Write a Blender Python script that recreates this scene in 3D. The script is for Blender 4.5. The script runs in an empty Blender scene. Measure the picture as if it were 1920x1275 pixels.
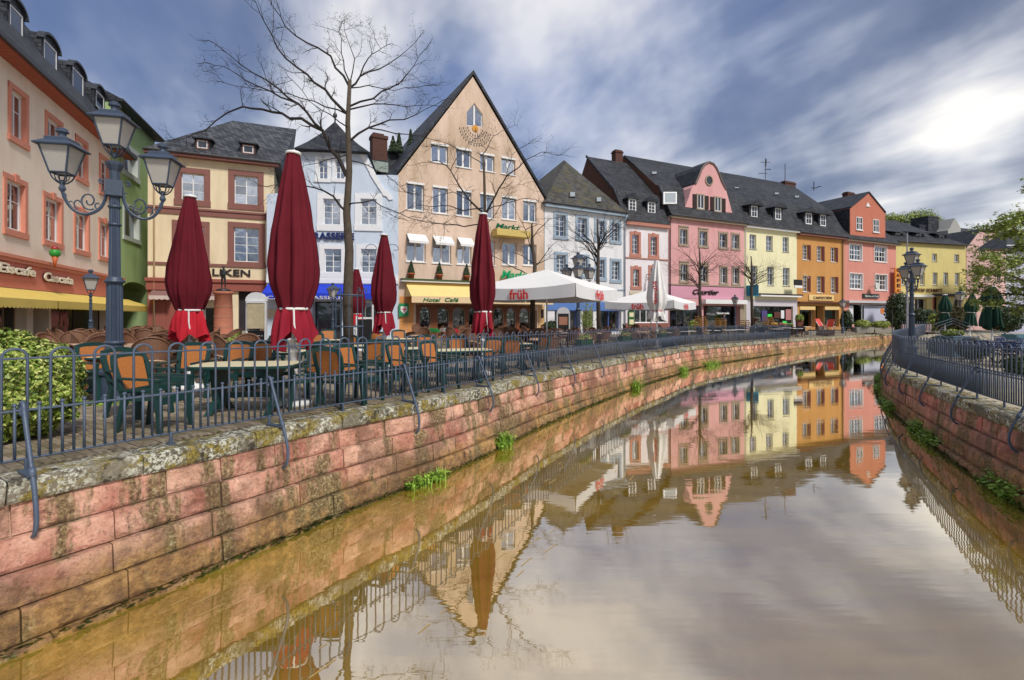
import bpy, bmesh, math, random
from mathutils import Vector, Matrix
from mathutils.bvhtree import BVHTree
from mathutils import noise as mnoise
random.seed(7)
CX, HY, F, E = 960.0, 594.0, 912.0, 1.45
scene = bpy.context.scene
COL = scene.collection
rad = math.radians
U = random.uniform

# ---------------------------------------------------------------- camera, light, sky
cam_d = bpy.data.cameras.new('camera'); cam = bpy.data.objects.new('camera', cam_d); COL.objects.link(cam)
cam.location = (0, 0, E); cam.rotation_euler = (rad(90), 0, 0)
cam_d.sensor_width = 36; cam_d.lens = 36*F/1920; cam_d.shift_y = -(637.5-HY)/1920
cam_d.clip_start = .1; cam_d.clip_end = 3000
scene.camera = cam
scene.view_settings.view_transform = 'Standard'; scene.view_settings.look = 'None'
scene.view_settings.gamma = 1; scene.view_settings.use_curve_mapping = False
scene.view_settings.exposure = 1.12
SUN_EL, SUN_AZ = rad(48), rad(140)          # azimuth clockwise from +Y
sun_d = bpy.data.lights.new('sun', 'SUN'); sun = bpy.data.objects.new('sun', sun_d); COL.objects.link(sun)
sun_d.energy = 1.5; sun_d.angle = rad(10); sun_d.color = (1, .95, .87)
sdir = Vector((math.sin(SUN_AZ)*math.cos(SUN_EL), math.cos(SUN_AZ)*math.cos(SUN_EL), math.sin(SUN_EL)))
sun.rotation_euler = sdir.to_track_quat('Z', 'Y').to_euler()
world = bpy.data.worlds.new('World'); scene.world = world; world.use_nodes = True

class NT:
    def __init__(s, tree): s.t = tree; s.n = tree.nodes; s.l = tree.links
    def add(s, typ, **kw):
        nd = s.n.new(typ)
        for k, v in kw.items():
            if k in ('i',):
                for a, b in v.items():
                    s.set(nd.inputs[a], b)
            else: setattr(nd, k, v)
        return nd
    def set(s, sock, val):
        if isinstance(val, bpy.types.NodeSocket): s.l.new(val, sock)
        else: sock.default_value = val
    def math(s, op, a, b=0.0, c=None, clamp=False):
        nd = s.n.new('ShaderNodeMath'); nd.operation = op; nd.use_clamp = clamp
        s.set(nd.inputs[0], a); s.set(nd.inputs[1], b)
        if c is not None: s.set(nd.inputs[2], c)
        return nd.outputs[0]
    def vmath(s, op, a, b=None, scale=None):
        nd = s.n.new('ShaderNodeVectorMath'); nd.operation = op
        s.set(nd.inputs[0], a)
        if b is not None: s.set(nd.inputs[1], b)
        if scale is not None: s.set(nd.inputs['Scale'], scale)
        return nd
    def noise(s, vec, scale, detail=4, rough=.55, dist=0):
        nd = s.n.new('ShaderNodeTexNoise'); s.set(nd.inputs['Vector'], vec)
        nd.inputs['Scale'].default_value = scale; nd.inputs['Detail'].default_value = detail
        nd.inputs['Roughness'].default_value = rough; nd.inputs['Distortion'].default_value = dist
        return nd.outputs[0]
    def ramp(s, fac, stops, interp='LINEAR'):
        nd = s.n.new('ShaderNodeValToRGB'); s.set(nd.inputs[0], fac); cr = nd.color_ramp; cr.interpolation = interp
        while len(cr.elements) < len(stops): cr.elements.new(.5)
        for e, (p, c) in zip(cr.elements, stops):
            e.position = p; e.color = (c[0], c[1], c[2], 1) if not isinstance(c, (int, float)) else (c, c, c, 1)
        return nd.outputs[0]
    def mix(s, fac, a, b, blend='MIX'):
        nd = s.n.new('ShaderNodeMix'); nd.data_type = 'RGBA'; nd.blend_type = blend
        s.set(nd.inputs[0], fac)
        for k, v in ((6, a), (7, b)):
            if isinstance(v, tuple) and len(v) == 3: v = (*v, 1)
            s.set(nd.inputs[k], v)
        return nd.outputs[2]

def px_dir(px, py): return Vector(((px-CX)/F, 1, (HY-py)/F)).normalized()

def build_world():
    w = NT(world.node_tree); w.n.clear()
    tc = w.add('ShaderNodeTexCoord'); d = tc.outputs['Generated']
    sky = w.add('ShaderNodeTexSky'); sky.sky_type = 'NISHITA'; sky.sun_disc = False
    sky.sun_elevation = SUN_EL; sky.sun_rotation = SUN_AZ
    sep = w.add('ShaderNodeSeparateXYZ', i={0: d})
    zz = w.math('ADD', w.math('ABSOLUTE', sep.outputs[2]), .24)
    inv = w.math('DIVIDE', 1.0, zz)
    sx, sy = -.40, .917
    along = w.math('MULTIPLY', w.math('ADD', w.math('MULTIPLY', sep.outputs[0], sx), w.math('MULTIPLY', sep.outputs[1], sy)), inv)
    across = w.math('MULTIPLY', w.math('ADD', w.math('MULTIPLY', sep.outputs[0], sy), w.math('MULTIPLY', sep.outputs[1], -sx)), inv)
    def cv(a, b, o):
        c = w.add('ShaderNodeCombineXYZ', i={0: w.math('MULTIPLY', along, a), 1: w.math('MULTIPLY', across, b), 2: o}); return c.outputs[0]
    n1 = w.noise(cv(.50, .95, 3.1), 1.35, 2, .5, .25)
    n2 = w.noise(cv(1.1, 2.1, 7.7), 1.5, 4, .52, .2)
    n3 = w.noise(d, 3.6, 4, .55, .15)
    v = w.math('ADD', w.math('MULTIPLY', n1, 1.15), w.math('MULTIPLY', n2, .85))
    v = w.math('ADD', v, w.math('MULTIPLY', n3, .75))
    v = w.math('SUBTRACT', v, .88)
    blobs = [(1890, 300, 140, .26), (1810, 215, 200, .22), (1500, 330, 90, .10), (1690, 240, 120, .12), (1130, 40, 30, .20), (640, 120, 9, .20), (760, 50, 30, .16), (1480, 200, 70, -.20), (1330, 50, 30, -.22), (1740, 70, 26, -.24), (1850, 110, 120, -.10),
             (120, 10, 14, -.30), (850, 180, 90, -.20), (1030, 220, 70, -.16), (380, 210, 30, .22), (1250, 250, 90, .16), (1600, 300, 60, .14), (1720, 360, 150, -.14), (300, 60, 60, -.08), (1300, -500, 3, .10)]
    blue = None
    for (x, y, k, a) in blobs:
        D = px_dir(x, y)
        dt = w.vmath('DOT_PRODUCT', d, tuple(D)).outputs['Value']
        e = w.math('EXPONENT', w.math('MULTIPLY', w.math('SUBTRACT', dt, 1.0), float(k)))
        v = w.math('ADD', v, w.math('MULTIPLY', e, a))
        if (x, y) in ((120, 10), (850, 180), (1330, 50), (1030, 220)): blue = e if blue is None else w.math('ADD', blue, e)
    v = w.math('MULTIPLY_ADD', w.math('SUBTRACT', v, .5), 1.65, .48)
    col = w.ramp(v, [(0.0, (.085, .11, .19)), (.22, (.125, .15, .24)), (.40, (.20, .225, .31)), (.56, (.38, .40, .47)), (.74, (.62, .62, .66)), (1.0, (1.05, 1.0, .93))])
    col = w.mix(w.math('MULTIPLY', blue, .26, clamp=True), col, (.13, .25, .60))
    glow = w.vmath('DOT_PRODUCT', d, tuple(px_dir(1905, 300))).outputs['Value']
    g = w.math('EXPONENT', w.math('MULTIPLY', w.math('SUBTRACT', glow, 1.0), 90.0))
    col = w.vmath('ADD', col, w.vmath('SCALE', (1, .93, .8), scale=w.math('MULTIPLY', g, .12)).outputs[0]).outputs[0]
    col = w.vmath('SCALE', col, scale=4.7).outputs[0]
    fin = w.mix(.12, col, sky.outputs[0])
    bg = w.add('ShaderNodeBackground', i={0: fin, 1: .1})
    out = w.add('ShaderNodeOutputWorld'); w.l.new(bg.outputs[0], out.inputs[0])
build_world()

# ---------------------------------------------------------------- materials
def C(r, g, b, f=1.0):
    def l(c):
        c /= 255.0
        return (c/12.92 if c <= .04045 else ((c+.055)/1.055)**2.4)*f
    return (l(r), l(g), l(b))
MATS = {}
def mat(name, col, rough=.7, metal=0.0, var=.12, vscale=3.0, bump=.0, bscale=60.0, spec=.4, space='Object', emit=None):
    if name in MATS: return MATS[name]
    m = bpy.data.materials.new(name); m.use_nodes = True; t = NT(m.node_tree)
    b = t.n['Principled BSDF']
    tc = t.add('ShaderNodeTexCoord').outputs['Object'] if space == 'Object' else t.add('ShaderNodeNewGeometry').outputs['Position']
    if var > 0:
        n = t.noise(tc, vscale, 5, .6)
        f = t.math('MULTIPLY_ADD', n, var*2.2, 1-var*1.1)
        c = t.vmath('SCALE', tuple(col), scale=f).outputs[0]
        t.l.new(c, b.inputs['Base Color'])
    else: b.inputs['Base Color'].default_value = (*col, 1)
    b.inputs['Roughness'].default_value = rough; b.inputs['Metallic'].default_value = metal
    b.inputs['Specular IOR Level'].default_value = spec
    if bump > 0:
        bn = t.noise(tc, bscale, 3, .6)
        bp = t.add('ShaderNodeBump', i={'Strength': bump, 'Distance': .02, 'Height': bn}); t.l.new(bp.outputs[0], b.inputs['Normal'])
    if emit:
        b.inputs['Emission Color'].default_value = (*col, 1); b.inputs['Emission Strength'].default_value = emit
    MATS[name] = m; return m

def plaster(name, col, dirt=.18, dcol=(.25, .19, .13), scale=.35, fine=.13):
    """rendered wall: large soft weathering blotches, rain streaks, fine grain"""
    if name in MATS: return MATS[name]
    m = bpy.data.materials.new(name); m.use_nodes = True; t = NT(m.node_tree); b = t.n['Principled BSDF']
    tc = t.add('ShaderNodeTexCoord').outputs['Object']
    mp = t.add('ShaderNodeMapping', i={0: tc, 3: (1, 1, .35)})
    n = t.noise(mp.outputs[0], 1/scale*.35, 6, .62)
    s = t.add('ShaderNodeMapping', i={0: tc, 3: (1.3, 1.3, .16)})
    n2 = t.noise(s.outputs[0], 1.6, 5, .6)
    n3 = t.noise(tc, 22, 3, .6)
    dirt = dirt*1.5+.05; f = t.math('MULTIPLY', t.ramp(n, [(.42, 0.), (.70, 1.)]), dirt*1.6)
    f2 = t.math('MULTIPLY', t.ramp(n2, [(.52, 0.), (.85, 1.)]), dirt*.55)
    c = t.mix(f, col, dcol); c = t.mix(f2, c, tuple(x*.6 for x in dcol))
    c = t.vmath('SCALE', c, scale=t.math('MULTIPLY_ADD', n3, fine*2, 1-fine)).outputs[0]
    t.l.new(c, b.inputs['Base Color']); b.inputs['Roughness'].default_value = .9; b.inputs['Specular IOR Level'].default_value = .2
    bp = t.add('ShaderNodeBump', i={'Strength': .35, 'Distance': .02, 'Height': t.noise(tc, 35, 4, .6)}); t.l.new(bp.outputs[0], b.inputs['Normal'])
    MATS[name] = m; return m

def slate(name, c1=(.014, .016, .021), c2=(.048, .052, .062), moss=0.0, w=.32, h=.2):
    if name in MATS: return MATS[name]
    m = bpy.data.materials.new(name); m.use_nodes = True; t = NT(m.node_tree); b = t.n['Principled BSDF']
    tc = t.add('ShaderNodeTexCoord').outputs['Object']
    sp = t.add('ShaderNodeSeparateXYZ', i={0: tc})
    y = t.math('ADD', sp.outputs[0], t.math('MULTIPLY', sp.outputs[1], .9))
    cb = t.add('ShaderNodeCombineXYZ', i={0: y, 1: sp.outputs[2], 2: 0.0})
    wob = t.noise(tc, 2.0, 2)
    vec = t.vmath('ADD', cb.outputs[0], t.vmath('SCALE', (1, 1, 0), scale=t.math('MULTIPLY', wob, .12)).outputs[0]).outputs[0]
    br = t.add('ShaderNodeTexBrick', i={'Vector': vec, 'Color1': (*c1, 1), 'Color2': (*c2, 1), 'Mortar': (.008, .008, .01, 1), 'Scale': 1.0, 'Mortar Size': .018, 'Mortar Smooth': .6, 'Bias': -.1, 'Brick Width': w, 'Row Height': h})
    n = t.noise(tc, .8, 5, .65)
    c = t.vmath('SCALE', br.outputs[0], scale=t.math('MULTIPLY_ADD', n, 1.5, .35)).outputs[0]
    if moss > 0:
        mz = t.ramp(t.noise(tc, 1.3, 6, .65), [(.45, 0.), (.62, moss)])
        c = t.mix(mz, c, (.10, .085, .03))
    t.l.new(c, b.inputs['Base Color']); b.inputs['Roughness'].default_value = .55; b.inputs['Specular IOR Level'].default_value = .35
    bp = t.add('ShaderNodeBump', i={'Strength': .7, 'Distance': .03, 'Height': br.outputs[1]}); bp.invert = True
    t.l.new(bp.outputs[0], b.inputs['Normal'])
    MATS[name] = m; return m

def stone_mat(name, base, red, stain=1.0):
    """sandstone quay block: colour differs stone by stone, with lichen, algae and drip stains"""
    m = bpy.data.materials.new(name); m.use_nodes = True; t = NT(m.node_tree); b = t.n['Principled BSDF']
    pos = t.add('ShaderNodeNewGeometry').outputs['Position']; rnd = t.add('ShaderNodeObjectInfo').outputs['Random']
    c = t.ramp(rnd, [(0., tuple(x*.75 for x in base)), (.25, red), (.45, tuple(x*.62 for x in red)), (.6, base), (.8, tuple(min(1, x*1.2) for x in base)), (1., tuple(x*.85 for x in red))])
    sp = t.add('ShaderNodeSeparateXYZ', i={0: pos}); z = sp.outputs[2]
    n1 = t.noise(pos, 2.3, 7, .68)
    c = t.mix(t.ramp(n1, [(.40, 0.), (.66, .75)]), c, tuple(min(1, x*1.6+.08) for x in base))
    pit = t.noise(pos, 26, 5, .7)
    c = t.mix(t.ramp(pit, [(.30, .7), (.46, 0.)]), c, (.10, .035, .02))
    # algae band towards the water line (a stain with its own ragged shape)
    zb = t.math('ADD', z, t.math('MULTIPLY', t.noise(pos, 1.5, 6, .7), 1.3))
    band = t.ramp(t.math('MULTIPLY_ADD', zb, -1.0, 0.0), [(.02, 0.), (.40, .95)])
    alg = t.ramp(t.noise(pos, 7, 6, .75), [(.34, (.06, .04, .015)), (.47, (.26, .15, .035)), (.60, (.50, .30, .09)), (.72, (.14, .13, .025))])
    c = t.mix(t.math('MULTIPLY', band, stain*.9), c, alg)
    # drips under the coping
    mp = t.add('ShaderNodeMapping', i={0: pos, 3: (1.5, 1.5, .25)})
    dr = t.ramp(t.noise(mp.outputs[0], 1.35, 6, .68), [(.50, 0.), (.565, 1.)])
    spk = t.ramp(t.noise(pos, 26, 6, .8), [(.38, (.03, .022, .015)), (.48, (.14, .10, .035)), (.56, (.30, .24, .09)), (.64, (.52, .48, .36))])
    c = t.mix(t.math('MULTIPLY', dr, .85*stain), c, spk)
    dmp = t.ramp(t.noise(pos, .9, 7, .72), [(.47, 0.), (.58, .66)])
    c = t.mix(t.math('MULTIPLY', dmp, stain), c, (.13, .065, .035))
    t.l.new(c, b.inputs['Base Color']); b.inputs['Roughness'].default_value = .78
    hh = t.math('ADD', t.math('MULTIPLY', t.noise(pos, 9, 5, .6), 1.4), t.noise(pos, 30, 5, .75))
    bp = t.add('ShaderNodeBump', i={'Strength': 1.0, 'Distance': .035, 'Height': hh}); t.l.new(bp.outputs[0], b.inputs['Normal'])
    MATS[name] = m; return m
M_STONE = stone_mat('sandstone', (.60, .33, .23), (.60, .20, .14))
M_STONE_R = stone_mat('red_sandstone', (.52, .22, .16), (.52, .13, .09), .9)

def coping_mat():
    m = bpy.data.materials.new('coping'); m.use_nodes = True; t = NT(m.node_tree); b = t.n['Principled BSDF']
    pos = t.add('ShaderNodeNewGeometry').outputs['Position']; rnd = t.add('ShaderNodeObjectInfo').outputs['Random']
    c = t.ramp(rnd, [(0., (.10, .085, .06)), (.5, (.17, .15, .105)), (1., (.24, .205, .15))])
    n = t.noise(pos, 22, 6, .75)
    lich = t.ramp(n, [(.49, 0.), (.53, 1.)])
    area = t.ramp(t.noise(pos, 2.0, 5, .65), [(.42, .15), (.52, 1.)])
    c = t.mix(t.math('MULTIPLY', lich, area), c, (.62, .62, .52))
    mo = t.ramp(t.noise(pos, 3.4, 7, .75), [(.50, 0.), (.56, .95)])
    c = t.mix(mo, c, t.ramp(t.noise(pos, 30, 5, .7), [(.35, (.06, .045, .012)), (.5, (.22, .17, .03)), (.65, (.40, .31, .06))]))
    dk = t.ramp(t.noise(pos, 5.0, 7, .75), [(.53, 0.), (.60, .9)])
    c = t.mix(dk, c, (.035, .028, .02))
    t.l.new(c, b.inputs['Base Color']); b.inputs['Roughness'].default_value = .9
    hh = t.math('ADD', t.math('MULTIPLY', t.noise(pos, 12, 5, .6), 1.0), t.noise(pos, 45, 5, .7))
    bp = t.add('ShaderNodeBump', i={'Strength': 1.0, 'Distance': .02, 'Height': hh}); t.l.new(bp.outputs[0], b.inputs['Normal'])
    return m
M_COPE = coping_mat()

def ground_mat(name, c1, c2, bw, bh, moss=.5):
    m = bpy.data.materials.new(name); m.use_nodes = True; t = NT(m.node_tree); b = t.n['Principled BSDF']
    pos = t.add('ShaderNodeNewGeometry').outputs['Position']
    mp = t.add('ShaderNodeMapping', i={0: pos, 2: (0, 0, .35)})
    br = t.add('ShaderNodeTexBrick', i={'Vector': mp.outputs[0], 'Color1': (*c1, 1), 'Color2': (*c2, 1), 'Mortar': (.05, .045, .03, 1), 'Scale': 1.0, 'Mortar Size': .012, 'Mortar Smooth': .4, 'Brick Width': bw, 'Row Height': bh})
    n = t.noise(pos, .9, 6, .65)
    c = t.vmath('SCALE', br.outputs[0], scale=t.math('MULTIPLY_ADD', n, 1.2, .4)).outputs[0]
    ms = t.ramp(t.noise(pos, 2.2, 6, .7), [(.50, 0.), (.66, moss)])
    c = t.mix(ms, c, (.13, .12, .035))
    t.l.new(c, b.inputs['Base Color']); b.inputs['Roughness'].default_value = .85
    bp = t.add('ShaderNodeBump', i={'Strength': .8, 'Distance': .01, 'Height': br.outputs[1]}); bp.invert = True
    t.l.new(bp.outputs[0], b.inputs['Normal'])
    return m
M_GROUND = ground_mat('plaza_paving', (.21, .165, .115), (.30, .245, .18), .22, .11)
M_GROUND_R = ground_mat('bank_paving', (.36, .31, .22), (.46, .40, .30), .42, .24, .3)
M_STREET = ground_mat('street_paving', (.16, .155, .15), (.22, .21, .20), .5, .3, .1)
def paver_mat():
    m = bpy.data.materials.new('paver'); m.use_nodes = True; t = NT(m.node_tree); b = t.n['Principled BSDF']
    pos = t.add('ShaderNodeNewGeometry').outputs['Position']; rnd = t.add('ShaderNodeObjectInfo').outputs['Random']
    c = t.ramp(rnd, [(0., (.17, .13, .09)), (.5, (.25, .20, .14)), (1., (.32, .26, .19))])
    cell = t.add('ShaderNodeTexWhiteNoise', i={0: t.vmath('SNAP', pos, (.11, .11, 1)).outputs[0]}).outputs[0]
    c = t.vmath('SCALE', c, scale=t.math('MULTIPLY_ADD', cell, .4, .8)).outputs[0]
    ms = t.ramp(t.noise(pos, 2.6, 6, .7), [(.48, 0.), (.66, .6)])
    c = t.mix(ms, c, (.15, .14, .04))
    t.l.new(c, b.inputs['Base Color']); b.inputs['Roughness'].default_value = .85
    bp = t.add('ShaderNodeBump', i={'Strength': .6, 'Distance': .01, 'Height': t.noise(pos, 60, 4, .7)}); t.l.new(bp.outputs[0], b.inputs['Normal'])
    return m
M_PAVER = paver_mat()

def water_mat():
    m = bpy.data.materials.new('water'); m.use_nodes = True; t = NT(m.node_tree); t.n.remove(t.n['Principled BSDF']); out = t.n['Material Output']
    pos = t.add('ShaderNodeNewGeometry').outputs['Position']
    mp = t.add('ShaderNodeMapping', i={0: pos, 2: (0, 0, rad(-52)), 3: (.35, 2.2, 1)})
    mud = t.ramp(t.noise(mp.outputs[0], .9, 5, .6), [(.3, (.26, .155, .018)), (.7, (.44, .27, .036))])
    df = t.add('ShaderNodeBsdfDiffuse', i={0: mud})
    h = t.math('ADD', t.math('MULTIPLY', t.noise(mp.outputs[0], 1.1, 3, .5), .9), t.math('MULTIPLY', t.noise(mp.outputs[0], 6.0, 3, .5), .16))
    bp = t.add('ShaderNodeBump', i={'Strength': .07, 'Distance': .03, 'Height': h})
    gl = t.add('ShaderNodeBsdfGlossy', i={0: (1.0, .98, .91, 1), 1: .015, 'Normal': bp.outputs[0]})
    fr = t.add('ShaderNodeFresnel', i={0: 1.9, 1: bp.outputs[0]})
    fac = t.math('MULTIPLY_ADD', fr.outputs[0], 1.25, .36, clamp=True)
    ms = t.add('ShaderNodeMixShader', i={0: fac, 1: df.outputs[0], 2: gl.outputs[0]})
    t.l.new(ms.outputs[0], out.inputs[0]); return m
M_WATER = water_mat()

def glass_mat(name='window_glass', tint=(.75, .8, .85), refl=.30):
    m = bpy.data.materials.new(name); m.use_nodes = True; t = NT(m.node_tree); t.n.remove(t.n['Principled BSDF']); out = t.n['Material Output']
    tr = t.add('ShaderNodeBsdfTransparent', i={0: (*tint, 1)})
    gl = t.add('ShaderNodeBsdfGlossy', i={0: (.9, .93, 1, 1), 1: .04})
    fr = t.add('ShaderNodeFresnel', i={0: 1.5}); rn = t.add('ShaderNodeObjectInfo').outputs['Random']; fac = t.math('ADD', t.math('MULTIPLY_ADD', fr.outputs[0], 1.0, refl-.16), t.math('MULTIPLY', rn, .32), clamp=True)
    bn = t.noise(t.add('ShaderNodeNewGeometry').outputs['Position'], 1.3, 2, .5); t.l.new(t.add('ShaderNodeBump', i={'Strength': .25, 'Distance': .05, 'Height': bn}).outputs[0], gl.inputs['Normal'])
    ms = t.add('ShaderNodeMixShader', i={0: fac, 1: tr.outputs[0], 2: gl.outputs[0]})
    t.l.new(ms.outputs[0], out.inputs[0]); return m
M_GLASS = glass_mat()
M_SHOPGLASS = glass_mat('shop_glass', (.6, .62, .65), .12)
def frost():
    m = bpy.data.materials.new('lantern_glass'); m.use_nodes = True; t = NT(m.node_tree); b = t.n['Principled BSDF']
    tc = t.add('ShaderNodeTexCoord').outputs['Object']
    b.inputs['Base Color'].default_value = (.62, .59, .55, 1); b.inputs['Roughness'].default_value = .12
    b.inputs['Transmission Weight'].default_value = .35
    bp = t.add('ShaderNodeBump', i={'Strength': .6, 'Distance': .01, 'Height': t.noise(tc, 45, 4, .6)}); t.l.new(bp.outputs[0], b.inputs['Normal'])
    return m
M_FROST = frost()
M_IRON = mat('painted_iron', (.045, .065, .105), .42, .0, .2, 6, .25, 50, .5)
M_IRON2 = mat('fence_paint', (.065, .092, .145), .42, .0, .25, 5, .2, 60, .5)
M_WHITE = mat('white_paint', (.78, .78, .78), .45, 0, .06)
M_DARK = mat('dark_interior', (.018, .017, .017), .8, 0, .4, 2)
M_CURT = mat('curtain', (.66, .68, .72), .9, 0, .1, 8)
M_BARK = mat('bark', (.085, .065, .048), .95, 0, .5, 9, .9, 30)
M_TWIG = mat('twig_bark', (.030, .024, .022), .95, 0, .3, 9)
M_MAROON = mat('maroon_cloth', (.125, .009, .018), .85, 0, .18, 4, .4, 200, .2)
M_REDCLOTH = mat('red_cloth', (.50, .02, .035), .85, 0, .15, 4, .3, 200, .2)
M_CANVAS = mat('white_canvas', (.76, .75, .74), .85, 0, .06, 2, .2, 200, .2)
M_GREENP = mat('green_plastic', (.012, .050, .048), .38, 0, .25, 5, .1, 60, .5)
def weave(name, c, c2):
    m = bpy.data.materials.new(name); m.use_nodes = True; t = NT(m.node_tree); b = t.n['Principled BSDF']
    tc = t.add('ShaderNodeTexCoord').outputs['Object']
    w1 = t.add('ShaderNodeTexWave', i={0: tc, 'Scale': 14., 'Distortion': 1.2}); w1.bands_direction = 'Z'
    w2 = t.add('ShaderNodeTexWave', i={0: tc, 'Scale': 10., 'Distortion': 1.0}); w2.bands_direction = 'X'
    f = t.math('MULTIPLY', w1.outputs[1], w2.outputs[1])
    n = t.noise(tc, 6, 5, .7)
    col = t.mix(t.math('MULTIPLY_ADD', f, .6, t.math('MULTIPLY', n, .4)), c2, c)
    t.l.new(col, b.inputs['Base Color']); b.inputs['Roughness'].default_value = .6
    bp = t.add('ShaderNodeBump', i={'Strength': .5, 'Distance': .006, 'Height': f}); t.l.new(bp.outputs[0], b.inputs['Normal'])
    return m
M_ORANGE = weave('orange_weave', (.62, .24, .06), (.36, .11, .02))
M_RATTAN = weave('brown_rattan', (.30, .15, .08), (.11, .045, .025))
M_RATTAN_T = weave('pale_rattan', (.66, .50, .36), (.42, .27, .17))
M_YRATTAN = weave('yellow_rattan', (.62, .36, .10), (.30, .15, .04))
M_TTOP = mat('beige_table_top', (.62, .56, .36), .5, 0, .15, 12)
M_CHROME = mat('brown_metal', (.12, .05, .03), .35, 0, .2)
M_WOOD = mat('varnished_wood', (.17, .055, .02), .45, 0, .3, 4)
M_TERRA = mat('terracotta', (.42, .12, .05), .8, 0, .15)
M_BRICK = mat('chimney_brick', (.10, .045, .035), .9, 0, .4, 8, .6, 30)
M_GREYST = mat('grey_stone', (.30, .28, .24), .85, 0, .2)
M_BLACK = mat('black_letters', (.015, .013, .015), .5, 0, .05)
M_GUT = mat('zinc_gutter', (.06, .06, .065), .5, .3, .2)
def leaf(name, c1, c2, c3=None, sc=14):
    m = bpy.data.materials.new(name); m.use_nodes = True; t = NT(m.node_tree); b = t.n['Principled BSDF']
    pos = t.add('ShaderNodeNewGeometry').outputs['Position']
    n = t.add('ShaderNodeTexWhiteNoise', i={0: t.vmath('SNAP', pos, (1.0/sc,)*3).outputs[0]}).outputs[0]
    st = [(0., c1), (1., c2)] if c3 is None else [(0., c1), (.5, c2), (1., c3)]
    t.l.new(t.ramp(n, st), b.inputs['Base Color']); b.inputs['Roughness'].default_value = .55
    b.inputs['Subsurface Weight'].default_value = 0.0
    return m
M_HEDGE = leaf('variegated_leaf', (.04, .09, .01), (.20, .30, .03), (.66, .66, .22), 40)
M_LEAF = leaf('spring_leaf', (.10, .17, .025), (.26, .33, .05), (.42, .46, .13))
M_DLEAF = leaf('dark_leaf', (.015, .035, .014), (.05, .08, .025))
M_GRASS = leaf('grass_blade', (.09, .19, .012), (.32, .50, .06))
M_MOSS = leaf('moss', (.03, .05, .01), (.13, .15, .02))

# ---------------------------------------------------------------- mesh helpers
class MB:
    def __init__(s): s.v = []; s.f = []; s.smooth = False
    def quad(s, a, b, c, d): i = len(s.v); s.v += [tuple(a), tuple(b), tuple(c), tuple(d)]; s.f.append((i, i+1, i+2, i+3)); return s
    def poly(s, pts): i = len(s.v); s.v += [tuple(p) for p in pts]; s.f.append(tuple(range(i, i+len(pts)))); return s
    def box(s, x0, x1, y0, y1, z0, z1):
        i = len(s.v)
        s.v += [(x0, y0, z0), (x1, y0, z0), (x1, y1, z0), (x0, y1, z0), (x0, y0, z1), (x1, y0, z1), (x1, y1, z1), (x0, y1, z1)]
        s.f += [tuple(i+k for k in q) for q in ((0, 3, 2, 1), (4, 5, 6, 7), (0, 1, 5, 4), (1, 2, 6, 5), (2, 3, 7, 6), (3, 0, 4, 7))]
        return s
    def hexa(s, c8):
        i = len(s.v); s.v += [tuple(p) for p in c8]
        s.f += [tuple(i+k for k in q) for q in ((0, 3, 2, 1), (4, 5, 6, 7), (0, 1, 5, 4), (1, 2, 6, 5), (2, 3, 7, 6), (3, 0, 4, 7))]
        return s
    def prism(s, poly, y0, y1):
        """poly in (x,z), extruded in y"""
        n = len(poly); i = len(s.v)
        s.v += [(x, y0, z) for x, z in poly] + [(x, y1, z) for x, z in poly]
        s.f.append(tuple(range(i, i+n))); s.f.append(tuple(range(i+2*n-1, i+n-1, -1)))
        for k in range(n):
            j = (k+1) % n; s.f.append((i+j, i+k, i+n+k, i+n+j))
        return s
    def tube(s, pts, r, n=6, cap=True):
        pts = [Vector(p) for p in pts]; m = len(pts)
        if not hasattr(r, '__len__'): r = [r]*m
        i0 = len(s.v); up = Vector((0, 0, 1)); prev = None
        for k, p in enumerate(pts):
            t = (pts[min(k+1, m-1)]-pts[max(k-1, 0)])
            t = t.normalized() if t.length > 1e-9 else Vector((0, 0, 1))
            if prev is None:
                a = t.cross(up);
                if a.length < .05: a = t.cross(Vector((1, 0, 0)))
            else: a = prev - t*prev.dot(t)
            if a.length < 1e-6: a = t.cross(Vector((1, 0, 0)))
            a.normalize(); prev = a; b = t.cross(a)
            for j in range(n):
                an = 2*math.pi*j/n; q = p+(a*math.cos(an)+b*math.sin(an))*r[k]; s.v.append(tuple(q))
        for k in range(m-1):
            for j in range(n):
                j2 = (j+1) % n; s.f.append((i0+k*n+j, i0+k*n+j2, i0+(k+1)*n+j2, i0+(k+1)*n+j))
        if cap:
            s.f.append(tuple(i0+j for j in range(n-1, -1, -1))); s.f.append(tuple(i0+(m-1)*n+j for j in range(n)))
        return s
    def lathe(s, prof, n=12, c=(0, 0, 0), rot=0.0, flute=0.0):
        i0 = len(s.v); m = len(prof)
        for (r, z) in prof:
            for j in range(n):
                an = 2*math.pi*j/n+rot; rr = r*(1-flute*(j % 2)); s.v.append((c[0]+rr*math.cos(an), c[1]+rr*math.sin(an), c[2]+z))
        for k in range(m-1):
            for j in range(n):
                j2 = (j+1) % n; s.f.append((i0+k*n+j, i0+k*n+j2, i0+(k+1)*n+j2, i0+(k+1)*n+j))
        s.f.append(tuple(i0+j for j in range(n-1, -1, -1))); s.f.append(tuple(i0+(m-1)*n+j for j in range(n)))
        return s
    def xform(s, M): s.v = [tuple(M @ Vector(p)) for p in s.v]; return s
    def merge(s, o): i = len(s.v); s.v += o.v; s.f += [tuple(i+k for k in f) for f in o.f]; return s
    def mesh(s, name, m, smooth=False):
        me = bpy.data.meshes.new(name); me.from_pydata(s.v, [], s.f)
        if isinstance(m, (list, tuple)):
            for q in m: me.materials.append(q)
        elif m: me.materials.append(m)
        if smooth or s.smooth: me.polygons.foreach_set('use_smooth', [True]*len(me.polygons))
        me.update(); return me
    def build(s, name, m, parent=None, smooth=False, loc=None):
        return link(name, s.mesh(name, m, smooth), parent, loc)
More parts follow.
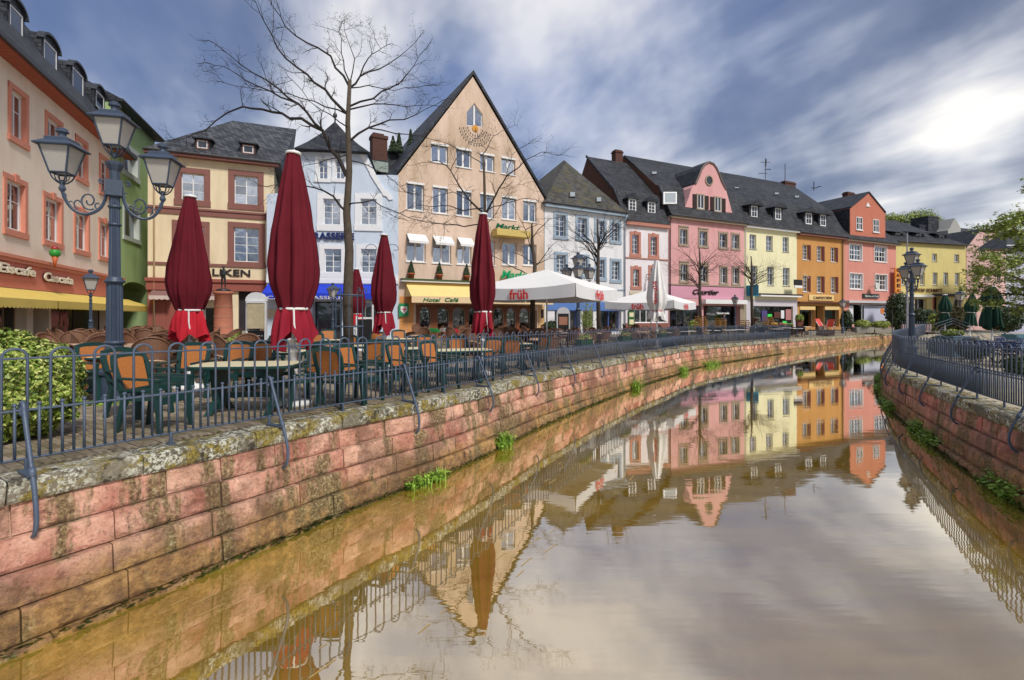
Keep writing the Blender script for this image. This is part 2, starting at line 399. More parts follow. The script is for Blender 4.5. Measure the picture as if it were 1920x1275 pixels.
def link(name, data, parent=None, loc=None, rot=None, scale=None):
    o = bpy.data.objects.new(name, data); COL.objects.link(o)
    if parent: o.parent = parent
    if loc is not None: o.location = loc
    if rot is not None: o.rotation_euler = rot
    if scale is not None: o.scale = scale
    return o
def tag(o, label=None, cat=None, group=None, kind=None):
    if label: o['label'] = label
    if cat: o['category'] = cat
    if group: o['group'] = group
    if kind: o['kind'] = kind
    return o
def empty(name, loc=(0, 0, 0), rz=0, label=None, cat=None, group=None):
    o = link(name, None, None, loc, (0, 0, rz)); o.empty_display_size = .2
    return tag(o, label, cat, group)
def dup(root, loc=None, rz=None, label=None, group=None, parent=None, rot=None, scale=None):
    c = root.copy(); COL.objects.link(c)
    if parent: c.parent = parent
    for ch in root.children: dup(ch, parent=c)
    if loc is not None: c.location = loc
    if rz is not None: c.rotation_euler = (0, 0, rz)
    if rot is not None: c.rotation_euler = rot
    if scale is not None: c.scale = scale
    if label: c['label'] = label
    if group: c['group'] = group
    return c
UNIT = {}
def slab(name, m, parent, x0, x1, y0, y1, z0, z1):
    """a box part; alike boxes share one unit mesh"""
    if m.name not in UNIT: UNIT[m.name] = MB().box(-.5, .5, -.5, .5, -.5, .5).mesh('block_'+m.name, m)
    return link(name, UNIT[m.name], parent, ((x0+x1)/2, (y0+y1)/2, (z0+z1)/2), None, (abs(x1-x0), abs(y1-y0), abs(z1-z0)))
def arc(cx, cz, r, a0, a1, n=10): return [(cx+r*math.cos(a0+(a1-a0)*k/n), cz+r*math.sin(a0+(a1-a0)*k/n)) for k in range(n+1)]
def P(px, py, Y): return Vector(((px-CX)/F*Y, Y, E-(py-HY)/F*Y))
# ---------------------------------------------------------------- canal, quays, ground
WZ = -1.30
def interp(x, tab):
    if x <= tab[0][0]: return tab[0][1]
    for (a, b), (c, d) in zip(tab, tab[1:]):
        if x <= c: return b+(d-b)*(x-a)/(c-a)
    return tab[-1][1]
ZL = [(3, .05), (5, .04), (8, 0), (12, -.05), (16, -.10), (23, -.15), (27, -.18), (32, -.25), (40, -.35), (53, -.5)]
ZR = [(7.4, -.12), (10.3, -.17), (13.4, -.23), (16.6, -.3), (23, -.45)]
def catmull(pts, n=16):
    out = []
    P_ = [pts[0]]+pts+[pts[-1]]
    for i in range(1, len(P_)-2):
        p0, p1, p2, p3 = [Vector(p) for p in P_[i-1:i+3]]
        for k in range(n):
            t = k/n; out.append(.5*((2*p1)+(p2-p0)*t+(2*p0-5*p1+4*p2-p3)*t*t+(3*p1-p0-3*p2+p3)*t**3))
    out.append(Vector(pts[-1])); return out
class Path:
    def __init__(s, pts, ztab, land):
        c = catmull(pts, 12)
        for _ in range(4): c = [c[0]]+[(c[i-1]+c[i]*2+c[i+1])/4 for i in range(1, len(c)-1)]+[c[-1]]
        s.p = c; s.zt = ztab; s.land = land; s.s = [0]
        for a, b in zip(c, c[1:]): s.s.append(s.s[-1]+(b-a).length)
        s.L = s.s[-1]
    def at(s, t, off=0.0):
        t = max(0, min(s.L-1e-4, t)); lo, hi = 0, len(s.s)-1
        while hi-lo > 1:
            m = (lo+hi)//2
            if s.s[m] <= t: lo = m
            else: hi = m
        a, b = s.p[lo], s.p[hi]; f = (t-s.s[lo])/(s.s[hi]-s.s[lo]); q = a+(b-a)*f
        lo2, hi2 = max(0, lo-2), min(len(s.p)-1, hi+2); tn = (s.p[hi2]-s.p[lo2]).normalized()
        n = Vector((-tn.y, tn.x))*s.land
        q = q+n*off
        return Vector((q.x, q.y, interp(a.y+(b.y-a.y)*f, s.zt))), tn, n
    def near(s, x, y):
        best = min(range(len(s.p)), key=lambda i: (s.p[i].x-x)**2+(s.p[i].y-y)**2); return s.s[best]
PL_ = [(-9.5, -4.5), (-6.9, 0), (-5.4, 2.35), (-4.29, 4.08), (-3.72, 5.0), (-3.06, 6.07), (-2.67, 6.75), (-2.15, 7.55), (-1.48, 8.45), (-.6, 10.05), (.54, 12.3), (2.36, 15.4), (5.2, 19.9), (7.3, 22.8), (9.9, 26.5), (15.4, 32), (23.4, 39.5), (39.5, 53), (50, 59), (70, 66)]
PR_ = [(5, -6), (5.9, 2), (7.0, 5.6), (7.75, 7.36), (8.52, 9.0), (9.2, 10.3), (10.9, 13.4), (12.8, 16.6), (17.7, 23.1), (23, 29.5), (31, 37.8), (41, 49), (50, 55.5), (75, 61)]
PL = Path(PL_, ZL, 1); PR = Path(PR_, ZR, -1)
B_ = [(-22, -4), (-20, 3), (-18.5, 8), (-18, 13), (-19, 17), (-20.5, 21), (-22, 25), (-22.5, 28), (-18, 31), (-12, 31.5), (-6, 32.5), (-1, 35), (4, 38.2), (8, 40.5), (12, 44), (20, 47), (30, 52), (46, 60), (56, 68), (75, 85)]

water = MB().quad((-60, -40, WZ), (120, -40, WZ), (120, 110, WZ), (-60, 110, WZ)).build('water', M_WATER); tag(water, kind='structure')
bed = MB().quad((-900, -600, -2.6), (1500, -600, -2.6), (1500, 1500, -2.6), (-900, 1500, -2.6)).build('canal_bed', mat('mud', (.08, .06, .03))); tag(bed, kind='structure')

def left_ground():
    rows = []
    for i, (q, b) in enumerate(zip(PL_, B_)):
        s = PL.near(*q); p, tn, n = PL.at(s, .40)
        q3 = Vector((p.x, p.y, p.z-.015)); b3 = Vector((b[0], b[1], 0.0)); d = (b3-q3); d.z = 0; d.normalize()
        r = [q3.lerp(b3, t) for t in (0, .25, .5, .75, 1)]
        r += [b3+d*30, b3+d*400]; rows.append(r)
    # densify along the quay so that the edge follows the coping
    m = MB(); dense = []
    for i in range(len(rows)-1):
        s0, s1 = PL.near(*PL_[i]), PL.near(*PL_[i+1]); k = max(1, int((s1-s0)/1.2))
        for j in range(k):
            t = j/k; r = [a.lerp(b, t) for a, b in zip(rows[i], rows[i+1])]
            p, _, _ = PL.at(s0+(s1-s0)*t, .40); r[0] = Vector((p.x, p.y, p.z-.015)); dense.append(r)
    dense.append(rows[-1]); w = len(rows[0]); m.v = [tuple(p) for r in dense for p in r]
    for i in range(len(dense)-1):
        for j in range(w-1): a = i*w+j; m.f.append((a, a+w, a+w+1, a+1))
    return m
gl = left_ground(); ground = gl.build('ground', M_GROUND); tag(ground, kind='structure')
BVL = BVHTree.FromPolygons([Vector(v) for v in gl.v], gl.f)
def right_ground():
    m = MB(); pts = []
    s = 0
    while s < PR.L:
        p, _, _ = PR.at(s, .40); pts.append((p.x, p.y, p.z-.015)); s += 1.2
    n = len(pts)
    inner = pts; outer = [(9+90*(i/(n-1))**1.0+20, -20+i*(80/(n-1)), pts[i][2]) for i in range(n)]
    far = [(500, -300+i*(500/(n-1)), pts[i][2]) for i in range(n)]
    m.v = inner+outer+far
    for k in (0, 1):
        for i in range(n-1): m.f.append((k*n+i, (k+1)*n+i, (k+1)*n+i+1, k*n+i+1))
    return m
gr = right_ground(); groundr = gr.build('ground', M_GROUND_R); tag(groundr, kind='structure')
BVR = BVHTree.FromPolygons([Vector(v) for v in gr.v], gr.f)
def gz(x, y):
    for b in (BVL, BVR):
        h = b.ray_cast(Vector((x, y, 20)), Vector((0, 0, -1)))
        if h[0]: return h[0].z
    return -.3
def G(px, Y, dz=0):
    x = (px-CX)/F*Y; return Vector((x, Y, gz(x, Y)+dz))
def keep_in(v, d=.62):
    """never closer than d behind the fence line of the left quay"""
    v = Vector(v)
    for _ in range(200):
        s = PL.near(v.x, v.y); p, tn, n = PL.at(s, .28); k = (Vector((v.x, v.y))-Vector((p.x, p.y))).dot(n)
        if k >= d: break
        v.x *= 1.006; v.y *= 1.006
    return v

def quay(path, name, stone, s0, s1, label, redname='stone', seed=1):
    rnd = random.Random(seed); top = empty(name, tuple(path.at(s0)[0]), 0, label, 'wall')
    O = Vector(top.location)
    def pt(s, off, z, dz=0):
        p, tn, n = path.at(s, off); return Vector((p.x, p.y, p.z+z))-O
    # mortar backing and the inner body
    m = MB(); N = 160; prof = [(.42, 0.02-.05), (.095, -.05), (.095, -.22), (-.06, -1.1), (-.19, -2.2)]
    for i in range(N+1):
        s = s0+(s1-s0)*i/N
        for o_, z_ in prof: m.v.append(tuple(pt(s, o_, z_)))
    w = len(prof)
    for i in range(N):
        for j in range(w-1): a = i*w+j; m.f.append((a, a+1, a+w+1, a+w))
    tag(m.build('mortar', mat('mortar', (.46, .32, .22), .95, 0, .4, 4, .8, 30), top), kind=None)
    # coping
    s = s0
    while s < s1:
        L = rnd.uniform(.95, 1.7); e = min(s+L, s1); g = .007; dist = path.at(s)[0].y
        nx = 7 if dist < 16 else (3 if dist < 30 else 2); cs = []
        mb = MB(); prof = [(.40, -.20), (.40, 0.0), (.30, .004), (.035, 0.0), (.004, -.02), (0., -.05), (0., -.11), (.003, -.17), (.02, -.20), (.06, -.20)]
        dz = rnd.uniform(-.006, .006); do = rnd.uniform(-.012, .012)
        for i in range(nx+1):
            t = s+g+(e-s-2*g)*i/nx
            for o_, z_ in prof:
                q = pt(t, o_+do, z_+dz)
                if dist < 30: nn = mnoise.noise(q*5)*.012; q = q+Vector((nn, nn, nn*.6))
                mb.v.append(tuple(q))
        w = len(prof)
        for i in range(nx):
            for j in range(w-1): a = i*w+j; mb.f.append((a, a+w, a+w+1, a+1))
            mb.f.append((i*w+w-1, (i+1)*w+w-1, (i+1)*w, i*w))
        mb.f.append(tuple(range(w))); mb.f.append(tuple(range(nx*w+w-1, nx*w-1, -1)))
        mb.build('coping_stone', M_COPE, top, smooth=False); s = e
    # courses, recessed joints, rough faces
    hgt = .275
    for c in range(5):
        zt = -.20-c*hgt; zb = zt-hgt; s = s0-rnd.uniform(0, .6)
        while s < s1:
            d = path.at(max(s, s0))[0].y; L = rnd.uniform(.55, 1.25)*(1.0 if d < 18 else 1.6); e = min(s+L, s1); a0 = max(s, s0)
            if e-a0 < .12: s = e; continue
            g = .007 if d < 18 else .010
            near = 1.5 < d < 15; nx, nz = (max(4, int((e-a0)/.05)), 7) if near else ((4, 3) if d < 28 else (1, 1))
            face = .055-.085*(c)-.0; face2 = .055-.085*(c+1)+.06; proud = rnd.uniform(-.012, .012)
            mb = MB()
            for i in range(nx+1):
                t = a0+g+(e-a0-2*g)*i/nx
                for j in range(nz+1):
                    v = j/nz; z = zt-g+(zb-zt+2*g)*v; o = face+(face2-face)*v+proud
                    q = pt(t, o, z)
                    if near:
                        ed = min(i, nx-i)/nx*8; ed = min(1, ed)*min(1, min(j, nz-j)*.8)
                        bulge = (-.020+mnoise.noise((q+O)*6+Vector((c*3, 0, 0)))*.034+mnoise.noise((q+O)*17)*.018)*ed
                        q = pt(t, o+bulge, z)
                    mb.v.append(tuple(q))
            w = nz+1
            for i in range(nx):
                for j in range(nz): a = i*w+j; mb.f.append((a, a+1, a+w+1, a+w))
            # sides back to the mortar
            ring = [i*w for i in range(nx+1)]+[nx*w+j for j in range(1, w)]+[i*w+nz for i in range(nx-1, -1, -1)]+[j for j in range(nz-1, 0, -1)]
            b0 = len(mb.v); nn = path.at((a0+e)/2)[2]
            for r in ring: p = Vector(mb.v[r]); mb.v.append((p.x+nn.x*.14, p.y+nn.y*.14, p.z))
            for k in range(len(ring)): k2 = (k+1) % len(ring); mb.f.append((ring[k], ring[k2], b0+k2, b0+k))
            if path.land < 0: mb.f = [tuple(reversed(f)) for f in mb.f]
            mb.build('stone', stone, top); s = e
    return top
sLa, sLb = PL.near(-8.6, -3.2), PL.near(46, 57)
qL = quay(PL, 'quay_wall', M_STONE, sLa, sLb, 'long curving pink sandstone canal wall with mossy coping below the cafe terrace', seed=3)
sRa, sRb = PR.near(5.1, -4.5), PR.near(50, 55.5)
qR = quay(PR, 'quay_wall', M_STONE_R, sRa, sRb, 'red sandstone canal wall with a green strip of plants at its foot', seed=5)

# pavers of the terrace nearest the camera
def pavers():
    rnd = random.Random(4); me = MB().box(-.105, .105, -.05, .05, -.03, 0.0).mesh('paver_block', M_PAVER)
    cells = []
    s = PL.near(-4.9, 3.1)
    s1 = PL.near(-1.2, 9.0); row = 0
    while s < s1:
        off = .52
        while off < 4.2:
            p, tn, n = PL.at(s+(0 if row % 2 else 0), off+(.055 if int(s/.11) % 2 else 0)); cells.append((p.x, p.y, math.atan2(n.y, n.x))); off += .22
        s += .11; row += 1
    cells.sort(key=lambda c: c[0]**2+c[1]**2)
    cells = [c for c in cells if c[1] > 3 and abs(c[0]/c[1]) < 1.25]
    for i, (x, y, a) in enumerate(cells[:300]):
        link('paver', me, ground, (x, y, gz(x, y)+.014+rnd.uniform(-.004, .004)), (rnd.uniform(-.02, .02), rnd.uniform(-.02, .02), a+rnd.uniform(-.02, .02)))
    m = MB()
    for (x, y, a) in cells[300:]:
        b = MB().box(-.105, .105, -.05, .05, -.03, 0.0)
        b.xform(Matrix.Translation((x, y, gz(x, y)+.014+rnd.uniform(-.004, .004))) @ Matrix.Rotation(a, 4, 'Z')); m.merge(b)
    tag(m.build('pavers', M_PAVER, ground), kind='stuff')
pavers()
def pavers_right():
    rnd = random.Random(9); m = MB(); s = PR.near(7.3, 6.5); s1 = PR.near(12.8, 16.6); k = 0
    while s < s1:
        off = .5
        while off < 5.5:
            p, tn, n = PR.at(s, off+(.2 if k % 2 else 0)); a = math.atan2(n.y, n.x)
            b = MB().box(-.205, .205, -.105, .105, -.05, 0.0)
            b.xform(Matrix.Translation((p.x, p.y, p.z-.002+rnd.uniform(-.004, .004))) @ Matrix.Rotation(a, 4, 'Z')); m.merge(b); off += .42
        s += .22; k += 1
    tag(m.build('pavers', mat('pale_pavers', (.42, .37, .27), .85, 0, .5, 2.2, .5, 30, space='World'), groundr), kind='stuff')
pavers_right()

# ---------------------------------------------------------------- quay fences
R_BAR = .0125
def hoop_mesh():
    m = MB(); r = .084; pts = [(-r, 0, .12), (-r, 0, 1.035)]+[(-r*math.cos(a), 0, 1.035+r*math.sin(a)) for a in [math.pi*k/8 for k in range(1, 8)]]+[(r, 0, 1.035), (r, 0, .12)]
    m.tube(pts, R_BAR, 6); return m.mesh('hoop_bar', M_IRON2, True)
def picket_mesh():
    m = MB(); m.tube([(0, 0, .12), (0, 0, .61)], R_BAR, 6); m.lathe([(R_BAR, .60), (.020, .606), (.020, .618), (.012, .628)], 8); return m.mesh('picket_bar', M_IRON2, True)
def brace_mesh(sgn):
    m = MB(); x = 1
    pts = [(.02, 0, .52), (-.03, 0, .575), (-.015, 0, .62), (.03, 0, .635), (.065, 0, .60), (.10, 0, .50), (.30, 0, .05), (.37, 0, -.12), (.41, 0, -.28), (.40, 0, -.40), (.34, 0, -.49), (.21, 0, -.53)]
    c = catmull([p for p in pts], 4); m.tube([(p.x, p.y, p.z) for p in c], .019, 8)
    m.tube([(.285, 0, .09), (.315, 0, .02)], .027, 8)
    return m.mesh('curved_brace', M_IRON2, True)
HOOP, PICK, BRACE = hoop_mesh(), picket_mesh(), brace_mesh(1)
FOOT = MB().tube([(0, 0, -.01), (0, 0, .12)], .018, 6).box(-.04, .04, -.03, .03, -.004, .008).mesh('fence_foot', M_IRON2)
BRK = MB().box(0, .30, -.03, .03, .012, .030).mesh('flat_bracket', M_IRON2)
def fence(path, s0, s1, label, brace0, step=2.35, name='quay_fence'):
    p0 = path.at(s0, .28)[0]; top = empty(name, tuple(p0), 0, label, 'fence'); O = Vector(p0)
    def pos(s): p, tn, n = path.at(s, .28); return p-O, math.atan2(tn.y, tn.x), n
    n = int((s1-s0)/.328)
    for z, r, nm in ((.12, .012, 'bottom_rail'), (.56, .013, 'middle_rail'), (1.03, .011, 'top_rail')):
        pts = []; s = s0
        while s < s1: q = pos(s)[0]; pts.append((q.x, q.y, q.z+z)); s += .6
        q = pos(s1)[0]; pts.append((q.x, q.y, q.z+z))
        MB().tube(pts, r, 6).build(nm, M_IRON2, top, True)
    rest = MB(); cnt = 0
    for k in range(n):
        s = s0+.084+k*.328
        q, a, _ = pos(s+.0); link('hoop', HOOP, top, q, (0, 0, a))
        for ds in (.0, .164):
            q, a, _ = pos(s+ds); cnt += 1
            if cnt <= 300: link('picket', PICK, top, q, (0, 0, a))
            else: rest.tube([(q.x, q.y, q.z+.12), (q.x, q.y, q.z+.61)], R_BAR, 4)
    if rest.v: tag(rest.build('pickets', M_IRON2, top), kind='stuff')
    s = s0+.5
    while s < s1: q, a, _ = pos(s); link('foot', FOOT, top, q, (0, 0, a)); s += 1.17
    s = brace0
    while s < s1:
        q, a, nn = pos(s); ang = math.atan2(-nn.y, -nn.x)
        link('brace', BRACE, top, q, (0, 0, ang)); link('bracket', BRK, top, q, (0, 0, ang)); s += step
    return top
sb = PL.near(*[(c) for c in (-4.28, 4.1)])
fL = fence(PL, sLa+.1, PL.near(22.5, 38.8), 'long blue-grey hooped railing along the cafe side of the canal', sb+.20)
fR = fence(PR, sRa+.1, PR.near(44, 51.5), 'blue-grey hooped railing curving round the far bank in front of the bicycle rings', PR.near(7.85, 7.5)-.05, 2.35)
def low_rail():
    s0, s1 = PL.near(23.4, 39.7), PL.near(45, 56.5); p0 = PL.at(s0, .28)[0]
    top = empty('thin_railing', tuple(p0), 0, 'thin plain railing on the quay before the orange and salmon houses', 'railing')
    s = s0
    pts = [PL.at(s0+(s1-s0)*k/20, .28)[0]-p0 for k in range(21)]
    for z in (.85, .45): MB().tube([(p.x, p.y, p.z+z) for p in pts], .012, 5).build('rail', M_IRON2, top)
    while s < s1:
        p = PL.at(s, .28)[0]-p0; MB().tube([p, p+Vector((0, 0, .9))], .02, 6).build('post', M_IRON2, top); s += 3.2
low_rail()

# plants at the water line
def tuft(pos, r, n, h, name, label, group, seed, parent=None, leafy=.4, m=None, along=None, cat='plant'):
    rnd = random.Random(seed); mb = MB()
    for i in range(n):
        if along is not None:
            d = rnd.uniform(-1, 1)*along[0]; o = rnd.gauss(0, .35)*r; bx = along[1].x*d+along[2].x*o; by = along[1].y*d+along[2].y*o
        else: a = rnd.uniform(0, 6.28); q = r*math.sqrt(rnd.random()); bx, by = q*math.cos(a), q*math.sin(a)
        hh = h*rnd.uniform(.4, 1.1); a = rnd.uniform(0, 6.28); ln = rnd.uniform(.2, .7)*hh; w = .008+.006*rnd.random()
        dx, dy = math.cos(a), math.sin(a); px, py = -dy*w, dx*w
        if rnd.random() < leafy:
            z0 = hh*rnd.uniform(.3, 1); lw = rnd.uniform(.015, .035); c = Vector((bx+dx*ln*.5, by+dy*ln*.5, z0)); t1 = Vector((dx, dy, rnd.uniform(-.5, .5)))*lw*1.3; t2 = Vector((-dy, dx, rnd.uniform(-.4, .4)))*lw
            mb.quad(c-t1, c+t2, c+t1, c-t2)
        else:
            b = Vector((bx, by, 0)); m1 = Vector((bx+dx*ln*.4, by+dy*ln*.4, hh*.6)); e = Vector((bx+dx*ln, by+dy*ln, hh)); s_ = Vector((px, py, 0))
            mb.quad(b-s_, b+s_, m1+s_*.7, m1-s_*.7); mb.poly([m1-s_*.7, m1+s_*.7, e])
    o = mb.build(name, m or M_GRASS, parent, loc=tuple(pos)); return tag(o, label, cat, group)
for k, (px, py, r, lab) in enumerate([(785, 903, .40, 'grassy tuft growing at the waterline of the pink wall, nearest the camera'), (915, 836, .22, 'small bright weed at the waterline below the maroon parasol by the white pole'),
        (1157, 727, .35, 'leafy weed at the foot of the wall below the open white parasol'), (1248, 697, .40, 'round green weed at the waterline left of the long leafy one'), (1308, 683, .8, 'long leafy weed at the foot of the wall where the canal starts to bend')]):
    Y = (E-WZ)*F/(py-HY); x = (px-CX)/F*Y; s = PL.near(x, Y); p, tn, n = PL.at(s, -.30)
    tuft((p.x, p.y, WZ-.02), r*.6, 420, .34 if k else .22, 'weed_tuft', lab, None, 20+k, along=(r, tn, n), leafy=.6)
def strip():
    s = PR.near(7.2, 6.2); k = 0; top = MB(); rnd = random.Random(3)
    while s < PR.near(17.7, 23.1):
        p, tn, n = PR.at(s, -.26); dens = max(0., .15+.55*math.sin(s*1.5)+.35*math.sin(s*4.1+1)); h = .10+.14*rnd.random()
        for i in range(int(120*min(1, dens))):
            d = rnd.uniform(-.15, .15); o = rnd.gauss(.05, .06); bx = p.x+tn.x*d+n.x*o; by = p.y+tn.y*d+n.y*o; a = rnd.uniform(0, 6.28); hh = h*rnd.uniform(.3, 1.1); dx, dy = math.cos(a), math.sin(a)
            z0 = WZ-.02+max(0, o)*.9
            if rnd.random() < .55:
                lw = rnd.uniform(.014, .034); c = Vector((bx+dx*.06, by+dy*.06, z0+hh)); t1 = Vector((dx, dy, rnd.uniform(-.5, .5)))*lw*1.3; t2 = Vector((-dy, dx, rnd.uniform(-.4, .4)))*lw; top.quad(c-t1, c+t2, c+t1, c-t2)
            else:
                w = .008; b = Vector((bx, by, z0)); e = b+Vector((dx*.12, dy*.12, hh)); top.poly([b-Vector((-dy*w, dx*w, 0)), b+Vector((-dy*w, dx*w, 0)), e])
        s += .14
    tag(top.build('undergrowth', M_GRASS), 'strip of grass and leafy weeds along the foot of the red wall', 'undergrowth', kind='stuff')
strip()
def mossline():
    m = MB(); rnd = random.Random(8)
    for path, a, b in ((PL, sLa, PL.near(20, 36)), (PR, sRa, PR.near(17, 22))):
        s = a
        while s < b:
            p, tn, n = path.at(s, -.27+rnd.gauss(0, .025)); z = WZ+rnd.uniform(-.02, .05); w = rnd.uniform(.012, .045)
            for _ in range(2):
                c = Vector((p.x, p.y, z)); t1 = Vector((tn.x, tn.y, rnd.uniform(-.6, .6)))*w; t2 = Vector((-n.x*.6, -n.y*.6, rnd.uniform(.2, 1)))*w*.7; m.quad(c-t1, c-t2, c+t1, c+t2)
            s += .008
    tag(m.build('moss', M_MOSS), 'ragged dark moss hanging on both canal walls at the waterline', 'moss', kind='stuff')
mossline()
# ---------------------------------------------------------------- buildings
class Fac:
    def __init__(s, pxa, Ya, vp, px0, name, label, cat='house', group=None):
        v = (vp-CX)/F; a = (pxa-CX)/F; q = Vector((a*Ya, Ya)); dv = Vector((v, 1.0)).normalized()
        s.d = dv if vp > pxa else -dv
        # direction of growing picture x along the facade
        t = q+s.d*.1
        if (t.x/t.y) < q.x/q.y: s.d = -s.d
        s.n = Vector((-s.d.y, s.d.x)); s.p0 = q; s.p0 = s._hit(px0, 0)[0]
        s.rz = math.atan2(s.d.y, s.d.x)
        s.root = empty(name, (s.p0.x, s.p0.y, 0), s.rz, label, cat, group); s.cut = MB(); s.wc = {}
    def _hit(s, px, off):
        a = (px-CX)/F; o = s.p0+s.n*off
        # o + d*u = Y*(a,1)
        u = (a*o.y-o.x)/(s.d.x-a*s.d.y); p = o+s.d*u; return p, u
    def u(s, px, off=0): return s._hit(px, off)[1]
    def z(s, px, py, off=0): return E-(py-HY)/F*s._hit(px, off)[0].y
    def uz(s, px, py, off=0): return s.u(px, off), s.z(px, py, off)
    def wall(s, pts, depth, m, name='wall', skew=0):
        poly = [s.uz(*p) if len(p) == 2 else (p[0], p[1]) for p in pts]
        s.wm = MB().prism(poly, 0, depth)
        if skew:   # the plot is not square: the side wall runs away from the street corner
            mid = sum(p[0] for p in poly)/len(poly); s.wm.v = [(x+(skew if y > 0 and x < mid else 0), y, z) for x, y, z in s.wm.v]
        s.wmat = m; s.wname = name
    def cutbox(s, u0, u1, z0, z1, d=.32): s.cut.box(u0, u1, -.2, d, z0, z1)
    def finish(s):
        o = s.wm.build(s.wname, s.wmat, s.root)
        if s.cut.v:
            c = s.cut.build('cutter', None); c.matrix_world = Matrix.Translation((s.p0.x, s.p0.y, 0)) @ Matrix.Rotation(s.rz, 4, 'Z')
            md = o.modifiers.new('b', 'BOOLEAN'); md.operation = 'DIFFERENCE'; md.solver = 'EXACT'; md.object = c
            bpy.context.view_layer.update(); dg = bpy.context.evaluated_depsgraph_get()
            me = bpy.data.meshes.new_from_object(o.evaluated_get(dg)); o.modifiers.clear(); o.data = me
            bpy.data.objects.remove(c)
        return o
    def box(s, name, m, u0, u1, y0, y1, z0, z1, parent=None): return slab(name, m, parent or s.root, u0, u1, y0, y1, z0, z1)
    def pbox(s, name, m, px0, px1, py0, py1, y0, y1, off=0, parent=None):
        mp = (px0+px1)/2; return s.box(name, m, s.u(px0, off), s.u(px1, off), y0, y1, s.z(mp, py1, off), s.z(mp, py0, off), parent)
    def band(s, name, m, px0, px1, pyl, pyr, h, proud=.06, depth=.1):
        """horizontal moulding; height from the pixel at its left end"""
        z = s.z(px0, pyl) if pyr is None else (s.z(px0, pyl)+s.z(px1, pyr))/2
        return s.box(name, m, s.u(px0), s.u(px1), -proud, depth-.09, z-h, z)

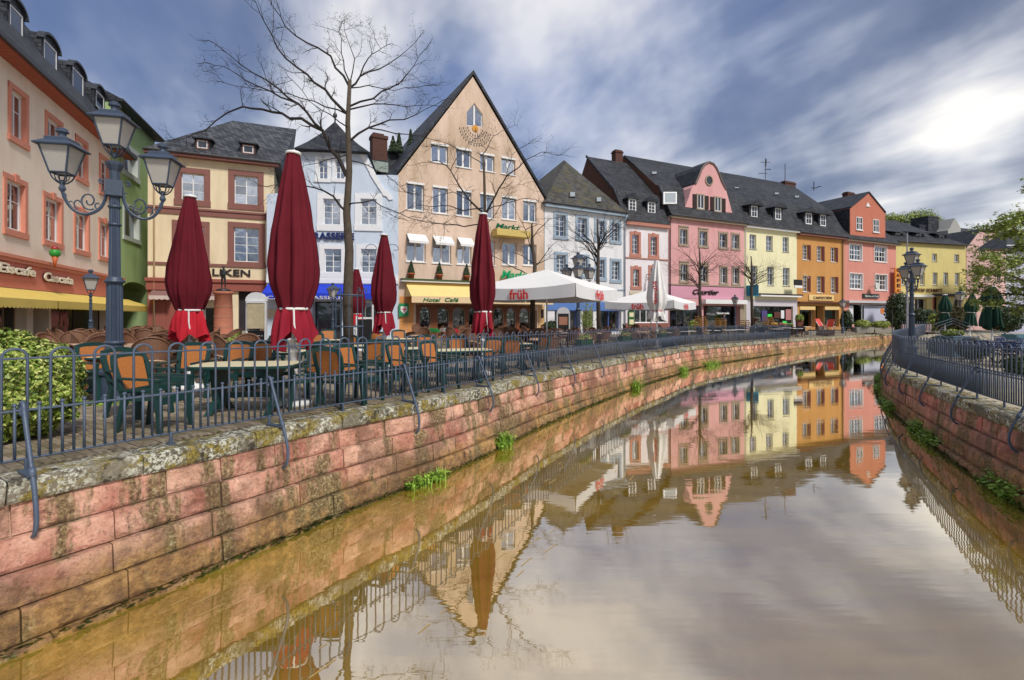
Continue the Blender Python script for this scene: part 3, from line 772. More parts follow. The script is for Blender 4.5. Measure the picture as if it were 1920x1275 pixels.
def window(F_, px0, px1, py0, py1, cols=2, rows=2, fw=.06, mw=.035, fm=None, sur=None, sw=.12, sill=True, sillm=None, curtain=None, deep=.16, uz=None, glass=None, key=False, lintel=False, dark=True, shut=None, arch=False, cutd=.32, off=0, nocut=False, rowfr=None):
    if uz: u0, u1, z0, z1 = uz
    else:
        mp = (px0+px1)/2; u0, u1 = F_.u(px0, off), F_.u(px1, off); z1, z0 = F_.z(mp, py0, off), F_.z(mp, py1, off)
    w, h = u1-u0, z1-z0; fm = fm or M_WHITE
    if not nocut: F_.cutbox(u0, u1, z0, z1, cutd)
    yb = off+deep
    m = MB()
    fw = min(fw, w*.13)
    m.box(0, w, 0, .05, 0, fw); m.box(0, w, 0, .05, h-fw, h); m.box(0, fw, .002, .048, fw, h-fw); m.box(w-fw, w, .002, .048, fw, h-fw)
    iw, ih = w-2*fw, h-2*fw; xs = [fw+iw*k/cols for k in range(cols+1)]
    zs = [fw+ih*r for r in rowfr] if rowfr else [fw+ih*k/rows for k in range(rows+1)]
    rows = len(zs)-1
    for k in range(1, cols): mm = mw*(1.6 if (cols == 2 or k*2 == cols) else .8); m.box(xs[k]-mm/2, xs[k]+mm/2, .004, .046, fw, h-fw)
    for k in range(1, rows): m.box(fw, w-fw, .008, .040, zs[k]-mw/2.4, zs[k]+mw/2.4)
    fo = m.build('window', fm, F_.root, loc=(u0, yb, z0))
    g = glass or M_GLASS
    for i in range(cols):
        for j in range(rows): slab('pane', g, fo, xs[i]+.004, xs[i+1]-.004, .022, .028, zs[j]+.004, zs[j+1]-.004)
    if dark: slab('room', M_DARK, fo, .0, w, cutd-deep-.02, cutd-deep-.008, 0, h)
    if curtain:
        cm = MB(); n = 14
        def drape(xa, xb, top, bot, pinch):
            base = len(cm.v)
            for k in range(n+1):
                x = xa+(xb-xa)*k/n; y = .07+.012*math.sin(k*2.1)
                cm.v.append((x, y, top))
                xm = xa+(xb-xa)*k/n*(1-pinch*.5) if pinch >= 0 else xb-(xb-xa)*(1-k/n)*(1+pinch*.5)
                cm.v.append((xm, y, bot))
            for k in range(n): a = base+2*k; cm.f.append((a, a+1, a+3, a+2))
        if curtain == 'pair': drape(fw, w*.48, h-fw, fw, .9); drape(w*.52, w-fw, h-fw, fw, -.9)
        elif curtain == 'full': drape(fw, w-fw, h-fw, fw, 0)
        elif curtain == 'half': drape(fw, w-fw, h*.45, fw, 0)
        elif curtain == 'blind': drape(fw, w-fw, h-fw, h*.5, 0)
        elif curtain == 'blind3': drape(fw, w-fw, h-fw, h*.22, 0)
        cm.build('curtain', M_CURT if 'blind' not in str(curtain) else mat('roller_blind', (.55, .55, .58), .7), fo)
    if sur:
        s_ = MB(); a = sw; p = -.045
        s_.box(-a, 0, p-yb+off, .0-yb+off+.01, -a*.2, h+a); s_.box(w, w+a, p-yb+off, -yb+off+.01, -a*.2, h+a)
        s_.box(-a, w+a, p-.004-yb+off, -yb+off+.012, h, h+a)
        if not sill or True: s_.box(-a-.03, w+a+.03, p-.03-yb+off, -yb+off+.013, -a*1.15, 0)
        if key: s_.prism([(w/2-.12, h-.01), (w/2+.12, h-.01), (w/2+.16, h+a+.09), (w/2-.16, h+a+.09)], p-.035-yb+off, -yb+off+.02)
        # reveal lining
        s_.box(-.002, .012, -yb+off+.0, -.01, 0, h); s_.box(w-.012, w+.002, -yb+off+.0, -.01, 0, h)
        s_.build('surround', sur, fo)
    elif sill: slab('sill', sillm or M_WHITE, fo, -.06, w+.06, -.06-yb+off, .01, -.06, .0)
    if lintel: slab('lintel', lintel, fo, -.18, w+.18, -.10-yb+off, .0-yb+off, h+.22, h+.34)
    if shut:
        for side in (shut[1] if len(shut) > 1 else (-1, 1)):
            sm = MB(); ww = w*.5
            xa = -ww-.02 if side < 0 else w+.02
            if len(shut) > 2: xa = -ww*shut[2]-.02 if side < 0 else w+.02; ww *= shut[2]
            sm.box(xa, xa+ww, -yb+off-.05, -yb+off-.015, 0, h)
            for k in range(9): sm.box(xa+.03, xa+ww-.03, -yb+off-.062, -yb+off-.05, h*(k+.25)/9, h*(k+.7)/9)
            sm.build('shutter', shut[0], fo)
    return fo

def text(F_, px0, px1, pyb, s, hpx, m, ext=.02, shear=0, off=0, name='lettering', y=-.07, parent=None, bold=.0, width=True):
    """flat raised lettering on a facade: left end px0, baseline pyb, fitted to px1"""
    cu = bpy.data.curves.new(name, 'FONT'); cu.body = s; cu.shear = shear; cu.extrude = ext; cu.offset = bold; cu.materials.append(m); cu.resolution_u = 3
    o = link(name, cu, parent or F_.root); bpy.context.view_layer.update(); dx = max(o.dimensions.x, .01)
    u0, u1 = F_.u(px0, off), F_.u(px1, off); hh = hpx/F*F_._hit((px0+px1)/2, off)[0].y/.7
    o.rotation_euler = (rad(90), 0, 0); o.location = (u0, off+y, F_.z((px0+px1)/2, pyb, off)); sx = (u1-u0)/dx if width else hh
    me = bpy.data.meshes.new_from_object(o.evaluated_get(bpy.context.evaluated_depsgraph_get())); o2 = link(name, me, parent or F_.root, o.location.copy(), o.rotation_euler.copy(), (sx, hh, 1))
    bpy.data.objects.remove(o); return o2

def roof(F_, name, m, u0, u1, prof, hl=0, hr=0, bottom=True, parent=None):
    """prof: list of (depth, z) from the front eave over the ridge to the back; hl/hr: how far the ridge end is pulled in"""
    zmin, zmax = min(p[1] for p in prof), max(p[1] for p in prof); mb = MB(); n = len(prof)
    def t(z): return (z-zmin)/(zmax-zmin)
    for (d, z) in prof: mb.v.append((u0+hl*t(z), d, z)); mb.v.append((u1-hr*t(z), d, z))
    for k in range(n-1): mb.f.append((2*k, 2*k+1, 2*k+3, 2*k+2))
    mb.f.append((0, 2*n-2, 2*n-1, 1))
    mb.f.append(tuple(2*k for k in range(n))); mb.f.append(tuple(2*k+1 for k in range(n-1, -1, -1)))
    return mb.build(name, m, parent or F_.root)
def gutter(F_, u0, u1, z, y=-.42, m=None):
    mb = MB().tube([(u0, y, z), (u1, y, z)], .07, 8); mb.box(u0, u1, y+.05, .0, z-.02, z+.05); return mb.build('gutter', m or M_GUT, F_.root)
def downpipe(F_, px, z0, z1, m=None):
    u = F_.u(px); return MB().tube([(u, -.40, z1), (u, -.12, z1-.45), (u, -.12, z0)], .05, 8).build('downpipe', m or M_GUT, F_.root, True)

def dormer(F_, px0, px1, py0, py1, off, m, wm=None, peak=.35, cols=2, rows=3, side=.09, back=2.2, round_=False, fm=None, over=.14, shed=False, glass=None):
    mp = (px0+px1)/2; u0, u1 = F_.u(px0, off), F_.u(px1, off); z1, z0 = F_.z(mp, py0, off), F_.z(mp, py1, off); w = u1-u0
    a0, a1 = u0-side, u1+side; mb = MB()
    if round_:
        pts = [(a0, z0-.1), (a1, z0-.1), (a1, z1-.05)]+[((a0+a1)/2+(a1-a0)/2*math.cos(t), z1-.05+peak*math.sin(t)) for t in [math.pi*k/10 for k in range(1, 10)]]+[(a0, z1-.05)]
        d = mb.prism(pts, off, off+back).build('dormer', m, F_.root)
        c = MB(); r1 = (a1-a0)/2+.07; k = 12; o_ = [((a0+a1)/2+r1*math.cos(math.pi*i/k), z1-.05+(peak+.08)*math.sin(math.pi*i/k)) for i in range(k+1)]; i_ = [((a0+a1)/2+(r1-.10)*math.cos(math.pi*i/k), z1-.05+(peak-.02)*math.sin(math.pi*i/k)) for i in range(k, -1, -1)]
        for i in range(k):
            q = [o_[i], o_[i+1], i_[k-i-1], i_[k-i]]; c.prism(q, off-.12, off+.12)
        c.build('dormer_roof', mat('dormer_lead', (.035, .04, .05), .5), d)
    else:
        d = mb.box(a0, a1, off, off+back, z0-.12, z1+.08).build('dormer', m, F_.root); c = MB()
        if shed: c.hexa([(a0-over, off-over*1.5, z1+.08), (a1+over, off-over*1.5, z1+.08), (a1+over, off+back, z1+.08+peak), (a0-over, off+back, z1+.08+peak), (a0-over, off-over*1.5, z1+.15), (a1+over, off-over*1.5, z1+.15), (a1+over, off+back, z1+.15+peak), (a0-over, off+back, z1+.15+peak)])
        else: c.prism([(a0-over, z1+.06), (a1+over, z1+.06), ((a0+a1)/2, z1+.1+peak)], off-over, off+back)
        c.build('dormer_roof', m, d)
    # window in front
    fr = wm or M_WHITE; fo = MB().box(u0-.06, u1+.06, off-.035, off+.0, z0-.06, z0).box(u0-.06, u1+.06, off-.035, off+.0, z1, z1+.06).box(u0-.06, u0, off-.03, off, z0, z1).box(u1, u1+.06, off-.03, off, z0, z1).build('surround', fr, d)
    m2 = MB(); fw = .05; m2.box(u0, u1, off-.03, off+.0, z0, z0+fw).box(u0, u1, off-.03, off, z1-fw, z1).box(u0, u0+fw, off-.028, off, z0, z1).box(u1-fw, u1, off-.028, off, z0, z1)
    for k in range(1, cols): x = u0+w*k/cols; m2.box(x-.025, x+.025, off-.026, off, z0, z1)
    for k in range(1, rows): z = z0+(z1-z0)*k/rows; m2.box(u0, u1, off-.024, off, z-.018, z+.018)
    m2.build('window', fm or M_WHITE, d)
    slab('pane', glass or M_SKYG, d, u0+.01, u1-.01, off-.012, off-.006, z0+.01, z1-.01)
    return d
M_SKYG = mat('reflecting_glass', (.02, .025, .035), .08, 0, 0, spec=1.0)
def chimney(F_, px0, px1, py0, py1, off, m=None, cap=True, th=.7):
    mp = (px0+px1)/2; u0, u1 = F_.u(px0, off), F_.u(px1, off); z1, z0 = F_.z(mp, py0, off), F_.z(mp, py1, off)-.6
    mb = MB().box(u0, u1, off, off+th, z0, z1)
    if cap: mb.box(u0-.06, u1+.06, off-.06, off+th+.06, z1-.22, z1-.10).box(u0+.05, u1-.05, off+.05, off+th-.05, z1, z1+.08)
    return mb.build('chimney', m or M_BRICK, F_.root)
SL = slate('slate_roof'); SL2 = slate('slate_roof_mossy', (.035, .035, .035), (.10, .095, .09), moss=.75); SLW = slate('slate_hanging', (.018, .022, .03), (.05, .055, .068), w=.25, h=.16); SLL = slate('slate_light', (.028, .031, .038), (.095, .10, .115), w=.3, h=.22)

def ondepth(F_, px, py, A, Bq):
    lo, hi = 0., 1.
    for _ in range(30):
        t = (lo+hi)/2; d = A[0]+(Bq[0]-A[0])*t
        if F_.z(px, py, d) > A[1]+(Bq[1]-A[1])*t: lo = t
        else: hi = t
    return A[0]+(Bq[0]-A[0])*lo
# ---- 1 ice cafe building, left
B1 = Fac(207, 27.5, 575, -150, 'ice_cafe_building', 'long cream building with salmon window frames and slate mansard above the ice cafe', 'building')
f = B1; W1 = plaster('cream_pink_render', (.86, .74, .60), .06, (.45, .28, .16)); SALM = mat('salmon_trim', (.64, .25, .17), .7, 0, .12, 4); f.end = f.u(226)
zE = f.z(188, 262); uR = f.end
f.wm = MB().prism([(0, -.6), (uR, -.6), (uR, zE), (0, zE)], 0, 9); f.wmat = W1; f.wname = 'wall'
def rowwins(F_, boxes, zt_ref, zb_ref, **k):
    zt, zb = F_.z(*zt_ref), F_.z(*zb_ref)
    for (a, b) in boxes: window(F_, 0, 0, 0, 0, uz=(F_.u(a), F_.u(b), zb, zt), **k)
top = [(-118, -84), (-52, -16), (20, 47), (88, 113), (144, 161), (188, 203)]
rowwins(f, top, (35, 176), (35, 262), cols=2, rows=2, rowfr=[0, .62, 1], sur=SALM, sw=.20, deep=.12, cutd=.34, fw=.10)
low = [(-124, -92), (-60, -26), (11, 45), (84, 113), (141, 164), (187, 204)]
rowwins(f, low, (29, 342), (29, 433), cols=2, rows=2, rowfr=[0, .62, 1], sur=SALM, sw=.20, deep=.12, cutd=.34, key=True, fw=.10)
zc = f.z(0, 475)
f.box('cornice', SALM, 0, uR+.05, -.22, -.10, zc-.10, zc+.02); f.box('cornice', SALM, 0, uR+.03, -.14, -.0, zc-.24, zc-.10)
f.box('sign_band', mat('salmon_band', (.62, .20, .14), .75, 0, .15, 3, .3, 20), 0, uR, -.05, .0, zc-1.20, zc-.24)
# shop front below the band
zs = zc-1.25
f.cutbox(f.u(-140), f.u(50), -.2, zs-.15, 1.2); f.cutbox(f.u(62), f.u(92), -.2, zs-.15, 1.2); f.cutbox(f.u(96), f.u(201), .45, zs-.15, 1.2)
f.box('plinth', SALM, f.u(94), uR, -.03, -.001, -.3, zs-.2) if False else None
f.finish()
def shopglass(F_, pa, pb, z0, z1, n, fm, y=.35, depth=1.1, gl=None, name='shop_window'):
    u0, u1 = F_.u(pa), F_.u(pb); m = MB(); m.box(u0, u1, y, y+.06, z0, z0+.08).box(u0, u1, y, y+.06, z1-.08, z1)
    for k in range(n+1): x = u0+(u1-u0)*k/n; x = min(max(x, u0+.035), u1-.035); m.box(x-.035, x+.035, y-.002, y+.062, z0, z1)
    o = m.build(name, fm, F_.root)
    for k in range(n): slab('pane', gl or M_SHOPGLASS, o, u0+(u1-u0)*k/n+.03, u0+(u1-u0)*(k+1)/n-.03, y+.02, y+.03, z0+.07, z1-.07)
    return o
DKW = mat('dark_wood', (.035, .018, .012), .6, 0, .3, 5); TANF = mat('tan_frame', (.30, .20, .12), .6)
shopglass(f, -140, 50, -.1, zs-.15, 7, TANF); shopglass(f, 62, 92, -.1, zs-.15, 1, DKW, y=.9); shopglass(f, 96, 201, .45, zs-.15, 2, DKW)
def interior(F_, pa, pb, z0, z1, y, seed, warm=.5, n=16):
    """shop interior: shelves and goods behind the glass"""
    rnd = random.Random(seed); u0, u1 = F_.u(pa)+.1, F_.u(pb)-.1
    m = MB()
    for k in range(3): z = z0+(z1-z0)*(.2+.25*k); m.box(u0, u1, y+.35, y+.6, z, z+.03)
    m.build('shelves', DKW, F_.root)
    cols = [(.5, .4, .3), (.25, .2, .15), (.55, .5, .45), (.4, .12, .08), (.15, .18, .25)]
    for k in range(n):
        u = rnd.uniform(u0, u1-.3); lv = rnd.choice((0, 1, 2)); z = z0+(z1-z0)*(.2+.25*lv)+.03; h = rnd.uniform(.12, .4); w = rnd.uniform(.1, .35)
        slab('display', mat('goods%d' % (k % 5), cols[k % 5], .7, 0, .3), F_.root, u, u+w, y+.38, y+.5, z, z+h)
interior(f, 96, 201, .5, zs-.2, .35, 3); interior(f, -100, 50, .2, zs-.2, .4, 4)
f.box('bulkhead', SALM, f.u(205), uR, -.04, -.0, -.3, zs-.1)
# eaves, mansard, dormers
f.box('soffit', mat('red_soffit', (.30, .075, .045), .7, 0, .1), 0, uR+.3, -.62, 0, zE-.05, zE+.02)
for k in range(60):
    u = uR*k/60
    if u > f.u(-60): slab('soffit_board', mat('red_board', (.36, .10, .06), .7), f.root, u, u+uR/60-.02, -.60, -.01, zE-.075, zE-.052)
f.box('gutter', M_GUT, 0, uR+.35, -.74, -.60, zE-.02, zE+.16)
roof(f, 'roof', SLW, 0, uR+.2, [(-.66, zE+.05), (.55, zE+2.6), (3.2, zE+3.3), (9, zE+.1)], hr=.0)
for (a, b, c, d_) in ((17, 41, 19, 75), (81, 105, 85, 147), (135, 155, 135, 194), (179, 194, 176, 205)):
    dormer(f, a, b, c, d_, .02, SLW, wm=mat('dormer_lead', (.035, .04, .05), .5), round_=True, peak=.42, cols=1, rows=1, side=.2, back=2, glass=M_SKYG)
dormer(f, -60, -33, -60, 12, .02, SLW, wm=MATS['dormer_lead'], round_=True, peak=.42, cols=1, rows=1, side=.2, back=2)
# lettering and ice-cream cone
LET = mat('cream_letters', (.85, .78, .62), .5, 0, .05); LET2 = mat('purple_edge', (.12, .03, .10), .5)
for (a, b, py, s, h) in ((-14, 57, 513, 'Eiscafe', 17), (74, 129, 529, 'Cascata', 15)):
    text(f, a+1, b+1, py+1.5, s, h, LET2, .03, .12, y=-.09, bold=.035); text(f, a, b, py, s, h, LET, .02, .12, y=-.14, bold=.028)
cone = empty('ice_cream_cone', (0, 0, 0), 0, 'giant ice cream cone sign with green and red scoops on the salmon cornice', 'sign')
Lc = f.p0+f.d*f.u(74)-f.n*.5; cone.location = (Lc.x, Lc.y, f.z(74, 502)); hh = f.z(74, 459, -.5)-f.z(74, 502, -.5)
MB().lathe([(.015, 0), (.12, hh*.56)], 12).build('cone', mat('cone_orange', (.50, .11, .03), .5), cone, True)
def ball(r, c, n=10): return [(r*math.sin(math.pi*k/n)+.001, c-r*math.cos(math.pi*k/n)) for k in range(n+1)]
MB().lathe(ball(.19, hh*.70), 14).build('scoop', mat('scoop_green', (.03, .28, .04), .35), cone, True)
MB().lathe(ball(.13, hh*.90), 12).build('scoop', mat('scoop_red', (.30, .03, .03), .35), cone, True)
# awnings -----------------------------------------------------
def awning(F_, u0, u1, z1, z0, proj, m, name='awning', label=None, cat='awning', scallop=True, val=.28, parent=None, vm=None, split=6):
    root = empty(name, tuple(Vector((F_.p0.x, F_.p0.y, 0))), F_.rz, label, cat) if label else None; par = root or parent
    mb = MB(); n = split
    for k in range(n+1):
        u = u0+(u1-u0)*k/n; sag = .0 if k in (0, n) else .0
        mb.v += [(u, -.04, z1), (u, -proj*.5, (z1+z0)/2-.03), (u, -proj, z0), (u, -proj, z0-.012), (u, -proj*.5, (z1+z0)/2-.045), (u, -.04, z1-.015)]
    for k in range(n):
        a = k*6
        for j in range(6): j2 = (j+1) % 6; mb.f.append((a+j, a+j2, a+6+j2, a+6+j))
    mb.f.append(tuple(range(6))); mb.f.append(tuple(n*6+j for j in range(5, -1, -1)))
    mb.build('cloth', m, par)
    sd = MB()
    for u in (u0, u1): sd.hexa([(u-.006, -.04, z0-.02), (u+.006, -.04, z0-.02), (u+.006, -proj, z0-.02), (u-.006, -proj, z0-.02), (u-.006, -.04, z1-.02), (u+.006, -.04, z1-.02), (u+.006, -proj, z0-.01), (u-.006, -proj, z0-.01)])
    sd.build('side_panel', m, par)
    v = MB(); w = u1-u0; ns = max(2, int(w/.24)); i0 = 0; pts = []
    for k in range(ns):
        for j in range(6): t = j/6; pts.append((u0+w*(k+t)/ns, z0-val-(math.sin(math.pi*t)*.055 if scallop else 0)))
    pts.append((u1, z0-val))
    for k, (u, z) in enumerate(pts): v.v += [(u, -proj-.008, z0-.005), (u, -proj-.008, z), (u, -proj-.02, z), (u, -proj-.02, z0-.005)]
    for k in range(len(pts)-1):
        a = k*4
        for j in range(4): j2 = (j+1) % 4; v.f.append((a+j, a+4+j, a+4+j2, a+j2))
    v.build('valance', vm or m, par)
    arm = MB()
    for t in (.12, .5, .88): u = u0+(u1-u0)*t; arm.tube([(u, -.05, z0-.1), (u, -proj+.05, z0-.02)], .02, 5)
    arm.build('arm', M_GUT, par)
    return par
YEL = mat('yellow_awning', (.66, .50, .13), .8, 0, .12, 1.5, .15, 80, .2)
aw = awning(f, f.u(-150), f.u(28), zs+.02, zs-.42, 1.25, YEL, label='yellow scalloped awning over the ice cafe, cut by the left edge of the photo')
aw = awning(f, f.u(30), f.u(240), zs+.02, zs-.42, 1.25, YEL, label='long yellow scalloped awning between the ice cafe lettering and the archway', split=14)

# ---- 2 green house with archway
B2 = Fac(222, 28.3, 640, 210, 'green_house', 'green rendered house with a dark archway beside the cream ice cafe building', 'house'); f = B2
GRN = plaster('green_render', (.40, .54, .26), .12, (.10, .14, .05)); u1 = f.u(290); zt = f.z(256, 233); f.wm = MB().prism([(0, -.5), (u1, -.5), (u1, zt), (0, zt)], 0, 8); f.wmat = GRN; f.wname = 'wall'
LG = mat('pale_grey_trim', (.50, .54, .52), .6)
window(f, 232, 257, 284, 326, 1, 1, sur=LG, sw=.28, deep=.2, curtain='pair')
window(f, 233, 260, 392, 446, 1, 1, sur=LG, sw=.22, deep=.2, curtain='pair')
a0, a1 = f.u(229), f.u(276); za = f.z(250, 545)
f.cut.prism([(a0, -.7), (a1, -.7)]+[((a0+a1)/2+(a1-a0)/2*math.cos(math.pi*k/10), za+.55*math.sin(math.pi*k/10)) for k in range(11)], -.3, 6)
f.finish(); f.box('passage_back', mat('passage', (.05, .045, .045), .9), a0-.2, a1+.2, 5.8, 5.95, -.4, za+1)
f.box('side_shop_window', LG, a0+.0, a0+.06, .3, 1.6, 1.2, 2.4)
f.box('eaves', SLW, -.2, u1+.1, -.55, .1, zt, zt+.15); gutter(f, -.2, u1+.1, zt+.1, -.55)
roof(f, 'roof', SLW, -.2, u1+.1, [(-.5, zt+.15), (4, zt+2.4), (8, zt+.2)])

# ---- 3 LIKEN house
B3 = Fac(277, 29, 3123, 277, 'clothing_shop_house', 'cream house with brown stone window frames and LIKEN lettering', 'house'); f = B3
CRM = plaster('cream_render', (.78, .67, .47), .10, (.40, .28, .16)); BRN = mat('brown_sandstone', (.23, .10, .085), .8, 0, .15, 4, .3, 30); RST = mat('red_sandstone_trim', (.28, .085, .065), .8, 0, .15, 4, .3, 30)
uR = f.u(514); zE = f.z(400, 302)
f.wm = MB().prism([(0, -.5), (uR, -.5), (uR, zE), (0, zE)], 0, 9); f.wmat = CRM; f.wname = 'wall'
for (a, b) in ((339, 383), (439, 484)): window(f, a, b, 325 if a < 400 else 330, 375 if a < 400 else 383, 2, 3, sur=BRN, sw=.32, deep=.18)
for (a, b) in ((334, 382), (438, 486)): window(f, a, b, 424 if a < 400 else 427, 488 if a < 400 else 491, 2, 4, sur=BRN, sw=.32, deep=.18)
zb = f.z(300, 491); zb2 = f.z(300, 521); zm = f.z(300, 386)
f.cutbox(f.u(447), f.u(487), .55, f.z(466, 546), .6); f.cutbox(f.u(382), f.u(404), .3, f.z(390, 575), .5); f.cutbox(f.u(311), f.u(322), 0, f.z(316, 560), .5)
f.finish()
f.box('string_course', BRN, 0, uR, -.08, 0, zm-.42, zm-.12); f.box('string_course', BRN, 0, uR, -.14, 0, zm-.12, zm)
f.box('string_course', BRN, 0, uR, -.08, 0, zb-.16, zb)
f.box('cornice', RST, -.1, uR, -.26, 0, zb2-.20, zb2); f.box('cornice', RST, -.05, uR, -.16, 0, zb2-.62, zb2-.20); f.box('cornice', RST, -.05, uR, -.19, 0, zb2-.72, zb2-.62)
f.box('shopfront', RST, 0, f.u(381), -.05, 0, -.5, zb2-.72); f.box('shopfront', RST, f.u(404), f.u(430), -.05, 0, -.5, zb2-.72); f.box('shopfront', RST, f.u(381), f.u(404), -.049, 0, -.5, .3)
f.box('shutter_door', mat('dark_mesh_door', (.03, .022, .028), .6, .2, .4, 20), f.u(447), f.u(487), .3, .34, .55, f.z(466, 546)); f.box('door', RST, f.u(292), f.u(311), -.08, -.05, 0, 3.1)
for k in range(3): f.box('step', M_GREYST, f.u(444)-.15*k, f.u(490)+.15*k, -.35*(k+1), .0-.35*k if k else .3, -.3, .55-.18*k)
shopglass(f, 382, 404, .3, f.z(390, 575), 1, M_WHITE, y=.2)
text(f, 371, 468, 517.5, 'LLIKEN'[1:], 12.5, M_BLACK, .03, y=-.05, bold=.02) if False else text(f, 397, 468, 517.5, 'LIKEN', 12.5, M_BLACK, .03, y=-.05, bold=.02)
downpipe(f, 290, 0, zE, mat('cream_pipe', (.70, .55, .36), .5))
CRA = mat('brown_awning', (.22, .12, .11), .8); zA = f.z(300, 543)
for a, b, lb in ((286, 325, 'small brown awning with pale fringe over the left door of the LIKEN shop'), (380, 412, 'small brown awning with pale fringe between the maroon parasol and the statue column')):
    awning(f, f.u(a), f.u(b), zA, zA-.38, .8, CRA, label=lb, val=.2, vm=mat('pale_fringe', (.55, .45, .42), .8))
f.box('eaves', BRN, -.1, uR+.3, -.45, .02, zE-.0, zE+.16); gutter(f, -.1, uR+.35, zE+.2, -.5)
d0 = 5.0; zR = f.z(480, 232, d0); uA, uB = f.u(436, d0), f.u(556, d0)
roof(f, 'roof', SLL, -.2, uR+.4, [(-.5, zE+.16), (d0, zR), (10, zE+.1)], hl=uA+.2, hr=uR+.4-uB)
for (a, b, c, d_) in ((370, 389, 264, 278), (456, 475, 273, 287)): dormer(f, a, b, c, d_, ondepth(f, (a+b)/2, d_, (-.5, zE+.16), (d0, zR))-.12, SLW, wm=BRN, shed=True, peak=.35, rows=1, cols=1, side=.14, back=2.2)

# ---- 4 brasserie
B4 = Fac(747, 31.6, 7200, 500, 'brasserie_house', 'pale blue brasserie house with a pointed slate roof and white trim', 'house'); f = B4
BLU = plaster('pale_blue_render', (.60, .69, .82), .06, (.35, .42, .52)); WHT = mat('white_trim', (.78, .80, .84), .6, 0, .05)
f.wall([(500, 645), (747, 640), (747, 328), (704, 328), (686, 285), (562, 285), (522, 362), (500, 364)], 8, BLU)
for p in ((597, 614, 299, 335), (629, 646, 299, 335)): window(f, *p, 2, 3, sur=WHT, sw=.20)
for p in ((606, 638, 373, 421), (676, 706, 373, 421)): window(f, *p, 2, 4, sur=WHT, sw=.36)
for p in ((608, 640, 467, 511), (677, 706, 467, 511)): window(f, *p, 2, 4, sur=WHT, sw=.30)
zq = f.z(600, 565)
f.cutbox(f.u(586), f.u(641), -.2, zq, .8); f.cutbox(f.u(660), f.u(708), .75, zq, .5)
f.finish()
f.box('string_course', WHT, 0, f.u(747), -.10, 0, f.z(600, 531), f.z(600, 523)); f.box('string_course', WHT, 0, f.u(747), -.06, 0, f.z(600, 523), f.z(600, 515))
for (x0, y0, x1, y1) in ((683, 290, 702, 326), (702, 326, 720, 357)):
    a = f.uz(x0, y0); b = f.uz(x1, y1); MB().prism([(a[0]-.3, a[1]), (a[0]+.05, a[1]), (b[0]+.1, b[1]), (b[0]-.25, b[1])], -.07, 0.0).build('gable_trim', WHT, f.root)
a = f.uz(728, 366); MB().prism([(a[0]+x, a[1]+z) for x, z in ((-.5, .3), (-.15, .35), (.25, .0), (.3, -.28), (.05, -.32), (-.1, -.1), (-.3, -.05))], -.075, 0.0).build('scroll_trim', WHT, f.root)
text(f, 577, 664, 449, 'BRASSERIE', 12, mat('navy_letters', (.01, .02, .12), .5), .04, y=-.10, bold=.03)
shopglass(f, 660, 708, .75, zq, 4, M_WHITE, y=.2); shopglass(f, 586, 641, -.2, zq, 1, DKW, y=.7)
BLA = mat('blue_awning', (.012, .045, .55), .7, 0, .08, 2); zA = f.z(600, 533)
ba = awning(f, f.u(503), f.u(735), zA, zA-.62, 1.1, BLA, label='blue brasserie awning with white capital lettering', scallop=False, val=.34)
for (a, b, s) in ((500, 542, 'CAFE'), (548, 560, '-'), (566, 645, 'BRASSERIE'), (676, 728, 'BISTRO')):
    if s not in ('-', 'BISTRO'): text(f, a, b, 561, s, 6.2, M_WHITE, .005, 0, off=-1.13, y=-.02, parent=ba)
# pyramid roof
uA, uB = f.u(560), f.u(689); zE = f.z(600, 285); zP = f.z(627, 226, 2.5); uc = f.u(627, 2.5); m = MB()
ringsz = [(0, 1.0), (.25, .70), (.6, .34), (1.0, .0)]; prev = None
for (t, k) in ringsz:
    ww = (uB-uA)/2*k+.02; dd = 3.2*k+.02; cu, cd = (uA+uB)/2*(1-t)+uc*t, 2.7; z = zE+(zP-zE)*t
    m.v += [(cu-ww-.15*k, cd-dd, z), (cu+ww+.15*k, cd-dd, z), (cu+ww, cd+dd, z), (cu-ww, cd+dd, z)]
for r in range(3):
    for j in range(4): j2 = (j+1) % 4; m.f.append((r*4+j, r*4+j2, r*4+4+j2, r*4+4+j))
m.f.append((12, 13, 14, 15)); m.f.append((3, 2, 1, 0)); pr = m.build('roof', SL, f.root)
MB().lathe([(.05, 0), (.05, .3), (.14, .4), (.14, .55), (.04, .7), (.02, 1.3)], 8, (uc, 2.7, zP-.05)).build('finial', M_GUT, pr, True)
f.box('eaves', SLW, uA-.1, uB+.15, -.18, .2, zE-.02, zE+.12)
for i, (px, s) in enumerate(((698, 1), (738, 1))):
    u = f.u(px); z = f.z(px, 470); MB().tube([(u-.35 if i == 0 else u, -.1, z)]+[((u+.35*math.cos(a)*(1)), -.45, z+.35*math.sin(a)) for a in [math.pi*k/8 for k in range(9)]], .02, 5).lathe([(.04, .12), (.11, 0)], 8, (u-.35, -.45, z-.2)).build('sign_lamp', M_IRON, f.root)
for (px, pm) in ((505, 518),): f.pbox('menu_case', mat('menu_beige', (.55, .48, .38), .6), 500.5, 519, 579, 596, -.08, -.0)

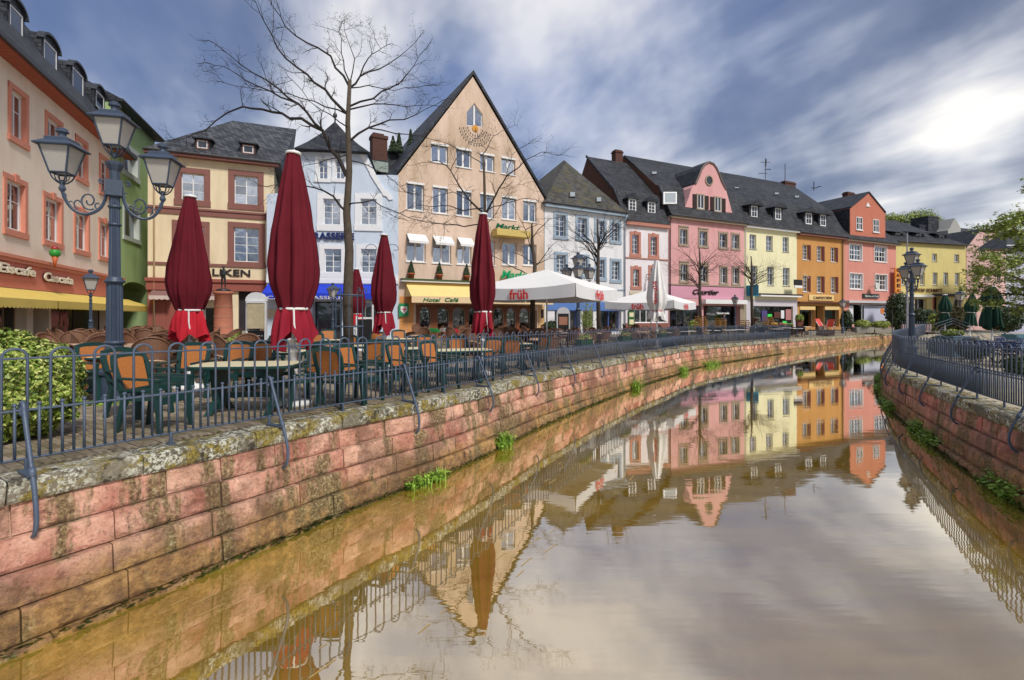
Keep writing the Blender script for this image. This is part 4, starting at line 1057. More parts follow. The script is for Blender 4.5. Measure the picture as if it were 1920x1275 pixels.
# ---- 5 gable hotel
B5 = Fac(747, 31.6, 2570, 747, 'gabled_hotel', 'tall peach gabled hotel with a sundial under its pointed attic window', 'hotel'); f = B5
PCH = plaster('peach_render', (.72, .55, .44), .30, (.40, .29, .19), .6, .12)
f.wall([(747, 645), (1020, 640), (1020, 372), (886.5, 144), (747, 327)], 13, PCH)
r3 = ((808, 840, 269, 305), (855, 884, 278, 314), (900, 927, 288, 321), (940, 966, 295, 327)); r2 = ((762, 795, 342, 394), (811, 840, 349, 400), (856, 884, 356, 405), (900, 926, 362, 409), (941, 968, 368, 412), (981, 1006, 375, 416)); r1 = ((762, 798, 439, 491), (811, 846, 443, 494), (857, 884, 446, 496), (942, 969, 455, 497), (981, 1006, 458, 498), (902, 928, 451, 497))
for q in r3: window(f, *q, 2, 1, fw=.1, mw=.08, curtain='full' if q[0] in (855,) else 'pair', sur=None)
for q in r2: window(f, *q, 2, 1, fw=.1, mw=.08, curtain='pair')
for k, q in enumerate(r1):
    w = window(f, *q, 2, 1, fw=.1, mw=.08, curtain='pair')
    if k < 3:
        u0, u1 = f.u(q[0]), f.u(q[1]); z1 = f.z((q[0]+q[1])/2, q[2]); MB().hexa([(u0, -.02, z1-.03), (u1, -.02, z1-.03), (u1+.0, -.62, z1-.55), (u0, -.62, z1-.55), (u0, -.02, z1), (u1, -.02, z1), (u1, -.63, z1-.52), (u0, -.63, z1-.52)]).box(u0, u1, -.64, -.62, z1-.68, z1-.53).build('window_blind', M_CANVAS, f.root)
for q in r3+r2: u0, u1 = f.u(q[0]), f.u(q[1]); z1 = f.z((q[0]+q[1])/2, q[2]); slab('blind_box', M_WHITE, f.root, u0, u1, -.05, .06, z1-.13, z1)
# pointed attic window
pp = [f.uz(875, 235), f.uz(905, 238), f.uz(905, 214), f.uz(889.5, 193), f.uz(875, 210)]
f.cut.prism(pp, -.2, .3)
arches = [(786, 807), (820, 841), (848, 872), (878, 895), (925, 944), (949, 967), (973, 994)]
zt = f.z(830, 575)
for (a, b) in arches:
    u0, u1 = f.u(a), f.u(b); f.cut.prism([(u0, .55), (u1, .55)]+[((u0+u1)/2+(u1-u0)/2*math.cos(math.pi*k/8), zt-.45+.42*math.sin(math.pi*k/8)) for k in range(9)], -.4, .9)
f.cutbox(f.u(999), f.u(1007), 0, zt-.2, .8)
f.finish()
m = MB()
for a, b in zip(pp, pp[1:]+pp[:1]):
    A, Bv = Vector((a[0], .14, a[1])), Vector((b[0], .14, b[1])); m.tube([A, Bv], .07, 4)
m.box((pp[0][0]+pp[1][0])/2-.06, (pp[0][0]+pp[1][0])/2+.06, .10, .18, pp[0][1], pp[3][1]-.1); aw_ = m.build('attic_window', M_WHITE, f.root)
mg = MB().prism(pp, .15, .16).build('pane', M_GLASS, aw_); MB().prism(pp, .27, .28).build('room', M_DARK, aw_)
# verges and roof body
apex = f.uz(886.7, 140); le = f.uz(744, 325); re = f.uz(1023, 373)
m = MB(); t = .22
for (A, Bp) in ((le, apex), (apex, re)):
    m.hexa([(A[0], -.12, A[1]), (Bp[0], -.12, Bp[1]), (Bp[0], 13.2, Bp[1]), (A[0], 13.2, A[1]), (A[0], -.12, A[1]+t*1.3), (Bp[0], -.12, Bp[1]+t*1.3), (Bp[0], 13.2, Bp[1]+t*1.3), (A[0], 13.2, A[1]+t*1.3)])
m.build('roof', SLW, f.root)
# sundial
u, z = f.uz(891, 241); MB().lathe([(.24, 0), (.24, .04)], 20).xform(Matrix.Translation((u, -.0, z)) @ Matrix.Rotation(rad(90), 4, 'X')).build('sundial_sun', mat('sundial_gold', (.62, .28, .03), .6), f.root)
m = MB()
for R_, n in ((.62, 9), (.98, 13), (1.3, 16)):
    for k in range(n):
        a = math.pi*(1.08+.84*k/(n-1)); cx, cz = u+R_*math.cos(a)*.95, z+.1+R_*math.sin(a); m.box(cx-.035, cx+.035, -.012, -.002, cz-.07, cz+.07)
for R_ in (.78, 1.14):
    for k in range(24):
        a0_, a1_ = math.pi*(1.06+.88*k/24), math.pi*(1.06+.88*(k+1)/24); m.hexa([(u+R_*math.cos(a0_)*.95, -.01, z+.1+R_*math.sin(a0_)), (u+R_*math.cos(a1_)*.95, -.01, z+.1+R_*math.sin(a1_)), (u+R_*math.cos(a1_)*.95, -.003, z+.1+R_*math.sin(a1_)), (u+R_*math.cos(a0_)*.95, -.003, z+.1+R_*math.sin(a0_)), (u+(R_+.03)*math.cos(a0_)*.95, -.01, z+.1+(R_+.03)*math.sin(a0_)), (u+(R_+.03)*math.cos(a1_)*.95, -.01, z+.1+(R_+.03)*math.sin(a1_)), (u+(R_+.03)*math.cos(a1_)*.95, -.003, z+.1+(R_+.03)*math.sin(a1_)), (u+(R_+.03)*math.cos(a0_)*.95, -.003, z+.1+(R_+.03)*math.sin(a0_))])
m.build('sundial_marks', mat('sundial_ink', (.09, .07, .06), .8), f.root)
MB().tube([(u, -.02, z), (u+.05, -.5, z-.8)], .02, 5).build('gnomon', M_GUT, f.root)
# ledge, wooden arcade
zl = f.z(800, 527); uR = f.u(1020)
f.box('ledge', mat('mossy_ledge', (.05, .09, .035), .9, 0, .5, 6), .1, f.u(900), -.50, 0, zl, zl+.10); f.box('ledge', M_WHITE, .1, f.u(900), -.45, 0, zl-.1, zl)
OCH = mat('ochre_tile', (.62, .28, .09), .7, 0, .2, 3)
for r in range(5):
    for c_ in range(2): slab('tile', OCH, f.root, f.u(749)+.02+c_*.48, f.u(749)+c_*.48+.46, -.035, -.0, .05+r*.55, .58+r*.55)
wa = MB(); u0, u1 = f.u(780), f.u(999)
prev = u0
for (a, b) in arches:
    ua, ub = f.u(a), f.u(b); wa.box(prev, ua, -.09, .0, -.2, zt+.1); prev = ub
wa.box(prev, u1, -.09, 0, -.2, zt+.1); wa.box(u0, u1, -.088, .0, -.2, .55); wa.box(u0, u1, -.10, 0, zt-.02, zt+.12)
wa.build('wood_arcade', M_WOOD, f.root)
for (a, b) in arches:
    ua, ub = f.u(a), f.u(b); k = 8; mm = MB()
    for i in range(k):
        t0, t1 = math.pi*i/k, math.pi*(i+1)/k; c0 = (ua+ub)/2; r_ = (ub-ua)/2
        mm.prism([(c0+r_*math.cos(t0), zt-.45+.42*math.sin(t0)), (c0+r_*math.cos(t1), zt-.45+.42*math.sin(t1)), (c0+r_*math.cos(t1), zt+.0), (c0+r_*math.cos(t0), zt+.0)], -.085, -.0)
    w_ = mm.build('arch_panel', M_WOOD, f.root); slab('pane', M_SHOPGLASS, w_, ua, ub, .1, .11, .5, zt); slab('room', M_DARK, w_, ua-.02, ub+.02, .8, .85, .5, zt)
f.box('side_wall', mat('ochre_render', (.66, .42, .18), .8), f.u(1010), f.u(1020), -.04, 0, -.2, zt+.1); f.pbox('notice', M_BLACK, 1014, 1018.5, 580, 596, -.08, -.04)
YH = mat('pale_yellow_awning', (.80, .60, .24), .8, 0, .1, 1.5); VAL = mat('cream_valance', (.74, .55, .33), .8)
zA = zl-.12; ha = awning(f, f.u(760), f.u(1019), zA, zA-.95, 1.3, YH, label='long yellow hotel awning with green lettering on its cream valance', scallop=False, val=.42, vm=VAL, split=12)
GRL = mat('green_letters', (.0, .13, .045), .5)
yo = -1.30
for (a, b, s) in ((792, 825, 'Hotel'), (832, 858, 'Café'), (944, 995, 'Hermann'), (1017, 1068, 'Restaurant')): text(f, a, b, 565.5+ (0 if a < 900 else .8), s, 7.0, GRL, .004, .25, off=yo, y=-.05, parent=ha, bold=.02)
f.pbox('green_badge', mat('badge_green', (.02, .25, .09), .5), 746.5, 765, 569, 593.5, -.16, -.12, 0)
bu = f.u(756); bz = f.z(756, 581); MB().prism([(bu-.22, bz+.22), (bu-.22, bz-.05), (bu, bz-.28), (bu+.22, bz-.05), (bu+.22, bz+.22)], -.175, -.16).build('badge_shield', M_WHITE, f.root)
RD = mat('badge_red', (.6, .02, .03), .5); f.box('badge_cross', RD, bu-.03, bu+.03, -.185, -.175, bz-.15, bz+.18); f.box('badge_cross', RD, bu-.15, bu+.15, -.184, -.175, bz-.0, bz+.06)
for (px, pz, n) in ((771, 521, 'left'), (824, 523, 'middle'), (875, 525.5, 'right')):
    u = f.u(px, -.25); z = zl+.10; wpos = f.p0+f.d*u-f.n*.25
    t_ = empty('potted_conifer', (wpos.x, wpos.y, z), 0, 'clipped cone shrub in a terracotta pot on the hotel ledge, %s' % {'left': 'above the green badge', 'middle': 'between the two others', 'right': 'beside the tall maroon parasol'}[n], 'potted plant', 'cone shrubs on the hotel ledge')
    MB().lathe([(.17, 0), (.21, .28), (.26, .28), (.26, .36), (.20, .36)], 14).build('pot', M_TERRA, t_, True)
    m = MB(); rnd = random.Random(px)
    for k in range(700):
        t = rnd.random(); rr = .20*(1-t)+.015; a = rnd.uniform(0, 6.28); c = Vector((rr*math.cos(a), rr*math.sin(a), .36+t*.80)); w = .035; m.quad(c+Vector((U(-w, w), U(-w, w), w)), c+Vector((w, U(-w, w), 0)), c+Vector((U(-w, w), U(-w, w), -w)), c+Vector((-w, U(-w, w), 0)))
    m.build('foliage', M_DLEAF, t_)
SGN = mat('green_sign', (.0, .30, .11), .45)
u, z = f.u(934), f.z(955, 527); f.box('sign_board', mat('cream_sign', (.74, .62, .40), .6), f.u(931), f.u(1000), -.35, -.30, z-.15, z-.06)
text(f, 935, 985, 523, 'Markt', 14, SGN, .03, .25, y=-.35, bold=.03)
f.box('balcony_sign', mat('yellow_board', (.60, .45, .14), .6), f.u(921), f.u(985), -.9, -.1, f.z(950, 446), f.z(950, 434)); text(f, 924, 970, 431, 'Markt', 9, mat('dark_green_letters', (.0, .10, .035), .5), .03, .25, y=-.35, bold=.03)

# ---- 6 blue-white house
B6 = Fac(747, 31.6, 2570, 1021, 'white_corner_house', 'white house with blue-grey window frames and a mossy hipped slate roof', 'house'); f = B6
WR = plaster('white_render', (.76, .76, .78), .10, (.40, .40, .42)); BG = mat('blue_grey_trim', (.30, .38, .47), .7, 0, .1, 4)
f.wall([(1021, 640), (1171.5, 634), (1171.5, 405), (1021, 384)], 9, WR)
for q in ((1042, 1060, 403, 443), (1083, 1100, 409, 446), (1118, 1133, 414, 449), (1147, 1161, 418, 452)): window(f, *q, 2, 4, sur=BG, sw=.22)
for q in ((1043, 1060, 478, 511), (1084, 1101, 482, 515), (1119, 1133, 487, 521), (1147, 1161, 490, 525)): window(f, *q, 2, 4, sur=BG, sw=.22)
zs_ = f.z(1090, 582); f.cutbox(f.u(1040), f.u(1085), 0, zs_, 1.0); f.cutbox(f.u(1093), f.u(1112), 0, zs_, 1.0); f.cutbox(f.u(1126), f.u(1165), .2, zs_, 1.0)
f.finish()
f.box('shop_fascia', mat('blue_fascia', (.10, .20, .50), .6, 0, .15), f.u(1026), f.u(1171), -.08, 0, zs_, zs_+.7)
BLW = mat('blue_frame', (.07, .14, .45), .5); shopglass(f, 1040, 1085, 0, zs_, 2, BLW); shopglass(f, 1093, 1112, 0, zs_, 1, M_WHITE, y=.6); shopglass(f, 1126, 1165, .2, zs_, 2, BLW)
f.box('string_course', BG, 0, f.u(1171), -.05, 0, f.z(1090, 540)-.1, f.z(1090, 540))
zE = (f.z(1024, 381)+f.z(1171, 403))/2; uR = f.u(1172)
f.box('eaves', BG, -.1, uR, -.35, 0, zE-.25, zE-.02); gutter(f, -.1, uR, zE+.05, -.42); downpipe(f, 1170, 0, zE-.1, BG)
dp = 4.5; ua = f.u(1057.5, dp); zp = f.z(1057.5, 300, dp)
m = MB(); m.v = [(-.3, -.45, zE), (uR+.0, -.45, zE), (uR, 9.5, zE), (-.3, 9.5, zE), (ua, dp, zp), (ua+.3, dp+.2, zp)]; m.f = [(0, 1, 5, 4), (1, 2, 5), (2, 3, 4, 5), (3, 0, 4), (3, 2, 1, 0)]
m.build('roof', SL2, f.root)
def skylight(F_, px0, px1, py0, py1, prof, name='skylight', fm=None, gm=None):
    """roof window lying on the front slope prof=((d0,z0),(d1,z1))"""
    (d0_, z0_), (d1_, z1_) = prof
    def onslope(px, py):
        lo, hi = 0., 1.
        for _ in range(30):
            t = (lo+hi)/2; d = d0_+(d1_-d0_)*t; z = z0_+(z1_-z0_)*t
            if F_.z(px, py, d) > z: lo = t
            else: hi = t
        d = d0_+(d1_-d0_)*lo; return F_.u(px, d), d, z0_+(z1_-z0_)*lo
    a = onslope(px0, py1); b = onslope(px1, py1); c = onslope(px1, py0); e = onslope(px0, py0)
    nn = Vector((0, -(z1_-z0_), (d1_-d0_))).normalized()*.09
    q = [Vector(x) for x in (a, b, c, e)]; MB().hexa([p-nn*.5 for p in q]+[p+nn for p in q]).build(name, fm or M_GUT, F_.root)
    cen = sum(q, Vector())/4; q2 = [cen+(p-cen)*.82 for p in q]; MB().hexa([p+nn*.9 for p in q2]+[p+nn*1.15 for p in q2]).build('pane', gm or M_SKYR, F_.root)
M_SKYR = mat('skylight_glass', (.30, .34, .36), .15, 0, 0, spec=.8)
fr = ((-.45, zE), (dp, zp)); skylight(f, 1067, 1078, 361, 371, fr); skylight(f, 1117, 1127, 371, 380, fr)

# ---- terrace house behind, chimney
BX = Fac(700, 37, 2570, 690, 'rear_roof_terrace_house', 'dark flat roofed building with a railed terrace behind the brasserie', 'building'); f = BX
f.wall([(690, 640), (800, 640), (800, 300), (690, 300)], 3, SLW); f.finish()
f.box('parapet', mat('pale_green_panel', (.30, .36, .33), .7), f.u(693), f.u(726), -.3, -.2, f.z(700, 322), f.z(700, 303)); f.pbox('roof_unit', SLW, 728, 800, 284, 302, .5, 2)
ch = Fac(700, 37, 2570, 690, 'brick_chimney', 'old brick chimney stack rising behind the pale blue brasserie', 'chimney'); u0, u1 = ch.u(701), ch.u(729)
MB().box(u0, u1, .4, 1.3, ch.z(715, 325), ch.z(715, 252)).box(u0-.06, u1+.06, .34, 1.36, ch.z(715, 256), ch.z(715, 250)).build('stack', M_BRICK, ch.root); MB().box(u0+.1, u1-.2, .6, 1.1, ch.z(715, 250), ch.z(715, 245)).build('chimney_pot', M_BRICK, ch.root)
for (px, py0, py1, lb) in ((748, 250, 286, 'small dark conifer on the roof terrace, nearer the chimney'), (770, 243, 286, 'small dark conifer on the roof terrace, nearer the hotel gable'), (737, 256, 285, 'bushy dark shrub on the roof terrace right behind the chimney')):
    b = P(px, py1, 38); h = P(px, py0, 38).z-b.z; t_ = empty('terrace_conifer', b, 0, lb, 'shrub'); m = MB(); rnd = random.Random(px)
    for k in range(900):
        t = rnd.random(); rr = (.38*(1-t)+.02)*(.6+.4*math.sin(t*40)**2)*rnd.uniform(.4, 1.1); a = rnd.uniform(0, 6.28); c = Vector((rr*math.cos(a), rr*math.sin(a), t*h)); w = .06; m.quad(c+Vector((U(-w, w), U(-w, w), w)), c+Vector((w, U(-w, w), 0)), c+Vector((U(-w, w), U(-w, w), -w)), c+Vector((-w, U(-w, w), 0)))
    m.build('foliage', M_DLEAF, t_); MB().tube([(0, 0, -.3), (0, 0, h*.6)], .03, 5).build('trunk', M_TWIG, t_)

# ---- 7..11 the coloured row
def rowf(px0, name, label): return Fac(1399, 50.0, 2906, px0, name, label, 'house')
# white-red
B7 = rowf(1172.5, 'narrow_white_house', 'narrow white house with red arched window frames and two small dormers'); f = B7
WRR = plaster('warm_white_render', (.80, .75, .78), .08, (.45, .38, .36)); RT = mat('red_stone_frame', (.46, .20, .15), .75, 0, .15)
uR = f.u(1252.5); zE = f.z(1173, 416)
f.wm = MB().prism([(0, -.5), (uR, -.5), (uR, zE), (0, zE)], 0, 10); f.wmat = WRR; f.wname = 'wall'
for q in ((1185, 1197, 440, 476), (1219.5, 1231, 444, 479), (1186.5, 1198, 505, 537), (1219.5, 1231, 503, 537)): window(f, *q, 2, 4, sur=RT, sw=.26, key=True)
zs_ = f.z(1200, 580); f.cutbox(f.u(1178), f.u(1246), .9, zs_, .8); f.finish(); shopglass(f, 1190, 1246, .9, zs_, 5, M_WHITE, y=.1); f.box('plinth', mat('brown_plinth', (.26, .10, .08), .8), 0, uR, -.06, 0, -.3, .88)
f.pbox('menu_case', mat('menu_green', (.03, .12, .03), .6), 1177, 1188, 583, 610, -.12, -.02); f.pbox('menu_sheet', mat('menu_paper', (.75, .70, .45), .6), 1178.5, 1186.5, 586, 594, -.13, -.12); f.pbox('menu_sheet', MATS['menu_paper'], 1178.5, 1186.5, 599, 608, -.13, -.12)
f.box('string_course', RT, 0, uR, -.08, 0, f.z(1210, 484)-.1, f.z(1210, 484)-.0)
f.box('eaves', RT, -.1, uR, -.3, 0, zE-.25, zE+.08)
z1, z2 = f.z(1150, 357, 1.6), f.z(1099, 293, 6.0); roof(f, 'roof', SL, 0, uR, [(-.35, zE+.08), (1.3, z1), (1.6, z1+.12), (6.0, z2), (11, zE)])
MB().prism([(0, 0), (1, 0), (1, 1), (0, 1)], 0, 1) if False else None
gm = MB(); gm.v = [(-.03, .1, zE-.3), (-.03, 1.45, z1-.1), (-.03, 6.0, z2-.3), (-.03, 10.8, zE), (.02, .1, zE-.3), (.02, 1.45, z1-.1), (.02, 6.0, z2-.3), (.02, 10.8, zE)]; gm.f = [(0, 3, 2, 1), (4, 5, 6, 7), (0, 1, 5, 4), (1, 2, 6, 5), (2, 3, 7, 6), (3, 0, 4, 7)]
gm.build('brick_side', mat('brown_shingle', (.13, .06, .035), .9, 0, .3, 5, .6, 20), f.root)
vg = MB(); 
for A, Bq in (((-.35, zE+.08), (1.45, z1+.06)), ((1.45, z1+.06), (6.0, z2))): vg.hexa([(-.22, A[0], A[1]-.1), (.0, A[0], A[1]-.1), (.0, Bq[0], Bq[1]-.1), (-.22, Bq[0], Bq[1]-.1), (-.22, A[0], A[1]+.1), (.0, A[0], A[1]+.1), (.0, Bq[0], Bq[1]+.1), (-.22, Bq[0], Bq[1]+.1)])
vg.build('verge', SLW, f.root)
for q in ((1179.5, 1191.5, 374, 399), (1215.5, 1227.5, 380, 404.5)): dormer(f, *q, .25, SLW, peak=.5, cols=2, rows=4, side=.16, over=.2)
f.pbox('small_sign', mat('beige_sign', (.6, .52, .38), .6), 1180, 1212, 546, 552, -.06, 0)
mbk = MB(); u = f.u(1212); z = f.z(1212, 515); mbk.tube([(u, 0, z), (u, -.9, z), (u, -.9, z-.2)], .03, 5).tube([(u, 0, z-.5)]+[(u, -.45-.4*math.cos(a), z-.1-.4*math.sin(a)) for a in [k*.5 for k in range(7)]], .02, 5); hs = mbk.build('sign_bracket', M_BLACK, f.root); slab('hanging_sign', M_BLACK, f.root, u-.05, u+.05, -1.3, -.5, z-1.15, z-.3)

# roof block of the row
PR0, PR1 = (1165, 290), (1583, 370)
def rowroof(f, u0, u1, zE_, fullz=True, dz=0):
    z1 = ZB; z2 = ZRG
    return roof(f, 'roof', SL, u0, u1, [(-.45, zE_+.06), (1.35, z1), (1.65, z1+.1), (6.6, z2), (12.5, zE_)])
# pink
B8 = rowf(1253, 'pink_house', 'pink house with a curved gable, round attic window and cursive shop lettering'); f = B8
ZB = f.z(1227, 347, 1.5); ZRG = f.z(1165, 290, 6.6)
PK = plaster('pink_render', (.70, .38, .38), .07, (.4, .16, .15)); GRS = mat('olive_stone_frame', (.34, .27, .20), .8, 0, .12)
uR = f.u(1395); zE = f.z(1258, 406); PKE = zE
f.wm = MB().prism([(0, -.5), (uR, -.5), (uR, zE), (0, zE)], 0, 11); f.wmat = PK; f.wname = 'wall'
for k, q in enumerate(((1275, 1288, 430, 458), (1311.5, 1325, 434, 461), (1349, 1362.5, 438, 464), (1372.5, 1385, 440, 466))): window(f, *q, 2, 2, sur=GRS, sw=.18, curtain='blind' if k < 2 else 'blind3', lintel=GRS if k < 2 else False)
for k, q in enumerate(((1276, 1288.5, 496, 527), (1312, 1326, 499, 529), (1351, 1362.5, 501.5, 531), (1374, 1385, 502.5, 532))): window(f, *q, 2, 2, sur=GRS, sw=.18, curtain='blind' if k < 1 else 'blind3', lintel=GRS if k < 2 else False)
zs_ = f.z(1320, 573); f.cutbox(f.u(1256), f.u(1311), .1, zs_, 2.0); f.cutbox(f.u(1319), f.u(1387), -.2, zs_, 2.0); f.finish()
shopglass(f, 1256, 1311, .1, zs_, 4, M_GUT, y=.15); shopglass(f, 1333, 1387, .1, zs_, 2, M_GUT, y=.5); interior(f, 1256, 1311, .2, zs_, .3, 8, n=22); interior(f, 1333, 1387, .2, zs_, .6, 9, n=14)
f.box('string_course', GRS, 0, uR, -.10, 0, f.z(1320, 534)-.12, f.z(1320, 534)); f.box('awning_case', M_WHITE, f.u(1316), uR, -.5, 0, f.z(1350, 570), f.z(1350, 562)); f.box('pier', GRS, f.u(1387), uR, -.06, 0, -.2, zs_)
f.box('shop_fascia', mat('pink_fascia', (.62, .30, .40), .7), .0, uR, -.03, 0, f.z(1320, 560), f.z(1320, 537)); BK = M_BLACK
text(f, 1296, 1345, 552, 'Courtier', 9, BK, .03, .35, y=-.09, bold=.03); text(f, 1338, 1366, 601-62, 'Juwelier', 3.5, BK, .01, .3, y=-.07) if False else None
text(f, 1340, 1363, 589, 'Damenmode', 4.0, M_WHITE, .02, 0, y=-.25, bold=.02); text(f, 1320, 1337, 591, 'Mode', 4.0, mat('grey_letters', (.3, .3, .32), .5), .02, .2, y=-.25)
f.box('eaves', GRS, 0, uR, -.4, 0, zE-.16, zE+.04); gutter(f, 0, uR, zE+.08, -.48); downpipe(f, 1255, 0, zE); downpipe(f, 1396.5, 0, zE, M_WHITE)
rowroof(f, 0, uR, zE)
vg = MB().v and None
# curved gable dormer
out = [(1284, 389), (1291, 372), (1297, 352), (1304, 345), (1310, 331), (1315, 318), (1321, 309), (1329, 304), (1337, 307), (1343, 315), (1348, 326), (1353, 340), (1361, 355), (1368, 380), (1374, 403)]
po = [f.uz(x, y, .15) for x, y in out]; D2 = MB().prism(po, .15, 4.2).build('gable_dormer', PK, f.root)
edge = MB(); 
for a, b in zip(po[3:12], po[4:13]): edge.tube([(a[0], .13, a[1]), (b[0], .13, b[1])], .11, 6)
edge.build('gable_coping', mat('coping_grey', (.17, .13, .12), .7), D2)
r2_ = MB(); 
for a, b in zip(po[3:12], po[4:13]): r2_.hexa([(a[0], .25, a[1]), (b[0], .25, b[1]), (b[0], 4.8, b[1]), (a[0], 4.8, a[1]), (a[0], .25, a[1]+.12), (b[0], .25, b[1]+.12), (b[0], 4.8, b[1]+.12), (a[0], 4.8, a[1]+.12)])
r2_.build('gable_roof', SLW, D2)
for q in ((1307.5, 1319, 366, 391), (1340, 1351, 371, 396)):
    o = .15; u0, u1 = f.u(q[0], o), f.u(q[1], o); z1_, z0_ = f.z((q[0]+q[1])/2, q[2], o), f.z((q[0]+q[1])/2, q[3], o)
    wf = MB().box(u0-.12, u1+.12, o-.06, o, z0_-.12, z0_).box(u0-.12, u1+.12, o-.06, o, z1_, z1_+.12).box(u0-.12, u0, o-.06, o, z0_, z1_).box(u1, u1+.12, o-.06, o, z0_, z1_).build('surround', GRS, f.root)
    MB().box(u0, u1, o-.04, o, z0_, z0_+.06).box((u0+u1)/2-.04, (u0+u1)/2+.04, o-.042, o, z0_, z1_).box(u0, u0+.05, o-.04, o, z0_, z1_).box(u1-.05, u1, o-.04, o, z0_, z1_).build('window', M_WHITE, wf); slab('pane', M_SKYG, wf, u0, u1, o-.02, o-.01, z0_, z1_)
    for sx in (u0-.62, u1+.14): 
        sm = MB().box(sx, sx+.48, o-.09, o-.04, z0_, z1_)
        for k in range(9): sm.box(sx+.05, sx+.43, o-.105, o-.09, z0_+(z1_-z0_)*(k+.2)/9, z0_+(z1_-z0_)*(k+.7)/9)
        sm.build('shutter', mat('dark_brown_shutter', (.035, .018, .016), .6), wf)
u, z = f.uz(1329, 338.5, .15); MB().lathe([(.52, 0), (.52, .08), (.40, .10), (.40, .02)], 20).xform(Matrix.Translation((u, .15, z)) @ Matrix.Rotation(rad(90), 4, 'X')).build('round_window', GRS, f.root, False); MB().lathe([(.38, 0), (.38, .04)], 20).xform(Matrix.Translation((u, .15, z)) @ Matrix.Rotation(rad(90), 4, 'X')).build('pane', M_SKYG, f.root)
fr = ((-.45, zE+.06), (1.35, ZB)); skylight(f, 1243, 1268, 361, 383, fr, fm=M_WHITE)
fr2 = ((1.65, ZB+.1), (6.6, ZRG)); skylight(f, 1221, 1231, 323, 328, fr2); skylight(f, 1160, 1170, 333, 338, ((1.6, B7.z(1150, 357, 1.6)+.12), (6, B7.z(1099, 293, 6.0)))) if False else None
chimney(f, 1154.5, 1168, 282, 312, 6.0)
# left verge: brown side wall above the neighbour
zn = ZB; gm = MB(); gm.v = [(-.03, .1, zE-.2), (-.03, 1.4, ZB-.1), (-.03, 6.6, ZRG-.3), (-.03, 12, zE), (.02, .1, zE-.2), (.02, 1.4, ZB-.1), (.02, 6.6, ZRG-.3), (.02, 12, zE)]; gm.f = [(0, 3, 2, 1), (4, 5, 6, 7), (0, 1, 5, 4), (1, 2, 6, 5), (2, 3, 7, 6), (3, 0, 4, 7)]
gm.build('side_wall', MATS['brown_shingle'], f.root)
# yellow
B9 = rowf(1395, 'yellow_house', 'pale yellow house with three windows a floor beside the orange one'); f = B9
YW = plaster('yellow_render', (.82, .78, .52), .07, (.5, .42, .2)); uR = f.u(1494); zE = PKE-.1
f.wm = MB().prism([(0, -.5), (uR, -.5), (uR, zE), (0, zE)], 0, 11); f.wmat = YW; f.wname = 'wall'
GS = mat('grey_sill', (.35, .33, .28), .8)
for q in ((1405.5, 1418, 439.5, 467), (1436.5, 1449, 442, 470), (1467.5, 1479, 444.5, 472.5), (1407, 1420, 498, 533), (1439, 1451, 500, 535), (1468, 1480.5, 502, 536)): window(f, *q, 2, 3, sillm=GS, fw=.07, sur=None)
zs_ = f.z(1440, 574); f.cutbox(f.u(1412), f.u(1486), 0, zs_, 2.0); f.finish(); shopglass(f, 1412, 1486, 0, zs_, 3, M_GUT, y=.15); interior(f, 1412, 1486, .2, zs_, .4, 10, n=30)
f.box('shop_frame', mat('lilac_frame', (.58, .54, .58), .6), f.u(1398), f.u(1412), -.06, 0, -.2, f.z(1440, 562)); f.box('shop_frame', MATS['lilac_frame'], f.u(1486), uR, -.06, 0, -.2, f.z(1440, 562)); f.box('shop_frame', MATS['lilac_frame'], f.u(1412), f.u(1486), -.06, 0, zs_, f.z(1440, 562))
f.box('awning_case', M_WHITE, f.u(1417), f.u(1494), -.6, 0, f.z(1460, 557), f.z(1460, 554)); f.box('awning_case', DKW, f.u(1416), f.u(1496), -.62, 0, f.z(1460, 554), f.z(1460, 551.5))
NEON = mat('green_poster', (.05, .75, .12), .6, 0, 0); 
for q in ((1441, 1449, 589, 594), (1469, 1476.5, 602, 608)): f.pbox('green_poster', NEON, *q, .10, .12)
for q, cc in (((1466, 1472, 582, 597), (.75, .76, .8)), ((1475, 1485, 580, 600), (.45, .2, .2)), ((1430, 1440, 582, 603), (.08, .06, .2))): f.pbox('window_poster', mat('poster%d' % q[0], cc, .6, 0, .3, 3), *q, .10, .12)
f.pbox('round_logo', mat('logo_brown', (.10, .03, .02), .6), 1453, 1466, 585, 596, .09, .11)
bs = f.u(1398); MB().box(bs-.03, bs+.03, -1.5, -.1, f.z(1405, 555), f.z(1405, 536)).build('blue_sign', mat('teal_sign', (.02, .22, .32), .5), f.root); f.pbox('blue_sign_face', MATS['teal_sign'], 1396, 1414, 536, 556, -.5, -.44)
f.box('eaves', WHT, 0, uR, -.4, 0, zE-.16, zE+.04); gutter(f, 0, uR, zE+.08, -.48); rowroof(f, 0, uR, zE)
for q in ((1409, 1419, 387, 406.5), (1454, 1463.5, 391.5, 411)): dormer(f, *q, .15, SLW, peak=.55, cols=2, rows=2, side=.35, over=.4)
chimney(f, 1381, 1400, 330, 342, 6.6, SLW); chimney(f, 1472, 1492, 341, 360, 6.2); chimney(f, 1452, 1470, 346, 352, 6.8, SLW)
for q in ((1376, 1385, 352, 354.5), (1451, 1460, 362, 366), (1489, 1498, 368, 372)): skylight(f, *q, fr2)
